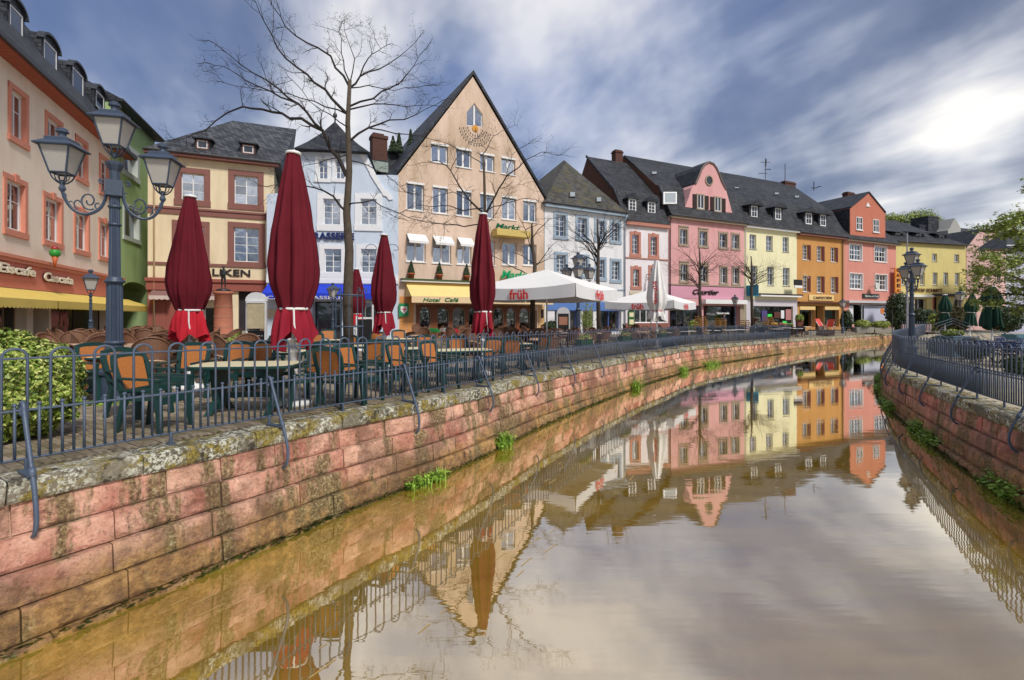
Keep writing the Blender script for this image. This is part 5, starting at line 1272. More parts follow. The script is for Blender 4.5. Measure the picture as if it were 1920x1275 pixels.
# aerials
an = empty('tv_aerial', (0, 0, 0), 0, 'tall television aerial on the slate ridge above the yellow house', 'aerial'); base = f.p0+f.d*f.u(1435, 6.6)+f.n*6.6; an.location = (base.x, base.y, ZRG-.1)
H_ = f.z(1436, 294, 6.6)-ZRG; MB().tube([(0, 0, 0), (0, 0, H_)], .035, 5).build('mast', M_BLACK, an)
for z_, w_, dx in ((.9, .5, -.3), (1.4, .3, .35), (2.3, .55, 0)):
    m = MB(); m.tube([(dx-w_, 0, z_), (dx+w_, 0, z_)], .015, 4)
    for k in range(7): x = dx-w_+2*w_*k/6; m.tube([(x, -.2, z_), (x, .2, z_)], .01, 4).tube([(x, 0, z_-.12), (x, 0, z_+.12)], .01, 4)
    m.build('antenna', M_BLACK, an)
m = MB(); m.tube([(.05, 0, H_*.6), (.15, .05, H_*.93)], .06, 5); m.build('antenna', M_BLACK, an)
po_ = f.p0+f.d*f.u(1472, 6.2)+f.n*6.2; MB().tube([(0, 0, -.3), (0, 0, f.z(1472, 307, 6.2)-ZRG)], .04, 5).build('roof_pole', M_BLACK, None, loc=(po_.x, po_.y, ZRG)); tag(bpy.data.objects['roof_pole'], 'bare dark pole standing beside the chimney right of the aerial', 'pole')
# orange
B10 = rowf(1494, 'orange_house', 'orange house with dark red shutters and a CARPE DIEM sign'); f = B10
OR = plaster('orange_render', (.56, .29, .10), .08, (.35, .14, .03)); uR = f.u(1582); zE = PKE-.25
f.wm = MB().prism([(0, -.5), (uR, -.5), (uR, zE), (0, zE)], 0, 11); f.wmat = OR; f.wname = 'wall'
SHR = mat('dark_red_shutter', (.12, .02, .02), .6)
for q in ((1505, 1515, 459, 487), (1531.5, 1541, 461.5, 489.5), (1557.5, 1566.5, 464, 491), (1505.5, 1515, 517, 547), (1531.5, 1541, 518, 548.5), (1558, 1567, 519, 549)): window(f, *q, 2, 4, fw=.08, sill=True, shut=(SHR, (1,), .9)); 
zs_ = f.z(1530, 573); f.cutbox(f.u(1499), f.u(1528), .3, zs_, 1.2); f.cutbox(f.u(1528.5), f.u(1545), 0, zs_, 1.2); f.cutbox(f.u(1545.5), f.u(1573), .3, zs_, 1.2); f.finish()
shopglass(f, 1499, 1528, .3, zs_, 1, mat('pale_frame', (.5, .45, .35), .6)); shopglass(f, 1545.5, 1573, .3, zs_, 1, MATS['pale_frame']); shopglass(f, 1528.5, 1545, 0, zs_, 1, mat('olive_door', (.09, .10, .02), .6), y=.8)
CS = mat('cream_signboard', (.78, .56, .24), .6); f.pbox('sign_board', CS, 1515.5, 1562, 553, 563.5, -.10, -.02)
text(f, 1523, 1539, 561, 'CARPE', 5, mat('brown_letters', (.10, .03, .01), .5), .01, y=-.13, bold=.01); text(f, 1543.5, 1557, 561, 'DIEM', 5, MATS['brown_letters'], .01, y=-.13, bold=.01); f.pbox('sign_mark', SHR, 1540, 1542, 556, 561, -.14, -.11)
f.box('fascia', mat('brown_fascia', (.10, .035, .015), .6), f.u(1494), f.u(1580), -.35, 0, f.z(1530, 569), f.z(1530, 566)); 
for a, b in ((1499, 1528), (1546, 1573)): f.pbox('blind', CS, a, b, 574.5, 581, -.06, .0)
u = f.u(1497); z = f.z(1497, 527); MB().tube([(u, 0, z), (u+.0, -1.2, z+.3)], .025, 4).tube([(u, -.0, z+.3), (u, -.6, z+.8), (u, -1.2, z+.3)], .02, 4).build('sign_bracket', M_WHITE, f.root); f.pbox('hanging_sign', M_BLACK, 1488, 1503, 524.5, 535, -1.0, -.9, -.9); f.pbox('hanging_sign_lower', M_WHITE, 1489, 1503, 535.5, 540, -1.0, -.9, -.9)
f.box('eaves', BRN, 0, uR, -.4, 0, zE-.2, zE+.04); gutter(f, 0, uR, zE+.08, -.48); downpipe(f, 1578, 0, zE); rowroof(f, 0, uR, zE)
for q in ((1511, 1521, 400.5, 419.5), (1538.5, 1547.5, 404, 423)): dormer(f, *q, .15, SLW, peak=.55, cols=2, rows=2, side=.35, over=.4)
wv = f.p0+f.d*f.u(1526, 6.6)+f.n*6.6; wo = empty('weather_vane', (wv.x, wv.y, ZRG), 0, 'small bent weather vane on the ridge above the orange house', 'weather vane'); MB().tube([(0, 0, -.3), (0, 0, .9)], .05, 5).build('pole', M_BLACK, wo); MB().tube([(-.3, 0, .05), (.3, 0, .05), (.7, 0, .25), (.95, 0, .25)], .06, 5).build('arm', M_BLACK, wo)
# salmon
B11 = rowf(1582.5, 'salmon_house', 'salmon corner house with a pointed wall gable and vertical CAFE sign'); f = B11
SA = plaster('salmon_render', (.64, .28, .23), .07, (.4, .12, .1)); SAG = plaster('salmon_gable_render', (.52, .19, .13), .07, (.35, .08, .05)); uR = f.u(1680); zE = PKE-.35
f.wm = MB().prism([(0, -.5), (uR, -.5), (uR, zE), (0, zE)], 0, 11); f.wmat = SA; f.wname = 'wall'
for q in ((1592.5, 1616, 458, 488), (1639.5, 1662, 462, 491), (1593, 1617, 513, 542), (1640.5, 1663, 515, 544)): window(f, *q, 4, 3, fw=.12, mw=.08, curtain='full', sur=M_WHITE, sw=.08)
zs_ = f.z(1630, 570); f.cutbox(f.u(1592), f.u(1666), .5, zs_, 1.2); f.finish()
shopglass(f, 1592, 1666, .5, zs_, 3, M_WHITE, y=.1, gl=M_GLASS); f.pbox('window_print', mat('pale_lilac_print', (.50, .52, .66), .6, 0, .2, 1.5), 1621, 1665, 573, 604, .06, .08); f.pbox('window_cloth', M_CURT, 1592.5, 1601, 573, 604, .06, .08)
u, z = f.uz(1655, 583); MB().lathe([(.38, 0), (.38, .03)], 16).xform(Matrix.Translation((u, .055, z)) @ Matrix.Rotation(rad(90), 4, 'X')).build('round_print', mat('orange_print', (.75, .22, .04), .6), f.root)
f.box('awning_case', mat('silver_case', (.55, .57, .6), .4), f.u(1584), f.u(1685), -.5, 0, f.z(1630, 568.5), f.z(1630, 564.5)); f.pbox('shop_sign', mat('dark_sign', (.03, .05, .04), .5), 1616.5, 1646, 551, 559, -.16, -.02); text(f, 1619, 1644, 557, 'Bäckerei Café', 3.2, M_WHITE, .01, y=-.2)
u, z = f.uz(1631, 537); MB().lathe([(.42, 0), (.42, .18)], 18).xform(Matrix.Translation((u, -.7, z)) @ Matrix.Rotation(rad(90), 4, 'X')).tube([(u, -.7, z), (u, 0, z)], .04, 5).build('round_clock', mat('clock_face', (.62, .64, .6), .5), f.root)
f.box('eaves', GRS, 0, uR+.3, -.4, 0, zE-.16, zE+.04); gutter(f, 0, uR+.3, zE+.08, -.48)
roof(f, 'roof', SL, 0, uR+.3, [(-.45, zE+.06), (1.35, zE+2.2), (6.6, zE+4.4), (12.5, zE)], hr=3.5)
go = .03; gp = [f.uz(1594, 442, go), f.uz(1594, 390, go), f.uz(1628.5, 361.5, go), f.uz(1660, 399.5, go), f.uz(1660, 446, go)]
gdm = MB().prism(gp, go, 6.0).build('wall_gable', SAG, f.root)
gr_ = MB()
for A, Bq in ((gp[1], gp[2]), (gp[2], gp[3])): 
    gr_.hexa([(A[0], go-.1, A[1]), (Bq[0], go-.1, Bq[1]), (Bq[0], 7, Bq[1]), (A[0], 7, A[1]), (A[0], go-.1, A[1]+.16), (Bq[0], go-.1, Bq[1]+.16), (Bq[0], 7, Bq[1]+.16), (A[0], 7, A[1]+.16)])
gr_.build('gable_roof', SLW, gdm)
MB().box(gp[0][0]-.04, gp[0][0]-.005, .1, 6, gp[0][1], gp[1][1]-.05).build('slate_cheek', SLW, gdm)
for q in ((1605, 1616.5, 407, 431), (1636.5, 1647.5, 411.5, 435.5)):
    o = go; u0, u1 = f.u(q[0], o), f.u(q[1], o); z1_, z0_ = f.z((q[0]+q[1])/2, q[2], o), f.z((q[0]+q[1])/2, q[3], o); wm = MB().box(u0, u1, o-.05, o, z0_, z0_+.08).box(u0, u1, o-.05, o, z1_-.08, z1_).box(u0, u0+.08, o-.05, o, z0_, z1_).box(u1-.08, u1, o-.05, o, z0_, z1_)
    for t in (.33, .5, .67): wm.box(u0+(u1-u0)*t-.03, u0+(u1-u0)*t+.03, o-.048, o, z0_, z1_)
    wm.box(u0, u1, o-.046, o, (z0_+z1_)/2-.03, (z0_+z1_)/2+.03).box(u0-.08, u1+.08, o-.12, o, z0_-.1, z0_); wo_ = wm.build('window', M_WHITE, gdm); slab('pane', M_SKYG, wo_, u0+.02, u1-.02, o-.03, o-.02, z0_+.02, z1_-.02)
tw = [f.uz(1623.5, 387), f.uz(1631, 388), f.uz(1627, 379.5)]; MB().prism(tw, -.06, .02).build('vent_window', M_WHITE, gdm)
chimney(f, 1589.5, 1603, 361, 378, 5.0)
# vertical cafe sign
vs = empty('vertical_cafe_sign', (0, 0, 0), f.rz, 'vertical orange CAFE sign projecting from the corner of the salmon house', 'sign'); u = f.u(1677.5, -.5); u9 = f.u(1688.5, -.5); vs.location = (f.p0.x, f.p0.y, 0)
OSG = mat('orange_sign', (.70, .22, .02), .5)
for k, ch_ in enumerate('CAFE '):
    z1_, z0_ = f.z(1683, 502.5+k*9.6, -.5), f.z(1683, 511+k*9.6, -.5); slab('letter_panel', OSG, vs, u, u9, -.55, -.45, z0_, z1_)
    if ch_ != ' ': text(f, 1680, 1686, 509.6+k*9.6, ch_, 6.2, M_BLACK, .01, off=-.5, y=-.07, parent=vs, bold=.03)
    else: MB().lathe([(.20, 0), (.20, .02)], 14).xform(Matrix.Translation(((u+u9)/2, -.55, (z0_+z1_)/2)) @ Matrix.Rotation(rad(90), 4, 'X')).build('cup_mark', mat('sign_brown', (.2, .05, .01), .5), vs)
slab('lower_plate', mat('pink_plate', (.6, .45, .48), .5), vs, u-.3, u9+.05, -.55, -.45, f.z(1683, 558, -.5), f.z(1683, 551, -.5)); slab('bracket', M_GUT, vs, u+.1, u+.16, -.45, 0, f.z(1683, 505), f.z(1683, 504)); slab('bracket', M_GUT, vs, u+.1, u+.16, -.45, 0, f.z(1683, 548), f.z(1683, 547))

# ---- 12 yellow Schmitt house
B12 = Fac(1680, 64, 4170, 1679, 'butter_yellow_shop_house', 'butter yellow house with RUDOLF SCHMITT lettering behind the triple lantern', 'house'); f = B12
YW2 = plaster('butter_render', (.70, .60, .25), .08, (.4, .33, .15)); f.wall([(1679, 625), (1811, 622), (1811, 461), (1679, 454)], 9, YW2)
for q in ((1748, 1757, 475.5, 490), (1789.5, 1798.5, 477, 491.5), (1688.5, 1697, 510, 534.5), (1725.5, 1734, 511, 534.5), (1749, 1758, 511, 534.5), (1769, 1778, 511, 535), (1790.5, 1799.5, 511.5, 535)): window(f, *q, 2, 1, sillm=GS, fw=.1)
zs_ = f.z(1740, 560); f.cutbox(f.u(1686), f.u(1702), .2, zs_, .6); f.cutbox(f.u(1715), f.u(1738), .2, zs_, .6); f.cutbox(f.u(1750), f.u(1765), .2, f.z(1757, 557), 1.0); f.cutbox(f.u(1788), f.u(1802), .2, zs_, .6); f.finish()
shopglass(f, 1686, 1702, .2, zs_, 1, M_WHITE); shopglass(f, 1715, 1738, .2, zs_, 2, M_WHITE); shopglass(f, 1788, 1802, .2, zs_, 1, M_WHITE); f.box('door_frame', mat('red_door_frame', (.5, .04, .03), .5), f.u(1749), f.u(1750.5), -.05, .1, 0, f.z(1757, 557)); shopglass(f, 1750, 1765, .2, f.z(1757, 557), 1, DKW, y=.6)
text(f, 1705, 1765, 547.5, 'RUDOLF SCHMITT', 6.5, mat('brown_letters', (.10, .03, .01), .5), .03, y=-.1, bold=.01); f.box('awning_case', M_WHITE, f.u(1686), f.u(1746), -.35, 0, f.z(1716, 557), f.z(1716, 553)); f.box('fascia', DKW, f.u(1748), f.u(1810), -.2, 0, f.z(1780, 556), f.z(1780, 551))
zE = f.z(1740, 457); uR = f.u(1811); gutter(f, 0, uR, zE+.05, -.4); zr = f.z(1690, 414, 5.5)
roof(f, 'roof', SL, -.5, uR, [(-.4, zE), (5.5, zr), (10, zE)], hr=5.5)
for q in ((1679.5, 1686.5, 438, 447), (1718.5, 1726, 439.5, 448.5), (1761.5, 1769, 442, 452)): dormer(f, *q, 1.3, SLW, peak=.9, shed=True, cols=1, rows=1, side=.7, over=.35, back=3)
chimney(f, 1724, 1735, 422, 432, 4, SLW)
# ---- 13 pink gable house
B13 = Fac(1812, 68, 4800, 1812, 'dusty_pink_house', 'dusty pink house with a clipped gable between the yellow house and the green tree', 'house'); f = B13
DP = plaster('dusty_pink_render', (.70, .46, .44), .08, (.36, .22, .2)); f.wall([(1812, 622), (1890, 619), (1890, 474), (1865, 437), (1836, 434), (1812, 463)], 6, DP)
for q in ((1845.5, 1853.5, 442, 454), (1837, 1844.5, 469, 487.5), (1857.5, 1864.5, 471, 489.5), (1828, 1835, 506, 526.5), (1848, 1855, 507, 527), (1868, 1875, 508, 528)): window(f, *q, 2, 2, sur=GRS, sw=.16, sill=False)
f.finish(); m = MB(); pts = [f.uz(1809, 466), f.uz(1835, 432), f.uz(1866, 435), f.uz(1893, 478)]
for A, Bq in zip(pts, pts[1:]): m.hexa([(A[0], -.2, A[1]), (Bq[0], -.2, Bq[1]), (Bq[0], 10, Bq[1]), (A[0], 10, A[1]), (A[0], -.2, A[1]+.2), (Bq[0], -.2, Bq[1]+.2), (Bq[0], 10, Bq[1]+.2), (A[0], 10, A[1]+.2)])
m.build('roof', SLW, f.root)
BY = Fac(1775, 76, 3600, 1735, 'long_rear_roof_house', 'house with a long slate roof rising behind the dusty pink gable', 'house'); f = BY
f.wall([(1735, 622), (1960, 600), (1960, 470), (1735, 462)], 10, WR); f.finish(); zE = f.z(1760, 455); roof(f, 'roof', SL, 0, f.u(1960), [(-.4, zE), (6, zE+4.3), (12, zE)])
f.pbox('chimney', SLW, 1761, 1781, 402, 440, 1.5, 4)
gb = MB().prism([f.uz(1776, 432), f.uz(1779, 428), f.uz(1789, 409), f.uz(1800, 427), f.uz(1800, 440), f.uz(1776, 440)], -.1, 3).build('rear_gable', mat('grey_render', (.36, .36, .34), .9), f.root)
BZ = Fac(1900, 58, 9000, 1886, 'lilac_house', 'lilac house half hidden behind the green tree at the right edge', 'house'); f = BZ
LI = plaster('lilac_render', (.50, .50, .64), .06, (.35, .33, .4)); f.wall([(1886, 628), (2010, 622), (2010, 440), (1886, 466)], 3.5, LI, skew=4.6)
for q in ((1888.5, 1900, 461, 477), (1888, 1901, 510, 531), (1925, 1938, 458, 476), (1925, 1938, 508, 530)): window(f, *q, 2, 3, sur=M_WHITE, sw=.12)
f.finish(); zE = f.z(1886, 466); roof(f, 'roof', SL, -.4, f.u(2010), [(-.5, zE), (3.4, zE+2.9), (3.5, zE+.2)], hl=4.6)
# ---------------------------------------------------------------- street lamps
def lantern(parent, x, y, z, s=1.0, rz=.35):
    """z: underside of the glass"""
    M = Matrix.Translation((x, y, z)) @ Matrix.Rotation(rz, 4, 'Z') @ Matrix.Scale(s, 4)
    a, b, h = .135, .245, .50; q = math.sqrt(2)
    m = MB()
    for sx, sy in ((1, 1), (1, -1), (-1, 1), (-1, -1)): m.tube([(sx*a, sy*a, 0), (sx*b, sy*b, h)], .017, 4)
    for r, zz in ((a, 0), (b, h)):
        c = [(r, r, zz), (-r, r, zz), (-r, -r, zz), (r, -r, zz)]
        for k in range(4): m.tube([c[k], c[(k+1) % 4]], .018, 4)
    for k in range(4):
        an = math.pi/4+k*math.pi/2; pts = [(a*q*math.cos(an), a*q*math.sin(an), 0), (a*1.1*math.cos(an), a*1.1*math.sin(an), -.10), (a*.6*math.cos(an), a*.6*math.sin(an), -.17), (.02*math.cos(an), .02*math.sin(an), -.2)]; m.tube(pts, .013, 4)
        an = k*math.pi/2; m.tube([(a*math.cos(an), a*math.sin(an), 0), (a*.8*math.cos(an), a*.8*math.sin(an), -.11), (.02*math.cos(an), .02*math.sin(an), -.19)], .010, 4)
    m.lathe([(.02, -.24), (.045, -.2), (.045, -.16), (.02, -.12)], 8)
    m.xform(M); fr = m.build('lantern', M_IRON, parent, False)
    g = MB(); i = .0
    for k in range(4):
        c = [(a, a), (-a, a), (-a, -a), (a, -a)]; d = [(b, b), (-b, b), (-b, -b), (b, -b)]; p, n_ = c[k], c[(k+1) % 4]; P2, n2 = d[k], d[(k+1) % 4]
        g1 = MB(); off = .006; g1.hexa([(p[0]*.98, p[1]*.98, .01), (n_[0]*.98, n_[1]*.98, .01), (n_[0]*.94, n_[1]*.94, .01), (p[0]*.94, p[1]*.94, .01), (P2[0]*.98, P2[1]*.98, h), (n2[0]*.98, n2[1]*.98, h), (n2[0]*.955, n2[1]*.955, h), (P2[0]*.955, P2[1]*.955, h)])
        g1.xform(M).build('glass', M_FROST, fr)
    c = MB(); R = b+.07
    c.lathe([(R*q*.97, h-.02), (R*q, h+.0), (R*q*.96, h+.015), (.19*q, h+.10), (.185*q, h+.15), (.15*q, h+.17), (.07, h+.20)], 4, rot=math.pi/4)
    c.lathe([(.075, h+.18), (.06, h+.22), (.065, h+.27), (.10, h+.285), (.105, h+.305), (.085, h+.33), (.09, h+.345), (.05, h+.375), (.015, h+.385)], 12)
    c.xform(M).build('lantern_cap', M_IRON, fr); return fr
def pole(parent, H, s=1.0):
    """fluted cast iron column; H: top of the shaft"""
    m = MB(); m.lathe([(.235*s, 0), (.235*s, .10), (.205*s, .13), (.20*s, .46), (.235*s, .49), (.245*s, .54), (.20*s, .58), (.12*s, .64), (.105*s, .68)], 8, rot=math.pi/8); m.build('base', M_IRON, parent)
    p = MB()
    for k in range(8):
        an = k*math.pi/4+math.pi/4*0; c, s_ = math.cos(an), math.sin(an); r = .19*s; w = .045*s
        p.hexa([(c*r-s_*w*-1, s_*r+c*w*-1, .17), (c*r+s_*w*-1, s_*r-c*w*-1, .17), (c*(r-.03)+s_*w*-1, s_*(r-.03)-c*w*-1, .17), (c*(r-.03)-s_*w*-1, s_*(r-.03)+c*w*-1, .17), (c*r-s_*w*-1, s_*r+c*w*-1, .43), (c*r+s_*w*-1, s_*r-c*w*-1, .43), (c*(r-.03)+s_*w*-1, s_*(r-.03)-c*w*-1, .43), (c*(r-.03)-s_*w*-1, s_*(r-.03)+c*w*-1, .43)])
    p.build('base_panel', M_IRON, parent)
    n = MB().lathe([(.10*s, .66), (.095*s, .72), (.125*s, .78), (.15*s, .86), (.125*s, .95), (.12*s, .985), (.145*s, 1.0), (.145*s, 1.03), (.115*s, 1.05)], 20); n.build('ornate_collar', M_IRON, parent, True)
    sh = MB(); zr = H*.54
    sh.lathe([(.118*s, 1.04), (.112*s, zr)], 32, flute=.13); sh.lathe([(.085*s, zr+.05), (.07*s, H)], 32, flute=.13); sh.build('shaft', M_IRON, parent)
    rg = MB(); rg.lathe([(.10*s, zr-.01), (.145*s, zr), (.145*s, zr+.03), (.11*s, zr+.05), (.115*s, zr+.08), (.085*s, zr+.10)], 20)
    for z in (H*.8, H*.88, H*.93): rg.lathe([(.07*s, z-.03), (.095*s, z-.01), (.095*s, z+.015), (.07*s, z+.03)], 16)
    rg.build('ring', M_IRON, parent, True)
def triple_lamp(loc, ang, H, label, s=1.0, rz=.35, arms=2, group=None):
    t = empty('street_lamp', loc, 0, label, 'street lamp', group)
    pole(t, H-.35, 1.0)
    MB().box(-.11, .11, -.11, .11, H-.62, H-.36).xform(Matrix.Rotation(ang, 4, 'Z')).lathe([(.07, H-.36), (.075, H-.2), (.13, H-.10), (.135, H-.06), (.06, H-.03)], 14).build('crossing', M_IRON, t)
    lantern(t, 0, 0, H+.22, .86, rz)
    for k in range(arms):
        a = ang+(math.pi if arms == 2 else 2*math.pi/3)*k; ca, sa = math.cos(a), math.sin(a); m = MB(); z0 = H-.5
        def q(pts): return [((.1+(x-.1)*.727)*ca, (.1+(x-.1)*.727)*sa, z) for x, z in pts]
        c = catmull([(.10, 0, z0+.05), (.13, 0, z0-.18), (.24, 0, z0-.36), (.45, 0, z0-.46), (.66, 0, z0-.42), (.80, 0, z0-.28), (.87, 0, z0-.12)], 4); m.tube(q([(p.x, p.z) for p in c]), .026, 6)
        def curl(cx, cz, r, a0, a1, r1=None, w=.014, n=12):
            pts = [(cx+(r+((r1 if r1 is not None else r)-r)*i/n)*math.cos(a0+(a1-a0)*i/n), cz+(r+((r1 if r1 is not None else r)-r)*i/n)*math.sin(a0+(a1-a0)*i/n)) for i in range(n+1)]; m.tube(q(pts), w, 5)
        curl(.42, z0-.24, .15, -2.2, 2.6, .10); curl(.42, z0-.24, .10, 2.6, 6.5, .03, .012); curl(.26, z0-.30, .07, -2, 2.4, .03, .012); curl(.60, z0-.30, .09, -1.4, 2.6, .04, .012); curl(.72, z0-.30, .05, -1, 2.6, .02, .010); curl(.17, z0-.10, .06, 1, 5, .02, .011); curl(.20, z0+.12, .05, -2.2, 3, .02, .018); curl(.85, z0-.2, .05, 2, 5.4, .02, .012)
        m.lathe([(.035, -.12), (.05, -.08), (.03, -.02)], 8, (.66*ca, .66*sa, z0)); m.build('scroll_arm', M_IRON, t, False)
        lantern(t, .66*ca, .66*sa, z0+.16, .84, rz)
    return t
bl = G(215, 8.2); bl.z = 0
triple_lamp(bl, math.atan2(.5, .8), 4.10, 'large blue-grey street lamp with three lanterns and scroll arms standing by the leafy hedge', rz=.22)
t2 = G(1084, 24.6); triple_lamp(t2, .4, 3.75-t2.z, 'triple lantern street lamp rising behind the white früh parasol', rz=.5, arms=3)
t3 = Vector((17.75, 21.6, gz(17.75, 21.6))); triple_lamp(t3, 1.2, 3.55-t3.z, 'triple lantern street lamp at the bend of the far bank railing', rz=.5, arms=2)
def single_lamp(px, Y, top, label, s=1.0):
    p = G(px, Y); H = top-p.z-.95; t = empty('street_lamp', p, 0, label, 'street lamp', None); pole(t, H, .62*s); MB().lathe([(.05, H-.02), (.09, H+.02), (.05, H+.06)], 10).build('collar', M_IRON, t); lantern(t, 0, 0, H+.26, .95, .4+px); return t
single_lamp(170, 20.0, 3.25, 'small single street lamp standing before the yellow ice cafe awning')
single_lamp(624, 28.5, 3.3, 'small single street lamp in front of the blue brasserie awning')
single_lamp(1378, 46.0, 3.4, 'single street lamp in front of the pink house shop')
single_lamp(1580, 50.5, 3.2, 'single street lamp on the quay between the orange and salmon houses')
single_lamp(1800, 37.0, 3.4, 'single street lamp behind the dark green parasols')

M_MAROON2 = mat('maroon_cloth_light', (.26, .013, .028), .85, 0, .15, 4, .3, 200, .2)
# ---------------------------------------------------------------- parasols
def lettered(parent, s, size, M_, m, name='lettering', shear=0):
    cu = bpy.data.curves.new(name, 'FONT'); cu.body = s; cu.size = size; cu.extrude = .003; cu.offset = .012*size*2; cu.align_x = 'CENTER'; cu.shear = shear; cu.resolution_u = 3
    o = link(name, cu); bpy.context.view_layer.update(); me = bpy.data.meshes.new_from_object(o.evaluated_get(bpy.context.evaluated_depsgraph_get())); bpy.data.objects.remove(o); me.materials.clear(); me.materials.append(m); me.transform(M_); return link(name, me, parent)
RLET = mat('red_letters', (.62, .02, .02), .6, 0, 0)
def closed_parasol(px, Y, ztop, label, name='closed_parasol', m=M_MAROON, m2=M_REDCLOTH, tie=1.58, hem=1.05, R=.36, seed=1, white=False, loc=None, lean=0, group=None, pole_r=.035, folds=9, base=True):
    R *= .84; p = loc or keep_in(G(px, Y), .42); t = empty(name, p, 0, label, 'parasol', group); g = p.z; zt, ti, he = ztop-g, tie-g, hem-g; rnd = random.Random(seed); N = 72
    ph = [rnd.uniform(0, 6.28) for _ in range(6)]
    def shape(m_, zs, rs, amp, jag, mt, name_):
        rows = len(zs); o = MB()
        for i, (z, r) in enumerate(zip(zs, rs)):
            tt = i/(rows-1)
            for j in range(N):
                a = 2*math.pi*j/N; f = math.sin(folds*a+ph[0]+.9*math.sin(a+ph[1])+tt*.5)
                f2 = math.sin((folds+4)*a+ph[2]+1.3*math.sin(2*a+ph[3]))
                fold = (abs(f)**.55*(1 if f > 0 else -1)*.55+f2*.45)*amp(tt)*(.8+.4*math.sin(2*a+ph[5]))
                rr = r*(1+fold+.07*math.sin(a+ph[4]+tt*2)+.04*math.sin(3*a+ph[5]+tt*5)+.10*min(1, tt*2)*mnoise.noise(Vector((math.cos(a)*1.6, math.sin(a)*1.6, z*1.7+seed)))+.05*mnoise.noise(Vector((math.cos(a)*4, math.sin(a)*4, z*4+seed))))
                zz = z+jag(tt)*(math.sin(folds/2.0*a+ph[1])*.09+math.sin(3*a+ph[2])*.06); o.v.append((rr*math.cos(a), rr*math.sin(a), zz))
        for i in range(rows-1):
            for j in range(N): j2 = (j+1) % N; o.f.append((i*N+j, (i+1)*N+j, (i+1)*N+j2, i*N+j2))
        return o.build(name_, mt, t, True)
    n = 26; zs = [zt-(zt-ti)*k/n for k in range(n+1)]
    def prof(u): return interp(u, [(0, .30), (.06, .38), (.2, .56), (.4, .75), (.6, .92), (.74, 1.0), (.85, .95), (.94, .80), (1, .66)])*R
    c = shape(None, zs, [prof(k/n) for k in range(n+1)], lambda u: .13+.27*min(1, u*1.8)*(1 if u < .9 else .7), lambda u: 0, m, 'canopy')
    n2 = 9; zs = [ti-(ti-he)*k/n2 for k in range(n2+1)]
    shape(None, zs, [R*(.66+.24*(k/n2)**.6) for k in range(n2+1)], lambda u: .22+.22*u, lambda u: u**1.5*1.2, m2, 'skirt')
    MB().lathe([(.66*R*1.08, ti-.02), (.66*R*1.13, ti), (.66*R*1.08, ti+.02)], 24).build('tie_strap', M_CANVAS if not white else M_REDCLOTH, t, True)
    MB().tube([(R*.3, -R*.62, ti), (R*.36, -R*.70, ti-.25), (R*.45, -R*.62, he+.02)], .014, 5).build('strap_end', M_CANVAS, t)
    MB().lathe([(.02, zt+.06), (.03, zt+.035), (.11, zt+.03), (.125, zt+.01), (.12, zt-.01)], 20).build('cap', M_WHITE, t, True)
    MB().lathe([(pole_r, .0), (pole_r, he+.4)], 12).build('pole', M_WHITE, t, True)
    if base: MB().lathe([(.30, 0), (.30, .06), (.10, .10), (.075, .14), (.065, .86), (.09, .88), (.09, .92), (.05, .95)], 16).build('base', M_WHITE, t, True)
    if white:
        for k, zz in enumerate((zt-1.35, zt-1.95)): lettered(t, 'früh', .34, Matrix.Translation((-R*.72, -R*.80, zz)) @ Matrix.Rotation(rad(-40), 4, 'Z') @ Matrix.Rotation(rad(90), 4, 'X') @ Matrix.Rotation(rad(-84), 4, 'Z'), RLET)
    if lean: t.rotation_euler = (0, rad(lean), 0)
    return t
closed_parasol(357, 9.8, 3.86, 'closed maroon parasol with bright red skirt between the big lamp and the statue column', seed=3, R=.36)
closed_parasol(550, 8.0, 4.13, 'tallest closed maroon parasol tied with a white strap, left of the bare tree', seed=5, R=.37, m2=M_MAROON2)
closed_parasol(720, 14.5, 3.88, 'closed maroon parasol just right of the bare tree trunk, before the pale blue house', seed=8, R=.33, m2=M_MAROON2)
closed_parasol(906, 12.6, 4.10, 'closed maroon parasol on a white pole in front of the gabled hotel', seed=11, R=.37, m2=M_MAROON2)
closed_parasol(668, 21.0, 3.5, 'closed maroon parasol half hidden behind the caged tree trunk', seed=13, R=.38)
closed_parasol(1232, 25, 4.3, 'closed white parasol with red lettering beside the canal railing', seed=17, R=.52, m=M_CANVAS, m2=M_CANVAS, tie=1.75, hem=1.35, white=True)
GC = mat('dark_green_cloth', (.008, .045, .028), .85, 0, .2, 3)
for (px, Y, R, lb, sd) in ((1860, 21.0, .40, 'nearest and widest closed dark green parasol on the far bank', 2), (1772, 29.0, .30, 'closed dark green parasol furthest from the canal lamp, left of the round bush', 4), (1816, 28.0, .30, 'closed dark green parasol leaning between the round bush and the pink house', 6)):
    closed_parasol(px, Y, 2.75, lb, m=GC, m2=GC, tie=1.7 if R < .35 else 1.9, hem=1.0, R=R, seed=sd, loc=G(px, Y), base=False, lean=4 if px == 1816 else 0)

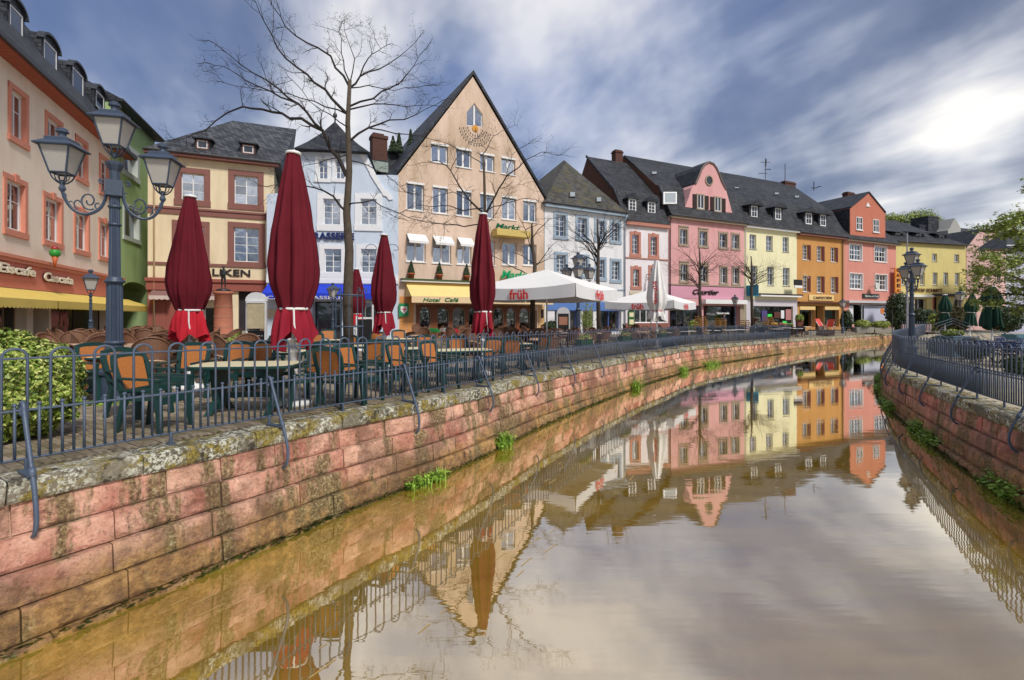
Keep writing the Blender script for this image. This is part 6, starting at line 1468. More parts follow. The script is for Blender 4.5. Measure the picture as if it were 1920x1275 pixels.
def open_parasol(c, phi, hd, zr, za, val, label, twotone=True):
    g = gz(c[0], c[1]); t = empty('open_parasol', (c[0], c[1], g), phi, label, 'parasol', None); zr -= g; za -= g; cor = [(hd*math.cos(k*math.pi/2), hd*math.sin(k*math.pi/2)) for k in range(4)]
    for k in range(4):
        a, b = Vector((*cor[k], zr)), Vector((*cor[(k+1) % 4], zr)); ap = Vector((0, 0, za)); n = 8; m = MB(); idx = {}
        for i in range(n+1):
            for j in range(n+1-i):
                u, v = i/n, j/n; p = ap*(1-u-v)+a*u+b*v; sag = -.22*(u*v*4)*(u+v)-.03*math.sin(math.pi*(u+v)); idx[(i, j)] = len(m.v); m.v.append((p.x, p.y, p.z+sag*.6))
        for i in range(n):
            for j in range(n-i):
                m.f.append((idx[(i, j)], idx[(i+1, j)], idx[(i, j+1)]))
                if j < n-i-1: m.f.append((idx[(i+1, j)], idx[(i+1, j+1)], idx[(i, j+1)]))
        m.build('canopy_panel', M_CANVAS, t, True)
        v = MB(); nn = 16; d = (b-a); out = Vector((d.y, -d.x, 0)).normalized()
        for i in range(nn+1):
            u = i/nn; p = a.lerp(b, u); w = .015*math.sin(u*19+k); zt_ = p.z-.22*(u*(1-u)*4)*.6; v.v += [tuple(Vector((p.x, p.y, zt_+.01))+out*.01), tuple(Vector((p.x, p.y, zt_-val+.05*math.sin(u*math.pi)))+out*(.03+w))]
        for i in range(nn): q = 2*i; v.f.append((q, q+1, q+3, q+2))
        vo = v.build('valance', mat('grey_canvas', (.62, .62, .64), .85, 0, .06, 2), t, True)
        for u_ in ((.5,) if k != 1 else ()):
            mid = a.lerp(b, u_); R_ = Matrix((( d.normalized().x, 0, out.x), (d.normalized().y, 0, out.y), (0, 1, 0))).to_4x4(); lettered(vo, 'früh', .48, Matrix.Translation(mid+out*.075+Vector((0, 0, -.13-val*.80))) @ R_, RLET)
    MB().tube([(0, 0, 0), (0, 0, za)], .035, 8).build('pole', M_WOOD if not twotone else M_WHITE, t); rb = MB()
    for k in range(8):
        a = k*math.pi/4; r = hd*(1 if k % 2 == 0 else .7071); rb.tube([(0, 0, za-.16), (r*.96*math.cos(a), r*.96*math.sin(a), zr-.14)], .018, 4)
    rb.build('ribs', M_WOOD, t)
    MB().box(-.4, .4, -.4, .4, 0, .08).lathe([(.07, .08), (.06, .4)], 8).build('base', M_GREYST, t)
    return t
open_parasol((1.40, 19.6), .25, 3.1, 2.60, 3.36, .46, 'large open white parasol with red früh lettering nearest the maroon parasol')
open_parasol((9.0, 31.5), .15, 3.1, 2.42, 3.22, .46, 'open white früh parasol in front of the pink house, behind the closed white one')

# ---------------------------------------------------------------- cafe furniture
def chair_green():
    t = empty('garden_chair', (0, 0, 0), 0, 'x', 'chair')
    m = MB(); m.hexa([(-.25, -.24, .40), (.25, -.24, .40), (.22, .22, .385), (-.22, .22, .385), (-.25, -.24, .435), (.25, -.24, .435), (.22, .22, .42), (-.22, .22, .42)]).box(-.24, .24, -.255, -.235, .34, .425); m.build('seat', M_GREENP, t)
    b = MB()
    def bk(x, z): return Vector((x, .22+(z-.42)*.26, z))
    for s in (-1, 1):
        pts = [bk(s*.215, .40), bk(s*.235, .62), bk(s*.25, .82), bk(s*.225, .93)]
        for p, q in zip(pts, pts[1:]): b.hexa([(p.x-.032, p.y-.02, p.z), (p.x+.032, p.y-.02, p.z), (p.x+.032, p.y+.02, p.z), (p.x-.032, p.y+.02, p.z), (q.x-.032, q.y-.02, q.z), (q.x+.032, q.y-.02, q.z), (q.x+.032, q.y+.02, q.z), (q.x-.032, q.y+.02, q.z)])
    n = 8
    for k in range(n):
        x0, x1 = -.25+.5*k/n, -.25+.5*(k+1)/n; z0, z1 = .93+.045*math.cos(x0*6), .93+.045*math.cos(x1*6); p, q = bk(x0, z0), bk(x1, z1); b.hexa([(p.x, p.y-.021, p.z-.055), (q.x, q.y-.021, q.z-.055), (q.x, q.y+.021, q.z-.055), (p.x, p.y+.021, p.z-.055), (p.x, p.y-.021, p.z+.012), (q.x, q.y-.021, q.z+.012), (q.x, q.y+.021, q.z+.012), (p.x, p.y+.021, p.z+.012)])
    p = bk(0, .50); b.box(-.22, .22, p.y-.018, p.y+.018, .475, .525); b.build('back_frame', M_GREENP, t)
    o = MB(); p, q = bk(0, .53), bk(0, .91); o.hexa([(-.19, p.y-.008, .53), (.19, p.y-.008, .53), (.19, p.y+.008, .53), (-.19, p.y+.008, .53), (-.205, q.y-.008, .915), (.205, q.y-.008, .915), (.205, q.y+.008, .915), (-.205, q.y+.008, .915)]); o.build('back_panel', M_ORANGE, t)
    for s in (-1, 1):
        for (x, y, x2, y2) in ((.24, -.22, .27, -.27), (.22, .21, .25, .30)):
            l = MB().hexa([(s*x2-.022, y2-.022, 0), (s*x2+.022, y2-.022, 0), (s*x2+.022, y2+.022, 0), (s*x2-.022, y2+.022, 0), (s*x-.034, y-.03, .41), (s*x+.034, y-.03, .41), (s*x+.034, y+.03, .41), (s*x-.034, y+.03, .41)]); l.build('leg', M_GREENP, t)
        a = MB().hexa([(s*.27-.028, -.27, .635), (s*.27+.028, -.27, .635), (s*.25+.028, .27, .655), (s*.25-.028, .27, .655), (s*.27-.028, -.27, .662), (s*.27+.028, -.27, .662), (s*.25+.028, .27, .682), (s*.25-.028, .27, .682)]).hexa([(s*.25-.02, -.235, .40), (s*.25+.02, -.235, .40), (s*.25+.02, -.19, .40), (s*.25-.02, -.19, .40), (s*.27-.02, -.265, .64), (s*.27+.02, -.265, .64), (s*.27+.02, -.21, .64), (s*.27-.02, -.21, .64)]).box(s*.255-.012, s*.255+.012, -.2, .25, .515, .545); a.build('armrest', M_GREENP, t)
    return t
def table_green(L=1.5, W=.9):
    t = empty('garden_table', (0, 0, 0), 0, 'x', 'table'); m = MB(); n = 28; ring = []
    for k in range(n):
        a = 2*math.pi*k/n; c, s = math.cos(a), math.sin(a); e = .38; ring.append((L/2*abs(c)**e*(1 if c > 0 else -1), W/2*abs(s)**e*(1 if s > 0 else -1)))
    for z, k in ((.675, .97), (.69, 1.0), (.715, 1.0), (.722, .985)): m.v += [(x*k, y*k, z) for x, y in ring]
    for r in range(3):
        for j in range(n): j2 = (j+1) % n; m.f.append((r*n+j, r*n+j2, (r+1)*n+j2, (r+1)*n+j))
    m.f.append(tuple(range(n-1, -1, -1))); m.f.append(tuple(3*n+j for j in range(n))); rim = m.build('table_rim', M_GREENP, t)
    tp = MB(); tp.v += [(x*.955, y*.93, .7225) for x, y in ring]+[(x*.95, y*.925, .728) for x, y in ring]; tp.f.append(tuple(n+j for j in range(n)));
    for j in range(n): j2 = (j+1) % n; tp.f.append((j, j2, n+j2, n+j))
    tp.build('table_top', M_TTOP, t)
    for s in (-1, 1):
        l = MB(); l.hexa([(s*L*.27-.05, -.10, .06), (s*L*.27+.05, -.10, .06), (s*L*.27+.05, .10, .06), (s*L*.27-.05, .10, .06), (s*L*.27-.05, -.20, .68), (s*L*.27+.05, -.20, .68), (s*L*.27+.05, .20, .68), (s*L*.27-.05, .20, .68)])
        for q in (-1, 1): l.hexa([(s*L*.27-.045, q*.36-.05, 0), (s*L*.27+.045, q*.36-.05, 0), (s*L*.27+.045, q*.36+.05, 0), (s*L*.27-.045, q*.36+.05, 0), (s*L*.27-.045, q*.06-.05, .20), (s*L*.27+.045, q*.06-.05, .20), (s*L*.27+.045, q*.06+.05, .26), (s*L*.27-.045, q*.06+.05, .26)])
        l.build('leg', M_GREENP, t)
    MB().box(-L*.27, L*.27, -.03, .03, .22, .30).build('stretcher', M_GREENP, t); return t
PROTO_G, PROTO_T = chair_green(), table_green(); used = {'c': 0, 't': 0}
def put(proto, key, px, Y, rz, label, group, d=.45, rot=None, scale=None):
    p = keep_in(G(px, Y), d); p.z = gz(p.x, p.y)+.012
    if key and not used[key]:
        used[key] = 1; o = proto; o.location = p; o.rotation_euler = rot or (0, 0, rz); o['label'] = label; o['group'] = group
        if scale: o.scale = scale
        return o
    return dup(proto, p, rz, label, group, rot=rot and (rot[0], rot[1], rz), scale=scale)
GT, GCH = 'garden tables on the quay terrace', 'green garden chairs on the quay terrace'
for (px, Y, rz, sc, lb) in ((465, 7.35, .12, (1, 1, 1), 'large beige topped green garden table nearest the canal railing'), (140, 8.6, .2, (.8, 1, 1), 'green garden table half hidden between the hedge and the big lamp'), (520, 10.2, .1, (.8, 1, 1), 'beige garden table under the tallest maroon parasol, second from the railing'), (862, 11.2, .35, (1, 1, 1), 'long beige garden table beside the maroon parasol in front of the hotel'),
        (770, 11.6, .3, (.8, .9, 1), 'beige garden table just left of the long one before the hotel'), (690, 12.6, .2, (.7, .9, 1), 'beige garden table right behind the bare tree'), (615, 15.5, .1, (.8, .9, 1), 'far beige garden table left of the caged tree'), (745, 16.5, .1, (.8, .9, 1), 'far beige garden table close to the ochre tiled corner'), (960, 14.2, .5, (.8, .9, 1), 'last beige garden table on the terrace, before the hotel arcade')):
    put(PROTO_T, 't', px, Y, rz, lb, GT, .75, scale=sc)
CH = [  # px, Y, facing (0 = towards the camera, 90 = towards the right), label
 (292, 6.15, 88, 'green armchair with orange woven back nearest the railing, facing right to the large table'),
 (262, 7.0, 80, 'green armchair right beside the big lamp base, behind the chair nearest the railing'),
 (198, 8.3, 70, 'green armchair tucked behind the base of the big lamp'),
 (345, 8.3, 5, 'broad backed green armchair behind the left end of the large table'),
 (430, 8.8, 0, 'green armchair behind the middle of the large table, orange back facing us'),
 (478, 9.1, 8, 'green armchair behind the right end of the large table'),
 (560, 7.85, -40, 'green armchair at the right end of the large table, turned to it'),
 (603, 9.0, 20, 'green armchair right of the white parasol pole, second row'),
 (640, 7.45, 160, 'green armchair with its back to the railing, left of the tree trunk line'),
 (675, 8.3, 70, 'green armchair just right of the one with its back to the railing'),
 (735, 9.8, 5, 'green armchair facing us right of the bare tree'),
 (768, 9.2, 75, 'green armchair sideways beside the second curved brace'),
 (826, 9.7, 60, 'green armchair at the left end of the long hotel side table'),
 (855, 12.6, 0, 'green armchair behind the long hotel side table, left one'),
 (915, 11.3, -25, 'green armchair under the hotel side maroon parasol'),
 (962, 11.7, 175, 'green armchair with a square orange back turned to the railing, right of the parasol'),
 (1003, 12.9, -60, 'last green armchair of the row, right end'),
 (505, 12.6, -10, 'green armchair in the third row under the tallest parasol'),
 (490, 16.4, 60, 'small distant green armchair beside the glass menu case'),
 (512, 16.8, -10, 'second small distant green armchair right of the menu case'),
 (585, 14.2, 10, 'distant green armchair left of the caged tree'),
 (640, 12.6, -20, 'green armchair directly behind the bare tree trunk'),
 (703, 15.6, 0, 'distant green armchair between the tree and the third maroon parasol'),
 (752, 18.2, 30, 'distant green armchair by the ochre tiled corner of the hotel'),
 (615, 18.5, 20, 'furthest green armchair before the brasserie door'),
 (792, 13.0, 0, 'green armchair behind the table left of the long one'),
 (705, 10.9, 200, 'green armchair backing onto the table behind the tree')]
for (px, Y, fa, lb) in CH: put(PROTO_G, 'c', px, Y, rad(fa), lb, GCH, .42)

def chair_rattan(tm=M_RATTAN_T):
    t = empty('rattan_chair', (0, 0, 0), 0, 'x', 'chair'); m = MB(); n = 16
    ring = [(.27*math.cos(2*math.pi*k/n), .25*math.sin(2*math.pi*k/n)) for k in range(n)]
    m.v += [(x, y, .42) for x, y in ring]+[(x, y, .45) for x, y in ring]; m.f += [tuple(range(n-1, -1, -1)), tuple(range(n, 2*n))]
    for j in range(n): j2 = (j+1) % n; m.f.append((j, j2, n+j2, n+j))
    m.build('seat', tm, t)
    b = MB(); nn = 14; H = 6
    for i in range(nn+1):
        a = math.pi*(-.12+1.24*i/nn); ht = .40*(.30+.70*max(0, math.sin(a))**.6)
        for j in range(H+1): v = j/H; r = .27+.05*v; b.v.append((r*math.cos(a), r*.95*math.sin(a)+.08*v, .45+ht*v))
    for i in range(nn):
        for j in range(H): q = i*(H+1)+j; b.f.append((q, q+H+1, q+H+2, q+1))
    b.build('backrest', M_RATTAN, t)
    r = MB(); pts = []
    for i in range(nn+1): a = math.pi*(-.12+1.24*i/nn); ht = .40*(.30+.70*max(0, math.sin(a))**.6); pts.append((.32*math.cos(a), .32*.95*math.sin(a)+.08, .45+ht))
    r.tube(pts, .022, 5); r.build('back_rim', M_RATTAN, t)
    for sx in (-1, 1):
        for sy in (-1, 1): MB().tube([(sx*.18, sy*.18, .43), (sx*.24, sy*.24, 0)], .017, 5).build('leg', M_CHROME, t)
    return t
def table_round():
    t = empty('bistro_table', (0, 0, 0), 0, 'x', 'table'); MB().lathe([(.40, .70), (.42, .71), (.42, .735), (.40, .745)], 22).build('table_top', M_RATTAN_T, t); MB().lathe([(.03, .02), (.025, .70)], 8).build('stem', M_CHROME, t); MB().lathe([(.24, 0), (.24, .02), (.04, .05)], 12).build('foot', M_CHROME, t); return t
PR_C, PR_T = chair_rattan(), table_round(); used['r'] = 0; used['b'] = 0
rnd = random.Random(12)
def cluster(pxr, Yr, n, lab_c, lab_t, grp, seed, tilt=.5, avoid=()):
    rr = random.Random(seed); k = 0; tries = 0; placed = []
    while k < n and tries < 900:
        tries += 1; Y = rr.uniform(*Yr); px = rr.uniform(*pxr); p = G(px, Y)
        if any((p.x-q[0])**2+(p.y-q[1])**2 < .95**2 for q in placed): continue
        if (keep_in(p, .9)-p).length > 1e-6: continue
        placed.append((p.x, p.y)); k += 1; a0 = rr.uniform(0, 6.28)
        put(PR_T, 'b', px, Y, 0, lab_t, grp+' tables', .5)
        for j in range(rr.choice((2, 2, 3))):
            a = a0+j*2.2; q = Vector((p.x+.52*math.cos(a), p.y+.52*math.sin(a), 0)); ppx = CX+F*q.x/q.y
            tl = rr.random() < tilt; rz = a-math.pi/2
            o = put(PR_C, 'r', ppx, q.y, rz, lab_c, grp, .5)
            if tl: o.rotation_euler = (rad(rr.uniform(16, 26)), 0, rz); o.location.z += .10
cluster((110, 345), (9.6, 19.5), 22, 'brown rattan chair in front of the ice cafe', 'round rattan table in front of the ice cafe', 'ice cafe rattan seating', 5, .7)
cluster((90, 340), (20, 24.5), 9, 'small rattan chair under the ice cafe windows', 'small round table under the ice cafe windows', 'rear ice cafe rattan seating', 6, .6)
cluster((350, 470), (11, 19), 7, 'brown rattan chair near the statue column', 'round rattan table near the statue column', 'rattan seating by the statue', 7, .6)
cluster((775, 1000), (18.5, 27), 16, 'brown rattan chair before the wooden hotel arcade', 'round table before the wooden hotel arcade', 'hotel rattan seating', 8, .75)
cluster((1005, 1165), (15, 27), 13, 'rattan chair under or behind the open parasol', 'round table under or behind the open parasol', 'rattan seating below the open parasol', 9, .3)
cluster((1150, 1300), (24, 34), 10, 'dark chair before the white and pink houses', 'round table before the white and pink houses', 'seating before the pink house', 10, .2)
# things lying on the hotel tables: red cushions and pots
for k, (px, Y, c, nm, lb) in enumerate(((848, 22, (.55, .01, .03), 'cushion', 'bright red cushion on the hotel tables left of the tall parasol'), (930, 22, (.55, .01, .03), 'cushion', 'red folded blanket right of the tall hotel parasol'), (962, 23, (.55, .01, .03), 'cushion', 'red folded blanket left of the dark tree trunk'), (812, 23, (.02, .22, .05), 'blanket', 'green folded blanket at the left end of the hotel tables'), (838, 23.5, (.6, .58, .55), 'blanket', 'white folded blanket between green and red ones'))):
    p = G(px, Y, .76); m = MB(); 
    for i in range(4): m.box(-.30+.04*i, .30-.03*i, -.22, .22, .045*i, .045*i+.04)
    o = m.build(nm, mat('cloth%d' % k, c, .9, 0, .15), None, loc=tuple(p)); o.rotation_euler = (0, 0, k); tag(o, lb, 'cushion' if nm == 'cushion' else 'blanket')
# stacked straw coloured chairs
st = MB(); st.box(-.17, .17, -.17, .17, 0, .025).hexa([(-.17, .24, .17), (.17, .24, .17), (.17, .26, .17), (-.17, .26, .17), (-.15, .26, .25), (.15, .26, .25), (.15, .28, .25), (-.15, .28, .25)]).tube([(-.15, .16, 0), (-.16, .26, .22)], .015, 4).tube([(.15, .16, 0), (.16, .26, .22)], .015, 4)
for sx in (-1, 1):
    for sy in (-1, 1): st.tube([(sx*.19, sy*.19, 0), (sx*.22, sy*.22, -.42)], .015, 4)
stm = st.mesh('stack_chair', M_YRATTAN)
for (px, Y, n_, lb) in ((1306, 35.5, 6, 'left stack before the dark shop window of the pink house'), (1317, 35.8, 6, 'second stack before the pink house'), (1344, 38.0, 5, 'stack in front of the pink house door'), (1354, 38.3, 5, 'stack beside the one at the pink house door'), (1390, 40.5, 4, 'stack near the single street lamp'), (1400, 40.8, 4, 'stack right of the one near the street lamp'), (1433, 43, 6, 'stack in front of the yellow house'), (1443, 43.3, 6, 'stack right of the tree by the yellow house')):
    p = G(px, Y)
    n_ += 1
    for k in range(n_):
        o = link('stacked_chair', stm, None, (p.x+.02*k, p.y, p.z+.43+.16*k), (0, 0, rad(150+U(-4, 4)))); tag(o, 'yellow woven chair in the '+lb, 'chair', 'yellow chairs, '+lb)

# flower boxes on the railing
for (px, lb) in ((1095, 'nearest the open parasol'), (1172, 'left of the closed white parasol'), (1243, 'right of the closed white parasol')):
    best = min([k*.2 for k in range(int(PL.L/.2))], key=lambda s: abs((lambda p: (p.x/max(p.y, .1)*F+CX))(PL.at(s, .40)[0])-px) if PL.at(s)[0].y > 6 else 1e9); p, tn, n = PL.at(best, .42)
    t = empty('flower_box', (p.x, p.y, p.z+.58), math.atan2(tn.y, tn.x), 'green flower box hung on the canal railing '+lb, 'flower box', 'flower boxes on the railing'); MB().hexa([(-.45, -.09, 0), (.45, -.09, 0), (.45, .09, 0), (-.45, .09, 0), (-.5, -.12, .22), (.5, -.12, .22), (.5, .12, .22), (-.5, .12, .22)]).build('box', mat('green_box', (.015, .07, .03), .5), t)
    m = MB(); m2 = MB(); rr = random.Random(px)
    for k in range(260): c = Vector((rr.uniform(-.48, .48), rr.gauss(0, .07), .22+abs(rr.gauss(0, .08)))); w = .03; (m if k % 5 else m2).quad(c+Vector((U(-w, w), U(-w, w), w)), c+Vector((w, U(-w, w), 0)), c+Vector((U(-w, w), U(-w, w), -w)), c+Vector((-w, U(-w, w), 0)))
    m.build('leaves', M_LEAF, t); m2.build('flowers', mat('pink_flower', (.5, .12, .2), .7), t)

# ---------------------------------------------------------------- figures
def figure(name, loc, rz, H, label, cat, mats, pose='stand'):
    """one continuous body; hair and clothing are children"""
    t = empty(name, loc, rz, label, cat); k = H/1.75
    J = {'pel': (0, 0, .95), 'sp': (0, .0, 1.12), 'ch': (0, .01, 1.32), 'nk': (0, .0, 1.47), 'hd0': (0, -.01, 1.56), 'hd1': (0, -.015, 1.66), 'hd2': (0, 0, 1.73)}
    V = [J['pel'], J['sp'], J['ch'], J['nk'], J['hd0'], J['hd1'], J['hd2']]; R_ = [(.15, .11), (.135, .10), (.17, .11), (.06, .06), (.08, .095), (.085, .10), (.05, .06)]; Ed = [(0, 1), (1, 2), (2, 3), (3, 4), (4, 5), (5, 6)]
    def chain(start, pts):
        prev = start
        for p, r in pts: V.append(p); R_.append((r, r)); Ed.append((prev, len(V)-1)); prev = len(V)-1
        return prev
    fold = pose == 'folded'
    for s in (-1, 1):
        chain(0, [((s*.095, 0, .88), .095), ((s*.11, -.01, .50), .06), ((s*.12, .02, .09), .04), ((s*.13, -.10, .03), .035), ((s*.13, -.16, .02), .025)])
        if fold: w = chain(2, [((s*.18, .01, 1.40), .06), ((s*.25, .0, 1.15), .045), ((s*.14, -.18, 1.12), .035), ((s*.05, -.22, 1.16), .03)])
        else: w = chain(2, [((s*.18, .01, 1.40), .06), ((s*.25, .02, 1.12), .045), ((s*.27, -.04, .88), .034), ((s*.27, -.06, .80), .03)])
        b = Vector(V[w])
        for q in range(4): V.append(tuple(b+Vector((0, -.03+.02*q, -.09+.01*abs(q-1.5))) if not fold else b+Vector((-s*.06, -.02, -.03+.02*q)))); R_.append((.009, .009)); Ed.append((w, len(V)-1))
        V.append(tuple(b+Vector((-s*.03, -.05, -.03)))); R_.append((.01, .01)); Ed.append((w, len(V)-1))
    me = bpy.data.meshes.new('body'); me.from_pydata([tuple(c*k for c in v) for v in V], Ed, []); me.materials.append(mats[0]); o = link('body', me, t); md = o.modifiers.new('s', 'SKIN'); o.modifiers.new('u', 'SUBSURF').levels = 1; o.modifiers['u'].render_levels = 1
    for i, r in enumerate(R_): me.skin_vertices[0].data[i].radius = (r[0]*k, r[1]*k); me.skin_vertices[0].data[i].use_root = (i == 0)
    md.use_smooth_shade = True; bpy.context.view_layer.update(); m2 = bpy.data.meshes.new_from_object(o.evaluated_get(bpy.context.evaluated_depsgraph_get())); o.modifiers.clear(); o.data = m2
    m2.materials.clear(); [m2.materials.append(q) for q in mats]
    if len(mats) > 2:
        for p in m2.polygons:
            z, x, y = p.center.z/k, p.center.x/k, p.center.y/k
            hand = (z < .86 and abs(x) > .2) or (fold and y < -.19 and 1.05 < z < 1.25)
            p.material_index = 0 if z > 1.48 or hand else (1 if z > .93 else (2 if z > .10 else 3))
    hr = MB().lathe([(.001, 1.60), (.088, 1.62), (.098, 1.68), (.085, 1.73), (.05, 1.765), (.001, 1.775)], 12); hr.v = [(x*k, (y+.018)*k, z*k) for x, y, z in hr.v]; hr.build('hair', mats[-1], t, True)
    nb = MB().hexa([(-.012, -.10, 1.59), (.012, -.10, 1.59), (.012, -.08, 1.59), (-.012, -.08, 1.59), (-.006, -.10, 1.64), (.006, -.10, 1.64), (.006, -.08, 1.64), (-.006, -.08, 1.64)]); nb.v[0] = (-.012, -.125, 1.60); nb.v[1] = (.012, -.125, 1.60); nb.v = [tuple(c*k for c in v) for v in nb.v]; nb.build('nose', mats[0], t)
    return t
SKIN = mat('skin', (.55, .30, .21), .6, 0, .05); SHIRT = mat('dark_jacket', (.03, .04, .07), .8); TRS = mat('dark_trousers', (.02, .02, .03), .8); SHOE = mat('shoe_leather', (.02, .012, .01), .5); HAIR = mat('brown_hair', (.05, .025, .012), .7)
pp_ = G(1358, 46.5); figure('person', pp_, rad(20), 1.75, 'person in a dark jacket standing outside the pink house shop', 'person', [SKIN, SHIRT, TRS, SHOE, HAIR], 'folded')
# fountain column with statue
fc = G(419, 24.0); ft = empty('fountain', fc, 0, 'red sandstone fountain with a round column behind the maroon parasol', 'fountain'); RS = mat('fountain_stone', (.42, .16, .10), .85, 0, .35, 3, .5, 20)
MB().lathe([(1.55, 0), (1.6, .05), (1.6, .42), (1.68, .45), (1.68, .55), (1.40, .55), (1.40, .2)], 16).build('basin', RS, ft); MB().lathe([(.46, .1), (.46, .5), (.42, .55), (.41, 1.5), (.38, 2.55), (.46, 2.6), (.46, 2.70)], 20).build('column', RS, ft, True); MB().lathe([(.30, 2.70), (.33, 2.74), (.30, 2.80), (.20, 2.84)], 16).build('plinth', mat('bronze', (.03, .035, .035), .5, .4, .3), ft)
for z in (.95, 1.45, 1.95): MB().lathe([(.425, z), (.43, z+.008), (.425, z+.016)], 20).build('column_joint', mat('mortar', (.2, .12, .07)), ft)
figure('statue', (fc.x, fc.y, fc.z+2.83), rad(15), 1.12, 'small dark bronze statue of a standing figure on the fountain column', 'statue', [MATS['bronze'], MATS['bronze']], 'folded')
# menu totem
mt = keep_in(G(481, 14.2)); t = empty('menu_case', mt, .15, 'white framed menu case with a chalk board below, beside the blue awning', 'sign')
m = MB(); m.box(-.28, -.23, -.04, .04, 0, 1.95).box(.23, .28, -.04, .04, 0, 1.95).prism([(-.30, 1.92), (.30, 1.92)]+[(.30*math.cos(math.pi*k/8), 1.92+.26*math.sin(math.pi*k/8)) for k in range(1, 8)], -.045, .045); m.build('frame', M_WHITE, t); MB().box(-.225, .225, -.10, .03, 1.12, 1.86).build('case', mat('case_glow', (.62, .52, .33), .4, 0, .4, 6), t); MB().box(-.235, .235, -.12, .035, 1.86, 1.92).build('case_lid', M_WHITE, t); cb = MB().box(-.22, .22, -.02, .02, .25, 1.05).build('chalk_board', M_BLACK, t)
sk = MB(); rq = random.Random(3)
for k in range(5):
    x = -.17
    while x < .15: w_ = rq.uniform(.02, .06); zz = .90-.145*k+rq.uniform(-.01, .01); sk.tube([(x, -.023, zz), (x+w_*.5, -.023, zz+rq.uniform(-.03, .04)), (x+w_, -.023, zz)], .006, 4); x += w_+rq.uniform(.005, .03)
sk.build('chalk_marks', M_WHITE, cb)
mt = G(1056, 30); t = empty('menu_board', mt, .1, 'arched white menu board by the blue shop front behind the open parasol', 'sign'); MB().box(-.42, -.34, -.05, .05, 0, 1.75).box(.34, .42, -.05, .05, 0, 1.75).prism([(-.42, 1.7), (.42, 1.7)]+[(.42*math.cos(math.pi*k/8), 1.7+.4*math.sin(math.pi*k/8)) for k in range(1, 8)], -.05, .05).build('frame', mat('grey_frame', (.5, .5, .52), .6), t); MB().box(-.33, .33, -.02, .02, .25, 1.68).build('board', M_BLACK, t); MB().box(-.26, .26, -.03, -.02, 1.0, 1.5).build('picture', mat('board_print', (.35, .16, .1), .6, 0, .4, 8), t)
mt = keep_in(G(684, 17)); t = empty('chalk_stand', mt, .1, 'white standing board with dark chalk sheet right of the caged tree', 'sign'); MB().box(-.30, -.26, -.03, .03, 0, 1.5).box(.26, .30, -.03, .03, 0, 1.9).box(-.26, .26, -.02, .02, 1.4, 1.46).build('frame', M_WHITE, t); MB().box(-.25, .25, -.015, .015, .5, 1.38).build('sheet', M_BLACK, t)

# ---------------------------------------------------------------- bare trees
def twigs(mb, p, d, L, r, lv, rr, kinks=5, spread=.75, droop=0.0, leaves=None):
    pts = [p]; q = p.copy(); dd = d.normalized(); rads = [r]
    for k in range(kinks):
        dd = (dd+Vector((rr.gauss(0, .22), rr.gauss(0, .22), rr.gauss(0, .22)-droop+.05))).normalized(); q = q+dd*(L/kinks); pts.append(q.copy()); rads.append(r*(1-.6*(k+1)/kinks))
        if lv > 0 and k >= 0 and rr.random() < .95:
            side = Vector((rr.gauss(0, 1), rr.gauss(0, 1), rr.gauss(0, .8))); side = (side-dd*side.dot(dd)).normalized(); twigs(mb, q, dd*.75+side*spread, L*rr.uniform(.38, .62), rads[-1]*.62, lv-1, rr, max(3, kinks-1), spread, droop, leaves)
        elif lv == 0 and rr.random() < .35:
            side = Vector((rr.gauss(0, 1), rr.gauss(0, 1), rr.gauss(0, 1))).normalized(); mb.tube([q, q+(dd*.4+side)*.07], [.0035, .0015], 3, False)
    mb.tube(pts, rads, 4 if r < .02 else 6, False)
    if leaves is not None: leaves += pts
def limb_tree(name, label, base, trunk, limbs, Y, r0, seed, lv=2, tl=.9, zig=.06, depth=1.6, rmin=.006, trunkm=M_BARK):
    rr = random.Random(seed); t = empty(name, base, 0, label, 'tree'); O = Vector(base)
    tp = [P(x, y, Y)-O for x, y in trunk]; n = len(tp); tp[0] = Vector((tp[0].x, 0, 0)); MB().tube(tp, [r0*(1-.68*k/(n-1)) for k in range(n)], 12).build('trunk', trunkm, t, True)
    cr = MB()
    for li, (pts, r) in enumerate(limbs):
        dy = rr.uniform(-1, 1)*depth; m = len(pts); w = []
        for k, (x, y) in enumerate(pts):
            yy = Y+dy*(k/(m-1))**1.2; q = P(x, y, yy)-O; w.append(q)
        dense = []
        for a, b in zip(w, w[1:]):
            seg = max(2, int((b-a).length/.22))
            for k in range(seg): q = a.lerp(b, k/seg); dense.append(q+Vector((rr.gauss(0, 1), rr.gauss(0, 1), rr.gauss(0, 1)))*zig*.35*(1 if k else 0))
        dense.append(w[-1]); N = len(dense); rads = [max(rmin, .82*r*(1-.88*k/(N-1))) for k in range(N)]; cr.tube(dense, rads, 7, False)
        for k in range(2, N):
            f = k/(N-1)
            if rr.random() < .82:
                dd = (dense[k]-dense[k-1]).normalized(); side = Vector((rr.gauss(0, 1), rr.gauss(0, 1), rr.gauss(0, .8))); side = (side-dd*side.dot(dd)).normalized(); twigs(cr, dense[k], dd*.8+side*.9, tl*rr.uniform(.4, 1.0)*(.5+.5*f), max(rmin, rads[k]*.5), lv-1 if rr.random() < .6 else max(0, lv-2), rr, 5)
        twigs(cr, dense[-1], dense[-1]-dense[-2], tl*.5, rmin*1.3, 1, rr, 4)
    cr.build('crown', M_TWIG, t); return t
tb = G(655, 11.0)
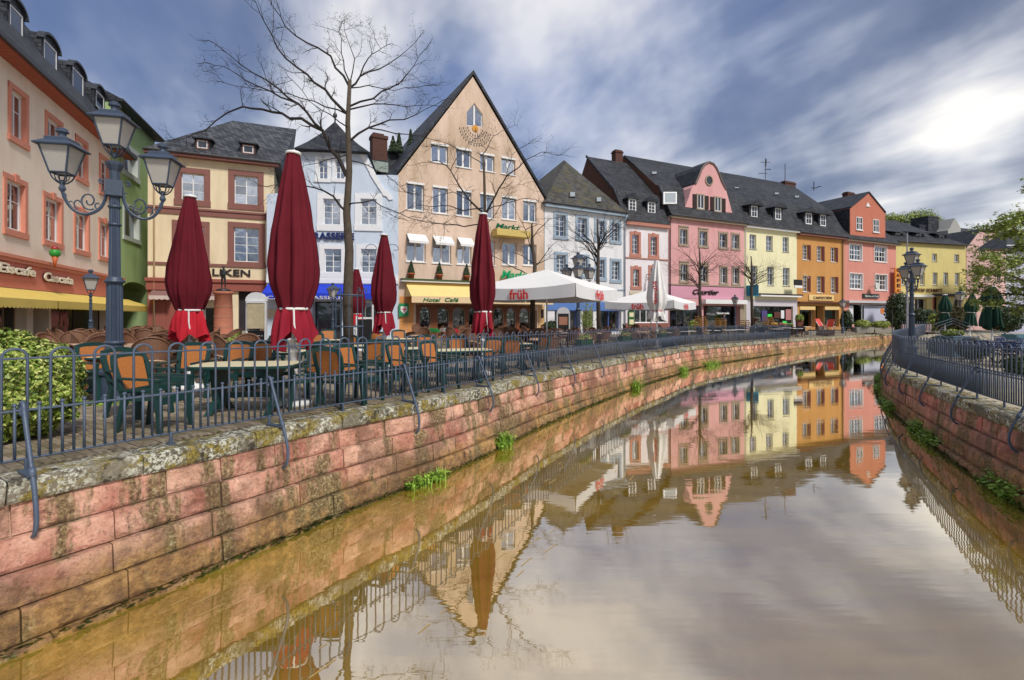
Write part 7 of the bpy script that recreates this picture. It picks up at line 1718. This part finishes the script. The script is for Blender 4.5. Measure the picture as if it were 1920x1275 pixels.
T1 = [([(652, 400), (625, 368), (590, 352), (545, 345), (500, 350)], .035), ([(650, 330), (605, 245), (565, 222), (510, 210), (455, 200), (425, 212), (385, 245), (330, 262)], .06), ([(605, 245), (560, 195), (500, 150), (450, 120), (400, 80)], .04), ([(560, 195), (480, 160), (430, 130), (390, 118)], .028),
      ([(652, 215), (610, 168), (555, 125), (520, 90), (495, 40), (480, 5)], .045), ([(656, 165), (620, 105), (575, 80), (535, 50), (510, 10), (500, -20)], .035), ([(655, 165), (675, 143), (710, 130), (750, 105), (780, 78)], .032), ([(675, 143), (690, 110), (710, 95), (725, 85)], .02),
      ([(654, 200), (700, 185), (750, 155), (775, 125), (790, 100)], .03), ([(656, 205), (700, 195), (760, 200), (815, 198)], .024), ([(655, 265), (690, 240), (730, 225), (780, 215), (820, 195)], .035), ([(690, 240), (740, 250), (790, 255), (850, 275)], .02), ([(648, 385), (700, 375), (750, 400), (790, 415), (830, 420)], .022), ([(654, 150), (640, 100), (635, 60), (640, 40)], .02), ([(655, 160), (665, 110), (650, 70), (645, 45)], .018), ([(651, 300), (690, 310), (740, 340), (760, 360)], .018), ([(652, 290), (610, 300), (570, 310), (545, 330)], .016), ([(652, 215), (590, 190), (540, 175), (470, 165), (420, 155)], .022), ([(655, 240), (620, 215), (580, 190), (548, 150)], .02), ([(656, 165), (690, 160), (740, 170), (800, 160)], .018)]
limb_tree('bare_tree', 'tall bare tree with wide spreading thorny branches and a caged trunk, left of the hotel', tb, [(655, 660), (652, 560), (655, 470), (650, 400), (655, 320), (652, 230), (656, 150)], T1, 11.0, .125, 21, lv=3, tl=.8)
cg = empty('tree_guard', tb, 0, 'iron hoop cage around the trunk of the tall bare tree', 'tree guard'); m = MB()
for z in (1.25, 1.95): m.tube([(.30*math.cos(2*math.pi*k/20), .30*math.sin(2*math.pi*k/20), z) for k in range(21)], .016, 5)
m.build('ring', M_IRON2, cg)
for k in range(10):
    a = 2*math.pi*k/10; c, s = math.cos(a), math.sin(a); MB().tube([(.30*c, .30*s, 0), (.30*c, .30*s, 2.05), (.33*c, .33*s, 2.12), (.38*c, .38*s, 2.10), (.39*c, .39*s, 2.02)], .010, 5).build('bar', M_IRON2, cg)
def vase_tree(px, Y, topy, forky, wpx, label, seed, r0=.10, nl=9, lv=2, guard=False, tl=.8, depth=1.2):
    rr = random.Random(seed); b = G(px, Y); limbs = []
    for k in range(nl):
        side = (k % 2)*2-1; w = wpx*rr.uniform(.55, 1.0)*side*(1 if k > 1 else .3); y0 = forky-rr.uniform(0, .45)*(forky-topy); h = rr.uniform(.45, 1.0)*(forky-topy); yt = max(topy, y0-h*(.5+.5*(1-abs(w)/wpx)))
        limbs.append(([(px+rr.uniform(-1, 1), y0), (px+w*.3, y0-(y0-yt)*.45), (px+w*.65, y0-(y0-yt)*.75), (px+w, yt)], r0*rr.uniform(.25, .42)))
    return limb_tree('bare_tree', label, b, [(px+2, 650), (px, forky), (px+1, (forky+topy)/2), (px-1, topy+10)], limbs, Y, r0, seed, lv, tl, depth=depth)
limbs2 = [([(912, 400), (930, 365), (950, 330), (985, 300), (1015, 285), (1040, 290)], .045), ([(908, 400), (880, 375), (862, 350), (845, 320), (820, 300), (790, 305), (765, 310)], .045), ([(907, 330), (905, 290), (925, 255), (965, 235)], .03), ([(905, 390), (870, 395), (830, 385), (780, 385), (748, 400)], .03), ([(905, 420), (870, 425), (830, 420), (780, 412), (750, 410)], .03), ([(950, 330), (960, 290), (990, 270)], .02), ([(880, 375), (850, 360), (810, 370), (760, 360)], .02), ([(845, 320), (860, 290), (890, 260)], .02), ([(907, 310), (870, 285), (840, 270), (800, 275)], .022), ([(912, 395), (950, 380), (990, 372), (1030, 380)], .025), ([(905, 430), (930, 400), (960, 350), (1000, 340)], .02)]
limb_tree('bare_tree', 'bare tree in front of the gabled hotel, its trunk hidden by the maroon parasol', G(909, 17.0), [(909, 650), (909, 500), (910, 430), (908, 330), (906, 290)], limbs2, 17.0, .085, 31, lv=3, tl=1.1)
limbs3 = [([(1002, 490), (995, 450), (1010, 430), (1030, 410), (1075, 403)], .04), ([(998, 470), (985, 430), (970, 400), (960, 380)], .03), ([(1002, 495), (980, 480), (950, 470), (930, 475)], .03), ([(1004, 500), (1020, 480), (1040, 455), (1060, 450)], .03), ([(1003, 495), (1030, 485), (1060, 480)], .025), ([(997, 440), (1000, 400), (1010, 375)], .02), ([(985, 512), (960, 500), (935, 485), (900, 470)], .03), ([(985, 430), (1010, 420), (1040, 425)], .02)]
limb_tree('bare_tree', 'dark bare tree directly behind the apex of the open früh parasol', G(1001, 21.5), [(997, 650), (999, 560), (1003, 500), (998, 450), (997, 420)], limbs3, 21.5, .13, 41, lv=3, tl=1.2)
vase_tree(1121, 25, 400, 520, 62, 'slim bare tree in front of the white blue framed house', 51, .12, 13, lv=3, tl=1.2)
vase_tree(1312, 38, 455, 545, 62, 'bare tree with splayed branches in front of the cursive shop lettering', 61, .14, 13, lv=3, tl=1.5, depth=2)
vase_tree(1409, 43, 470, 540, 58, 'small bare tree in front of the yellow house', 71, .14, 13, lv=3, tl=1.5, depth=2)
# ---------------------------------------------------------------- leafy tree on the right
rt = P(1990, 680, 17); rt.z = gz(rt.x, 17); t = empty('leafy_tree', rt, 0, 'tree with fresh green leaves reaching in from the right edge', 'tree'); O = Vector(rt)
tr = [P(x, y, 17)-O for x, y in ((1990, 680), (1985, 560), (1990, 450), (1985, 350))]; tr[0] = Vector((0, 0, 0)); MB().tube(tr, [.2, .16, .12, .06], 10).build('trunk', M_BARK, t, True)
LM = [[(1986, 585), (1950, 555), (1905, 552), (1850, 548), (1812, 542)], [(1986, 560), (1930, 530), (1890, 515), (1850, 508), (1828, 512)], [(1988, 520), (1945, 495), (1900, 490), (1870, 480), (1850, 482)], [(1988, 500), (1950, 460), (1920, 440), (1895, 425), (1870, 432)], [(1988, 470), (1950, 430), (1925, 415), (1905, 412)], [(1986, 575), (1940, 575), (1890, 570), (1845, 562)], [(1988, 480), (1930, 465), (1900, 462)], [(1988, 500), (2040, 450), (2090, 420), (2120, 410)], [(1987, 420), (2010, 370), (2050, 330)], [(1986, 380), (1985, 330), (1975, 290)], [(1987, 440), (1965, 400), (1955, 370)], [(1988, 540), (2050, 520), (2110, 510)], [(1986, 360), (2030, 320), (2070, 300)]]
br = MB(); lf = MB(); rr = random.Random(77)
for L_ in LM:
    dy = rr.uniform(-1.2, 1.2); w = [P(x, y, 17+dy*k/4)-O for k, (x, y) in enumerate(L_)]; br.tube(w, [.06, .045, .03, .02, .008], 6)
    ends = []
    for a, b in zip(w, w[1:]):
        for k in range(4):
            q = a.lerp(b, k/4)
            if rr.random() < .8: side = Vector((rr.gauss(0, 1), rr.gauss(0, 1), rr.gauss(0, .45))).normalized(); twigs(br, q, (b-a).normalized()*.7+side*.7, rr.uniform(.35, .8), .012, 1, rr, 4, leaves=ends)
    for q in ends:
        if rr.random() < .30: continue
        for _ in range(13):
            c = q+Vector((rr.gauss(0, .085), rr.gauss(0, .085), rr.gauss(0, .05))); w_ = rr.uniform(.022, .045); n1 = Vector((rr.gauss(0, 1), rr.gauss(0, 1), rr.gauss(0, .5))).normalized()*w_*1.4; n2 = n1.cross(Vector((rr.gauss(0, .5), rr.gauss(0, .5), 1))).normalized()*w_*.8; lf.quad(c-n1, c-n2, c+n1, c+n2)
br.build('branches', M_BARK, t); lf.build('leaves', M_LEAF, t)
# hedge at the left
def bush(loc, rx, ry, rz_, n, m, name, label, seed, leaf_w=.035, cat='bush', stem=True, lump=.22, z0=0):
    rr = random.Random(seed); t = empty(name, loc, 0, label, cat); mb = MB()
    for k in range(n):
        d = Vector((rr.gauss(0, 1), rr.gauss(0, 1), rr.gauss(0, 1))).normalized(); lumpf = 1+lump*mnoise.noise(d*2.6+Vector((seed, 0, 0)))+.5*lump*mnoise.noise(d*7); rr_ = rr.uniform(.70, 1.0)**.5*lumpf
        if rr.random() < .1: rr_ *= 1.06
        c = Vector((d.x*rx*rr_, d.y*ry*rr_, rz_+d.z*rz_*rr_+z0))
        if c.z < .02: continue
        w = leaf_w*rr.uniform(.6, 1.2); nn = (d+Vector((rr.gauss(0, .6), rr.gauss(0, .6), rr.gauss(0, .6)))).normalized(); a = nn.cross(Vector((rr.gauss(0, 1), rr.gauss(0, 1), rr.gauss(0, 1)))).normalized(); b = nn.cross(a); mb.quad(c-a*w*1.3, c-b*w*.75, c+a*w*1.3, c+b*w*.75)
    mb.build('foliage', m, t)
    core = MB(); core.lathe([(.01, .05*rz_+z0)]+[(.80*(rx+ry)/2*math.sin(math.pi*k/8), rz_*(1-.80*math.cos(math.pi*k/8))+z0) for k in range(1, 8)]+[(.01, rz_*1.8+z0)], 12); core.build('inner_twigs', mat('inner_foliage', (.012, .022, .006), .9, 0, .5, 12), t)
    if stem: MB().tube([(0, 0, -.05), (0, 0, rz_)], .05, 6).build('stem', M_BARK, t)
    return t
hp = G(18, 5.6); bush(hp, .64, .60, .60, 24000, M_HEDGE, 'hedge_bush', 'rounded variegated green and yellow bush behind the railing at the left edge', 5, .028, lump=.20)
# fallen leaves and weeds at the big lamp foot
tuft((bl.x+.0, bl.y-.12, .0), .42, 500, .07, 'weed_patch', 'bright green weeds round the foot of the big lamp', None, 91, leafy=.7)
lm = MB(); rr = random.Random(55)
for k in range(900):
    s = rr.uniform(PL.near(-4.9, 3.2), PL.near(-1, 9.2)); p, tn, n = PL.at(s, rr.uniform(.1, 4)); w = rr.uniform(.008, .022); a = rr.uniform(0, 6.28); z = (gz(p.x, p.y) if True else 0); z = max(z+.018, p.z+.006 if (Vector((p.x, p.y))-Vector(PL.at(s, 0)[0].xy)).length < .4 else z+.018); d1 = Vector((math.cos(a), math.sin(a), rr.uniform(-.2, .2)))*w; d2 = Vector((-math.sin(a), math.cos(a), rr.uniform(-.2, .2)))*w*.6; c = Vector((p.x, p.y, z+.004)); lm.quad(c-d1, c-d2, c+d1, c+d2)
tag(lm.build('fallen_leaves', mat('dry_leaf', (.34, .28, .13), .8, 0, .5, 40)), 'small dry leaves scattered on the terrace paving', 'leaves', kind='stuff')
# ---------------------------------------------------------------- right bank, far street
pb = G(1786, 23.5); t = empty('planter', pb, .1, 'blue-grey square planter in front of the dark green parasols', 'planter'); MB().hexa([(-.40, -.40, 0), (.40, -.40, 0), (.40, .40, 0), (-.40, .40, 0), (-.44, -.44, .95), (.44, -.44, .95), (.44, .44, .95), (-.44, .44, .95)]).build('box', mat('planter_blue', (.06, .11, .17), .6, 0, .15), t); MB().box(-.46, .46, -.46, .46, .95, 1.0).build('rim', mat('planter_rim', (.12, .18, .24), .5), t)
for q in range(3): a = .9+q*.25; MB().tube([(-a, 0, .9), (-a*.7, 0, 1.35+q*.1), (0, 0, 1.6+q*.12), (a*.7, 0, 1.35+q*.1), (a, 0, .9)], .012, 4).build('wire_arch', M_IRON2, t)
bush((pb.x, pb.y, pb.z+.95), .42, .42, .18, 900, M_LEAF, 'planter_flowers', 'low flowers growing in the blue-grey square planter', 8, .035, 'plant', False)
pb2 = G(1905, 27); t = empty('planter', pb2, .1, 'teal planter box with a bush at the right edge below the green tree', 'planter'); MB().box(-.45, .45, -.4, .4, 0, .95).build('box', mat('planter_teal', (.07, .17, .22), .6), t)
for (px, Y, rx, rz_, z0, m, lb, n) in ((1760, 25, .45, .45, 0, M_DLEAF, 'dark bush left of the square planter', 1600), (1822, 22, .55, .48, 0, M_DLEAF, 'spreading green bush right of the square planter', 2400), (1786, 34, .9, 1.0, .6, mat('russet_leaf', (.07, .06, .02), .8, 0, .5, 20), 'russet round bush behind the square planter', 2600), (1884, 32, .9, .85, .9, M_DLEAF, 'round dark bush above the teal planter', 2600), (1912, 14.5, .35, .28, 0, M_DLEAF, 'small dark shrub at the right edge behind the railing', 1200),
        (1685, 57, 1.35, 2.3, 0, M_DLEAF, 'tall dark climbing bush at the corner of the salmon house', 2600), (1731, 60, 1.8, 1.5, 0, M_DLEAF, 'leafy shrub below the yellow house shop window', 2600), (1760, 58, 1.3, 1.1, 0, M_LEAF, 'light shrub beside the red framed door', 1500), (1617, 53.5, .75, .45, .5, M_LEAF, 'bright bush in a low trough before the salmon house window', 1500), (1652, 54, .8, .42, .45, M_LEAF, 'darker bush in a trough at the right of the salmon house window', 1400), (1499, 47, .32, .35, 1.15, M_LEAF, 'bush in the tall rust pot by the orange house', 900), (1587, 54, .6, 1.1, .1, M_DLEAF, 'dark slim shrub between the orange and salmon houses', 1200), (1300, 43, .4, .6, 0, M_LEAF, 'small green plant before the pink house windows', 600), (1035, 30.5, .7, .5, .2, M_DLEAF, 'bushy plant left of the arched menu board', 1500), (455, 13.2, .55, .35, .25, M_LEAF, 'yellow-green plant in a tub beside the menu case', 1600)):
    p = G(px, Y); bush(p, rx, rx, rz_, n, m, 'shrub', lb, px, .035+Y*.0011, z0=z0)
for (px, Y, w, h, m, nm, lb) in ((1617, 53.5, 1.1, .6, M_GREYST, 'trough', 'grey trough below the bright bush at the salmon house'), (1652, 54, 1.2, .55, M_GREYST, 'trough', 'grey trough below the darker bush at the salmon house'), (1499, 47, .45, 1.3, mat('rust_pot', (.16, .05, .03), .8), 'tall_pot', 'tall rust coloured pot by the orange house'), (1540, 46, 1.1, .55, mat('dark_planter', (.06, .04, .04), .8), 'trough', 'low dark planter on the quay before the orange house'), (1520, 45.5, .6, .4, M_GREYST, 'stone_block', 'pale stone block on the quay by the orange house'), (1455, 13.2, .1, .1, M_TERRA, '', ''), (455, 13.2, .32, .35, M_TERRA, 'tub', 'terracotta tub under the yellow-green plant')):
    if nm: p = G(px, Y); o = MB().hexa([(-w*.9, -w*.4, 0), (w*.9, -w*.4, 0), (w*.9, w*.4, 0), (-w*.9, w*.4, 0), (-w, -w*.45, h), (w, -w*.45, h), (w, w*.45, h), (-w, w*.45, h)]).build(nm, m, None, loc=tuple(p)); o.scale = (.9 if w > 1 else .6, 1, 1); tag(o, lb, 'planter' if nm != 'stone_block' else 'block')
# bamboo by the blue shop, small fence pieces
bm = MB(); rr = random.Random(6); pbm = G(1102, 29)
for k in range(26):
    a = rr.uniform(0, 6.28); r = rr.uniform(.05, .22); top = Vector((math.cos(a)*rr.uniform(.2, .8), math.sin(a)*.4, rr.uniform(1.6, 2.5))); b = Vector((math.cos(a)*r, math.sin(a)*r, .3)); bm.tube([b, b.lerp(top, .5)+Vector((0, 0, .15)), top], [.012, .009, .004], 4, False)
    for j in range(34): c = b.lerp(top, rr.uniform(.3, 1))+Vector((rr.gauss(0, .06), rr.gauss(0, .06), rr.gauss(0, .06))); d1 = Vector((rr.gauss(0, 1), rr.gauss(0, 1), -.3)).normalized()*.09; d2 = Vector((rr.gauss(0, 1), rr.gauss(0, 1), rr.gauss(0, 1))).normalized()*.018; bm.quad(c-d1, c-d2, c+d1, c+d2)
t = empty('bamboo', pbm, 0, 'feathery green bamboo in a pot by the blue shop front', 'plant'); bm.build('foliage', M_LEAF, t); MB().lathe([(.2, 0), (.3, .4)], 12).build('pot', mat('blue_pot', (.05, .08, .25), .4), t)
# bicycle rings
rk = G(1820, 19.5); rack = empty('bicycle_rack', rk, 0, 'row of thin steel bicycle rings on posts behind the far bank railing', 'bicycle rack'); MB().tube([P(1735, 640, 19.5)-rk+Vector((0, 0, 0)), P(1905, 640, 19.5)-rk], .02, 5).build('rail', M_GUT, rack)
for (px, py) in ((1741, 626.5), (1782, 627.3), (1821, 628.7), (1862, 631), (1896, 632.5)):
    c = P(px, py, 19.5)-rk; MB().tube([(c.x+.38*math.cos(2*math.pi*k/28), c.y+.33*math.sin(2*math.pi*k/28), c.z+.185*math.sin(2*math.pi*k/28)) for k in range(29)], .011, 5).build('ring', mat('steel', (.28, .29, .32), .35, .6), rack); MB().tube([(c.x, c.y, c.z-.2), (c.x, c.y, -.02)], .02, 5).build('post', M_GUT, rack)
# blue slatted chairs and tables
BLC = mat('blue_slats', (.015, .035, .12), .35, 0, .15, 5, spec=.6)
def slatchair():
    t = empty('slatted_chair', (0, 0, 0), 0, 'x', 'chair'); 
    for k in range(5): MB().box(-.24, .24, -.22+.09*k, -.15+.09*k, .44, .46).build('seat_slat', BLC, t)
    for k in range(5): MB().box(-.24, .24, .23+.02*k, .25+.02*k, .55+.075*k, .60+.075*k).build('back_slat', BLC, t)
    for s in (-1, 1): MB().tube([(s*.23, -.24, 0), (s*.23, -.22, .44)], .014, 5).build('leg', M_BLACK, t); MB().tube([(s*.23, .26, 0), (s*.23, .22, .44), (s*.23, .34, .93)], .014, 5).build('leg', M_BLACK, t)
    return t
def slattable():
    t = empty('slatted_table', (0, 0, 0), 0, 'x', 'table')
    for k in range(7): MB().box(-.6, .6, -.35+.1*k, -.26+.1*k, .72, .745).build('top_slat', BLC, t)
    MB().tube([(-.5, -.3, 0), (.5, -.3, .72)], .016, 5).tube([(.5, -.3, 0), (-.5, -.3, .72)], .016, 5).tube([(-.5, .3, 0), (.5, .3, .72)], .016, 5).tube([(.5, .3, 0), (-.5, .3, .72)], .016, 5).build('trestle', M_BLACK, t); return t
SC_, ST_ = slatchair(), slattable(); k = 0
for i, (px, Y) in enumerate(((1835, 20), (1868, 18.5), (1905, 20), (1850, 24), (1895, 24.5), (1925, 17))):
    p = G(px, Y); lb = 'dark blue slatted table on the far bank, %s' % ('left front', 'middle front, under the widest green parasol', 'right front', 'left rear', 'right rear', 'cut by the right edge')[i]
    o = ST_ if i == 0 else dup(ST_); o.location = p; o.rotation_euler = (0, 0, .1+.1*i); o['label'] = lb; o['group'] = 'blue tables on the far bank'
    for j, (dx, dy, a) in enumerate(((-.3, -.62, math.pi), (.3, .62, 0))):
        c = SC_ if (i == 0 and j == 0) else dup(SC_); c.location = (p.x+dx, p.y+dy, p.z); c.rotation_euler = (0, 0, a+U(-.2, .2)); c['label'] = 'dark blue slatted chair on the far bank'; c['group'] = 'blue chairs on the far bank'
# green wicker chairs etc. in front of the shops: small distant cafe seats
def farchair():
    t = empty('cafe_chair', (0, 0, 0), 0, 'x', 'chair'); MB().box(-.22, .22, -.22, .22, .43, .46).build('seat', M_BLACK, t); MB().box(-.22, .22, .2, .23, .5, .9).build('backrest', M_BLACK, t); MB().tube([(-.2, -.2, 0), (-.2, -.2, .43)], .015, 4).tube([(.2, -.2, 0), (.2, -.2, .43)], .015, 4).tube([(-.2, .2, 0), (-.2, .2, .9)], .015, 4).tube([(.2, .2, 0), (.2, .2, .9)], .015, 4).build('legs', M_BLACK, t); return t
FC_ = farchair(); first = True; rr = random.Random(31)
for i in range(34):
    px = rr.uniform(1255, 1505); Yq = interp(px, [(1255, 26), (1300, 29), (1400, 35), (1500, 41)]); Y = Yq+rr.uniform(.8, 6); p = keep_in(G(px, Y), .7)
    o = FC_ if i == 0 else dup(FC_); o.location = (p.x, p.y, gz(p.x, p.y)); o.rotation_euler = (0, 0, rr.uniform(0, 6.28)); o['label'] = 'dark chair between the pink and orange houses'; o['group'] = 'dark chairs on the far quay'
FT_ = empty('cafe_table', (0, 0, 0), 0, 'x', 'table'); MB().box(-.4, .4, -.4, .4, .71, .74).build('table_top', M_CANVAS, FT_); MB().lathe([(.2, 0), (.03, .04), (.03, .71)], 8).build('stem', M_BLACK, FT_)
for i, px in enumerate((1275, 1290, 1335, 1365, 1385, 1420, 1455, 1470, 1492)):
    Yq = interp(px, [(1255, 26), (1300, 29), (1400, 35), (1500, 41)]); p = keep_in(G(px, Yq+rr.uniform(1.2, 4.5)), .8); o = FT_ if i == 0 else dup(FT_); o.location = (p.x, p.y, gz(p.x, p.y)); o['label'] = 'white table between the pink and orange houses'; o['group'] = 'white tables on the far quay'
# fruit and flower stall like display in front of yellow house
for i, (px, Y, c, lb) in enumerate(((1452, 45, (.65, .4, .08), 'round bread loaf basket, left one before the yellow house'), (1468, 45, (.5, .2, .15), 'basket of reddish flowers before the yellow house window'), (1481, 45, (.15, .35, .08), 'leafy green basket before the yellow house window'))):
    p = G(px, Y); t = empty('basket', (p.x, p.y, p.z+.7), 0, lb, 'basket'); MB().lathe([(.25, 0), (.34, .18), (.36, .2)], 12).build('basket_body', M_YRATTAN, t); mm = MB(); 
    for q in range(60): a = rr.uniform(0, 6.28); r = rr.uniform(0, .3); cc = Vector((r*math.cos(a), r*math.sin(a), .2+rr.uniform(0, .15))); w = .06; mm.quad(cc+Vector((-w, 0, 0)), cc+Vector((0, -w, 0)), cc+Vector((w, 0, .02)), cc+Vector((0, w, .03)))
    mm.build('contents', mat('contents%d' % i, c, .7, 0, .3, 10), t); MB().box(-.35, .35, -.3, .3, -.7, 0).build('crate_stand', DKW, t)
# red deck chairs
for i, (px, lb) in enumerate(((1541, 'left red folding chair before the orange house window'), (1555, 'right red folding chair before the orange house window'))):
    p = G(px, 49); t = empty('folding_chair', (p.x, p.y, p.z+.3), .3+i*2.6, lb, 'chair'); RC = mat('red_chair', (.60, .06, .04), .6); MB().hexa([(-.3, -.4, .45), (.3, -.4, .45), (.3, .1, .38), (-.3, .1, .38), (-.3, -.4, .48), (.3, -.4, .48), (.3, .1, .41), (-.3, .1, .41)]).build('seat', RC, t); MB().hexa([(-.3, .1, .40), (.3, .1, .40), (.3, .13, .40), (-.3, .13, .40), (-.3, .5, 1.15), (.3, .5, 1.15), (.3, .53, 1.15), (-.3, .53, 1.15)]).build('backrest', RC, t); MB().tube([(-.3, -.4, -.25), (-.3, .4, .9)], .03, 4).tube([(.3, -.4, -.25), (.3, .4, .9)], .03, 4).tube([(-.3, .35, -.25), (-.3, -.35, .48)], .03, 4).tube([(.3, .35, -.25), (.3, -.35, .48)], .03, 4).build('legs', M_WHITE, t)
# tall grey post and parking sign post
p = G(1701, 40); t = empty('flag_post', p, 0, 'tall slim grey post behind the triple lamp of the far bank', 'post'); H = P(1700, 437, 40).z-p.z; MB().tube([(0, 0, 0), (0, 0, H)], [.09, .045], 8).build('pole', mat('grey_post', (.30, .31, .36), .5), t)
p = G(1673, 52); t = empty('sign_post', p, 0, 'thin steel post at the corner of the salmon house', 'post'); MB().tube([(0, 0, 0), (0, 0, 2.6)], .04, 6).build('pole', M_GUT, t)
# low masonry wall and picket fence below the yellow house
w0, w1 = P(1690, 600, 56), P(1745, 600, 56); t = empty('garden_wall', (w0.x, w0.y, gz(w0.x, w0.y)), math.atan2(w1.y-w0.y, w1.x-w0.x), 'low pinkish wall with railings below the yellow house', 'wall'); Lw = (w1-w0).length; MB().box(0, Lw, -.1, .1, 0, .9).build('wall_body', mat('pink_wall', (.36, .25, .24), .85, 0, .3), t)
for k in range(12): slab('railing_bar', M_IRON2, t, Lw*k/12, Lw*k/12+.06, -.14, -.11, .2, 1.25)
hl = MB(); N = 90
for i in range(N+1):
    a = 2*math.pi*i/N; r = 330; x, y = r*math.cos(a), 60+r*math.sin(a); h = 7+5*mnoise.noise(Vector((math.cos(a)*3, math.sin(a)*3, 0)))
    hl.v += [(x*.72, 60+(y-60)*.72, -3), (x*.8, 60+(y-60)*.8, h*.6), (x, y, h), (x*1.6, 60+(y-60)*1.6, h+4), (x*1.8, 60+(y-60)*1.8, -3)]
for i in range(N):
    for j in range(4): q = i*5+j; hl.f.append((q, q+5, q+6, q+1))
tag(hl.build('hills', mat('wooded_hill', (.05, .07, .035), .95, 0, .6, .15, .8, 1.0)), kind='structure')
# wooded hill crowns behind the roofs
for (px, py, rx, rz_, lb, sd) in ((1668, 412, 1.7, 1.1, 'leafy crown showing over the roof right of the salmon gable', 3), (1683, 413, 1.4, .9, 'smaller crown beside the one over the salmon gable roof', 4), (1708, 412, 2.0, 1.3, 'pale green crown left of the rear chimney', 5), (1730, 408, 2.3, 1.5, 'largest pale green crown left of the rear chimney', 6), (1746, 414, 1.6, 1.1, 'pale green crown touching the rear chimney', 7)):
    c = P(px, py, 95); t = empty('hill_tree', (c.x, c.y, 0), 0, lb, 'tree'); rr = random.Random(sd); m = MB()
    for k in range(1600):
        d = Vector((rr.gauss(0, 1), rr.gauss(0, 1), rr.gauss(0, 1))).normalized(); f_ = rr.uniform(.5, 1.0)*(1+.5*mnoise.noise(d*2.2+Vector((sd, 0, 0)))); q = Vector((d.x*rx*f_*1.2, d.y*rx*f_, c.z+d.z*rz_*f_*1.2)); w_ = rr.uniform(.06, .14); a = Vector((rr.gauss(0, 1), rr.gauss(0, 1), rr.gauss(0, 1))).normalized()*w_; b = a.cross(d).normalized()*w_; m.quad(q-a, q-b, q+a, q+b)
    m.build('crown', M_LEAF, t); MB().tube([(0, 0, 0), (0, 0, c.z)], .25, 7).build('trunk', M_BARK, t)
# cleats, streaks of foam and specks on the water
fm = MB(); rr = random.Random(2)
for k in range(70):
    s = rr.uniform(PL.near(-4.9, 3), PL.near(3, 16.5)); p, tn, n = PL.at(s, -rr.uniform(.5, 3.2)); L_ = rr.uniform(.03, .16); w_ = .004; d1 = Vector((tn.x, tn.y, 0))*L_; d2 = Vector((n.x, n.y, 0))*w_; c = Vector((p.x, p.y, WZ+.004)); fm.quad(c-d1-d2, c+d1-d2, c+d1+d2, c-d1+d2)
for k in range(60):
    s = rr.uniform(PR.near(8, 8), PR.near(17.7, 23.1)); p, tn, n = PR.at(s, -rr.uniform(1.0, 3.5)); w_ = .010; c = Vector((p.x, p.y, WZ+.004)); fm.quad(c+Vector((-w_, 0, 0)), c+Vector((0, -w_, 0)), c+Vector((w_, 0, 0)), c+Vector((0, w_, 0)))
tag(fm.build('foam', mat('foam_speck', (.50, .36, .15), .6, 0, .1)), 'short foam streaks and specks drifting on the canal', 'foam', kind='stuff')

# every seat and table of the crowded groups gets a label of its own
ORD = 'first second third fourth fifth sixth seventh eighth ninth tenth eleventh twelfth thirteenth fourteenth fifteenth sixteenth seventeenth eighteenth nineteenth twentieth'.split()
def number_groups():
    gs = {}
    for o in bpy.data.objects:
        if o.parent is None and 'group' in o and 'label' in o: gs.setdefault(o['label'], []).append(o)
    for lab, L in gs.items():
        if len(L) < 2: continue
        L.sort(key=lambda o: (o.location.z if 'stack' in lab else o.location.y))
        if 'stack' in lab:
            for k, o in enumerate(reversed(L)): o['label'] = lab.replace('yellow woven chair', ('topmost' if k == 0 else 'bottom' if k == len(L)-1 else ORD[k])+' yellow chair')
            continue
        n = max(1, round(len(L)/8)); rows = [L[i*len(L)//n:(i+1)*len(L)//n] for i in range(n)]
        for r, row in enumerate(rows):
            row.sort(key=lambda o: o.location.x/o.location.y); rn = ('front' if r == 0 else 'rear' if r == n-1 else ORD[r]) if n > 1 else 'only'
            for k, o in enumerate(row):
                w = lab.split(); base = ' '.join(w[:11]); o['label'] = base+', '+rn+' row, '+ORD[min(k, 19)]+' from left'
number_groups()
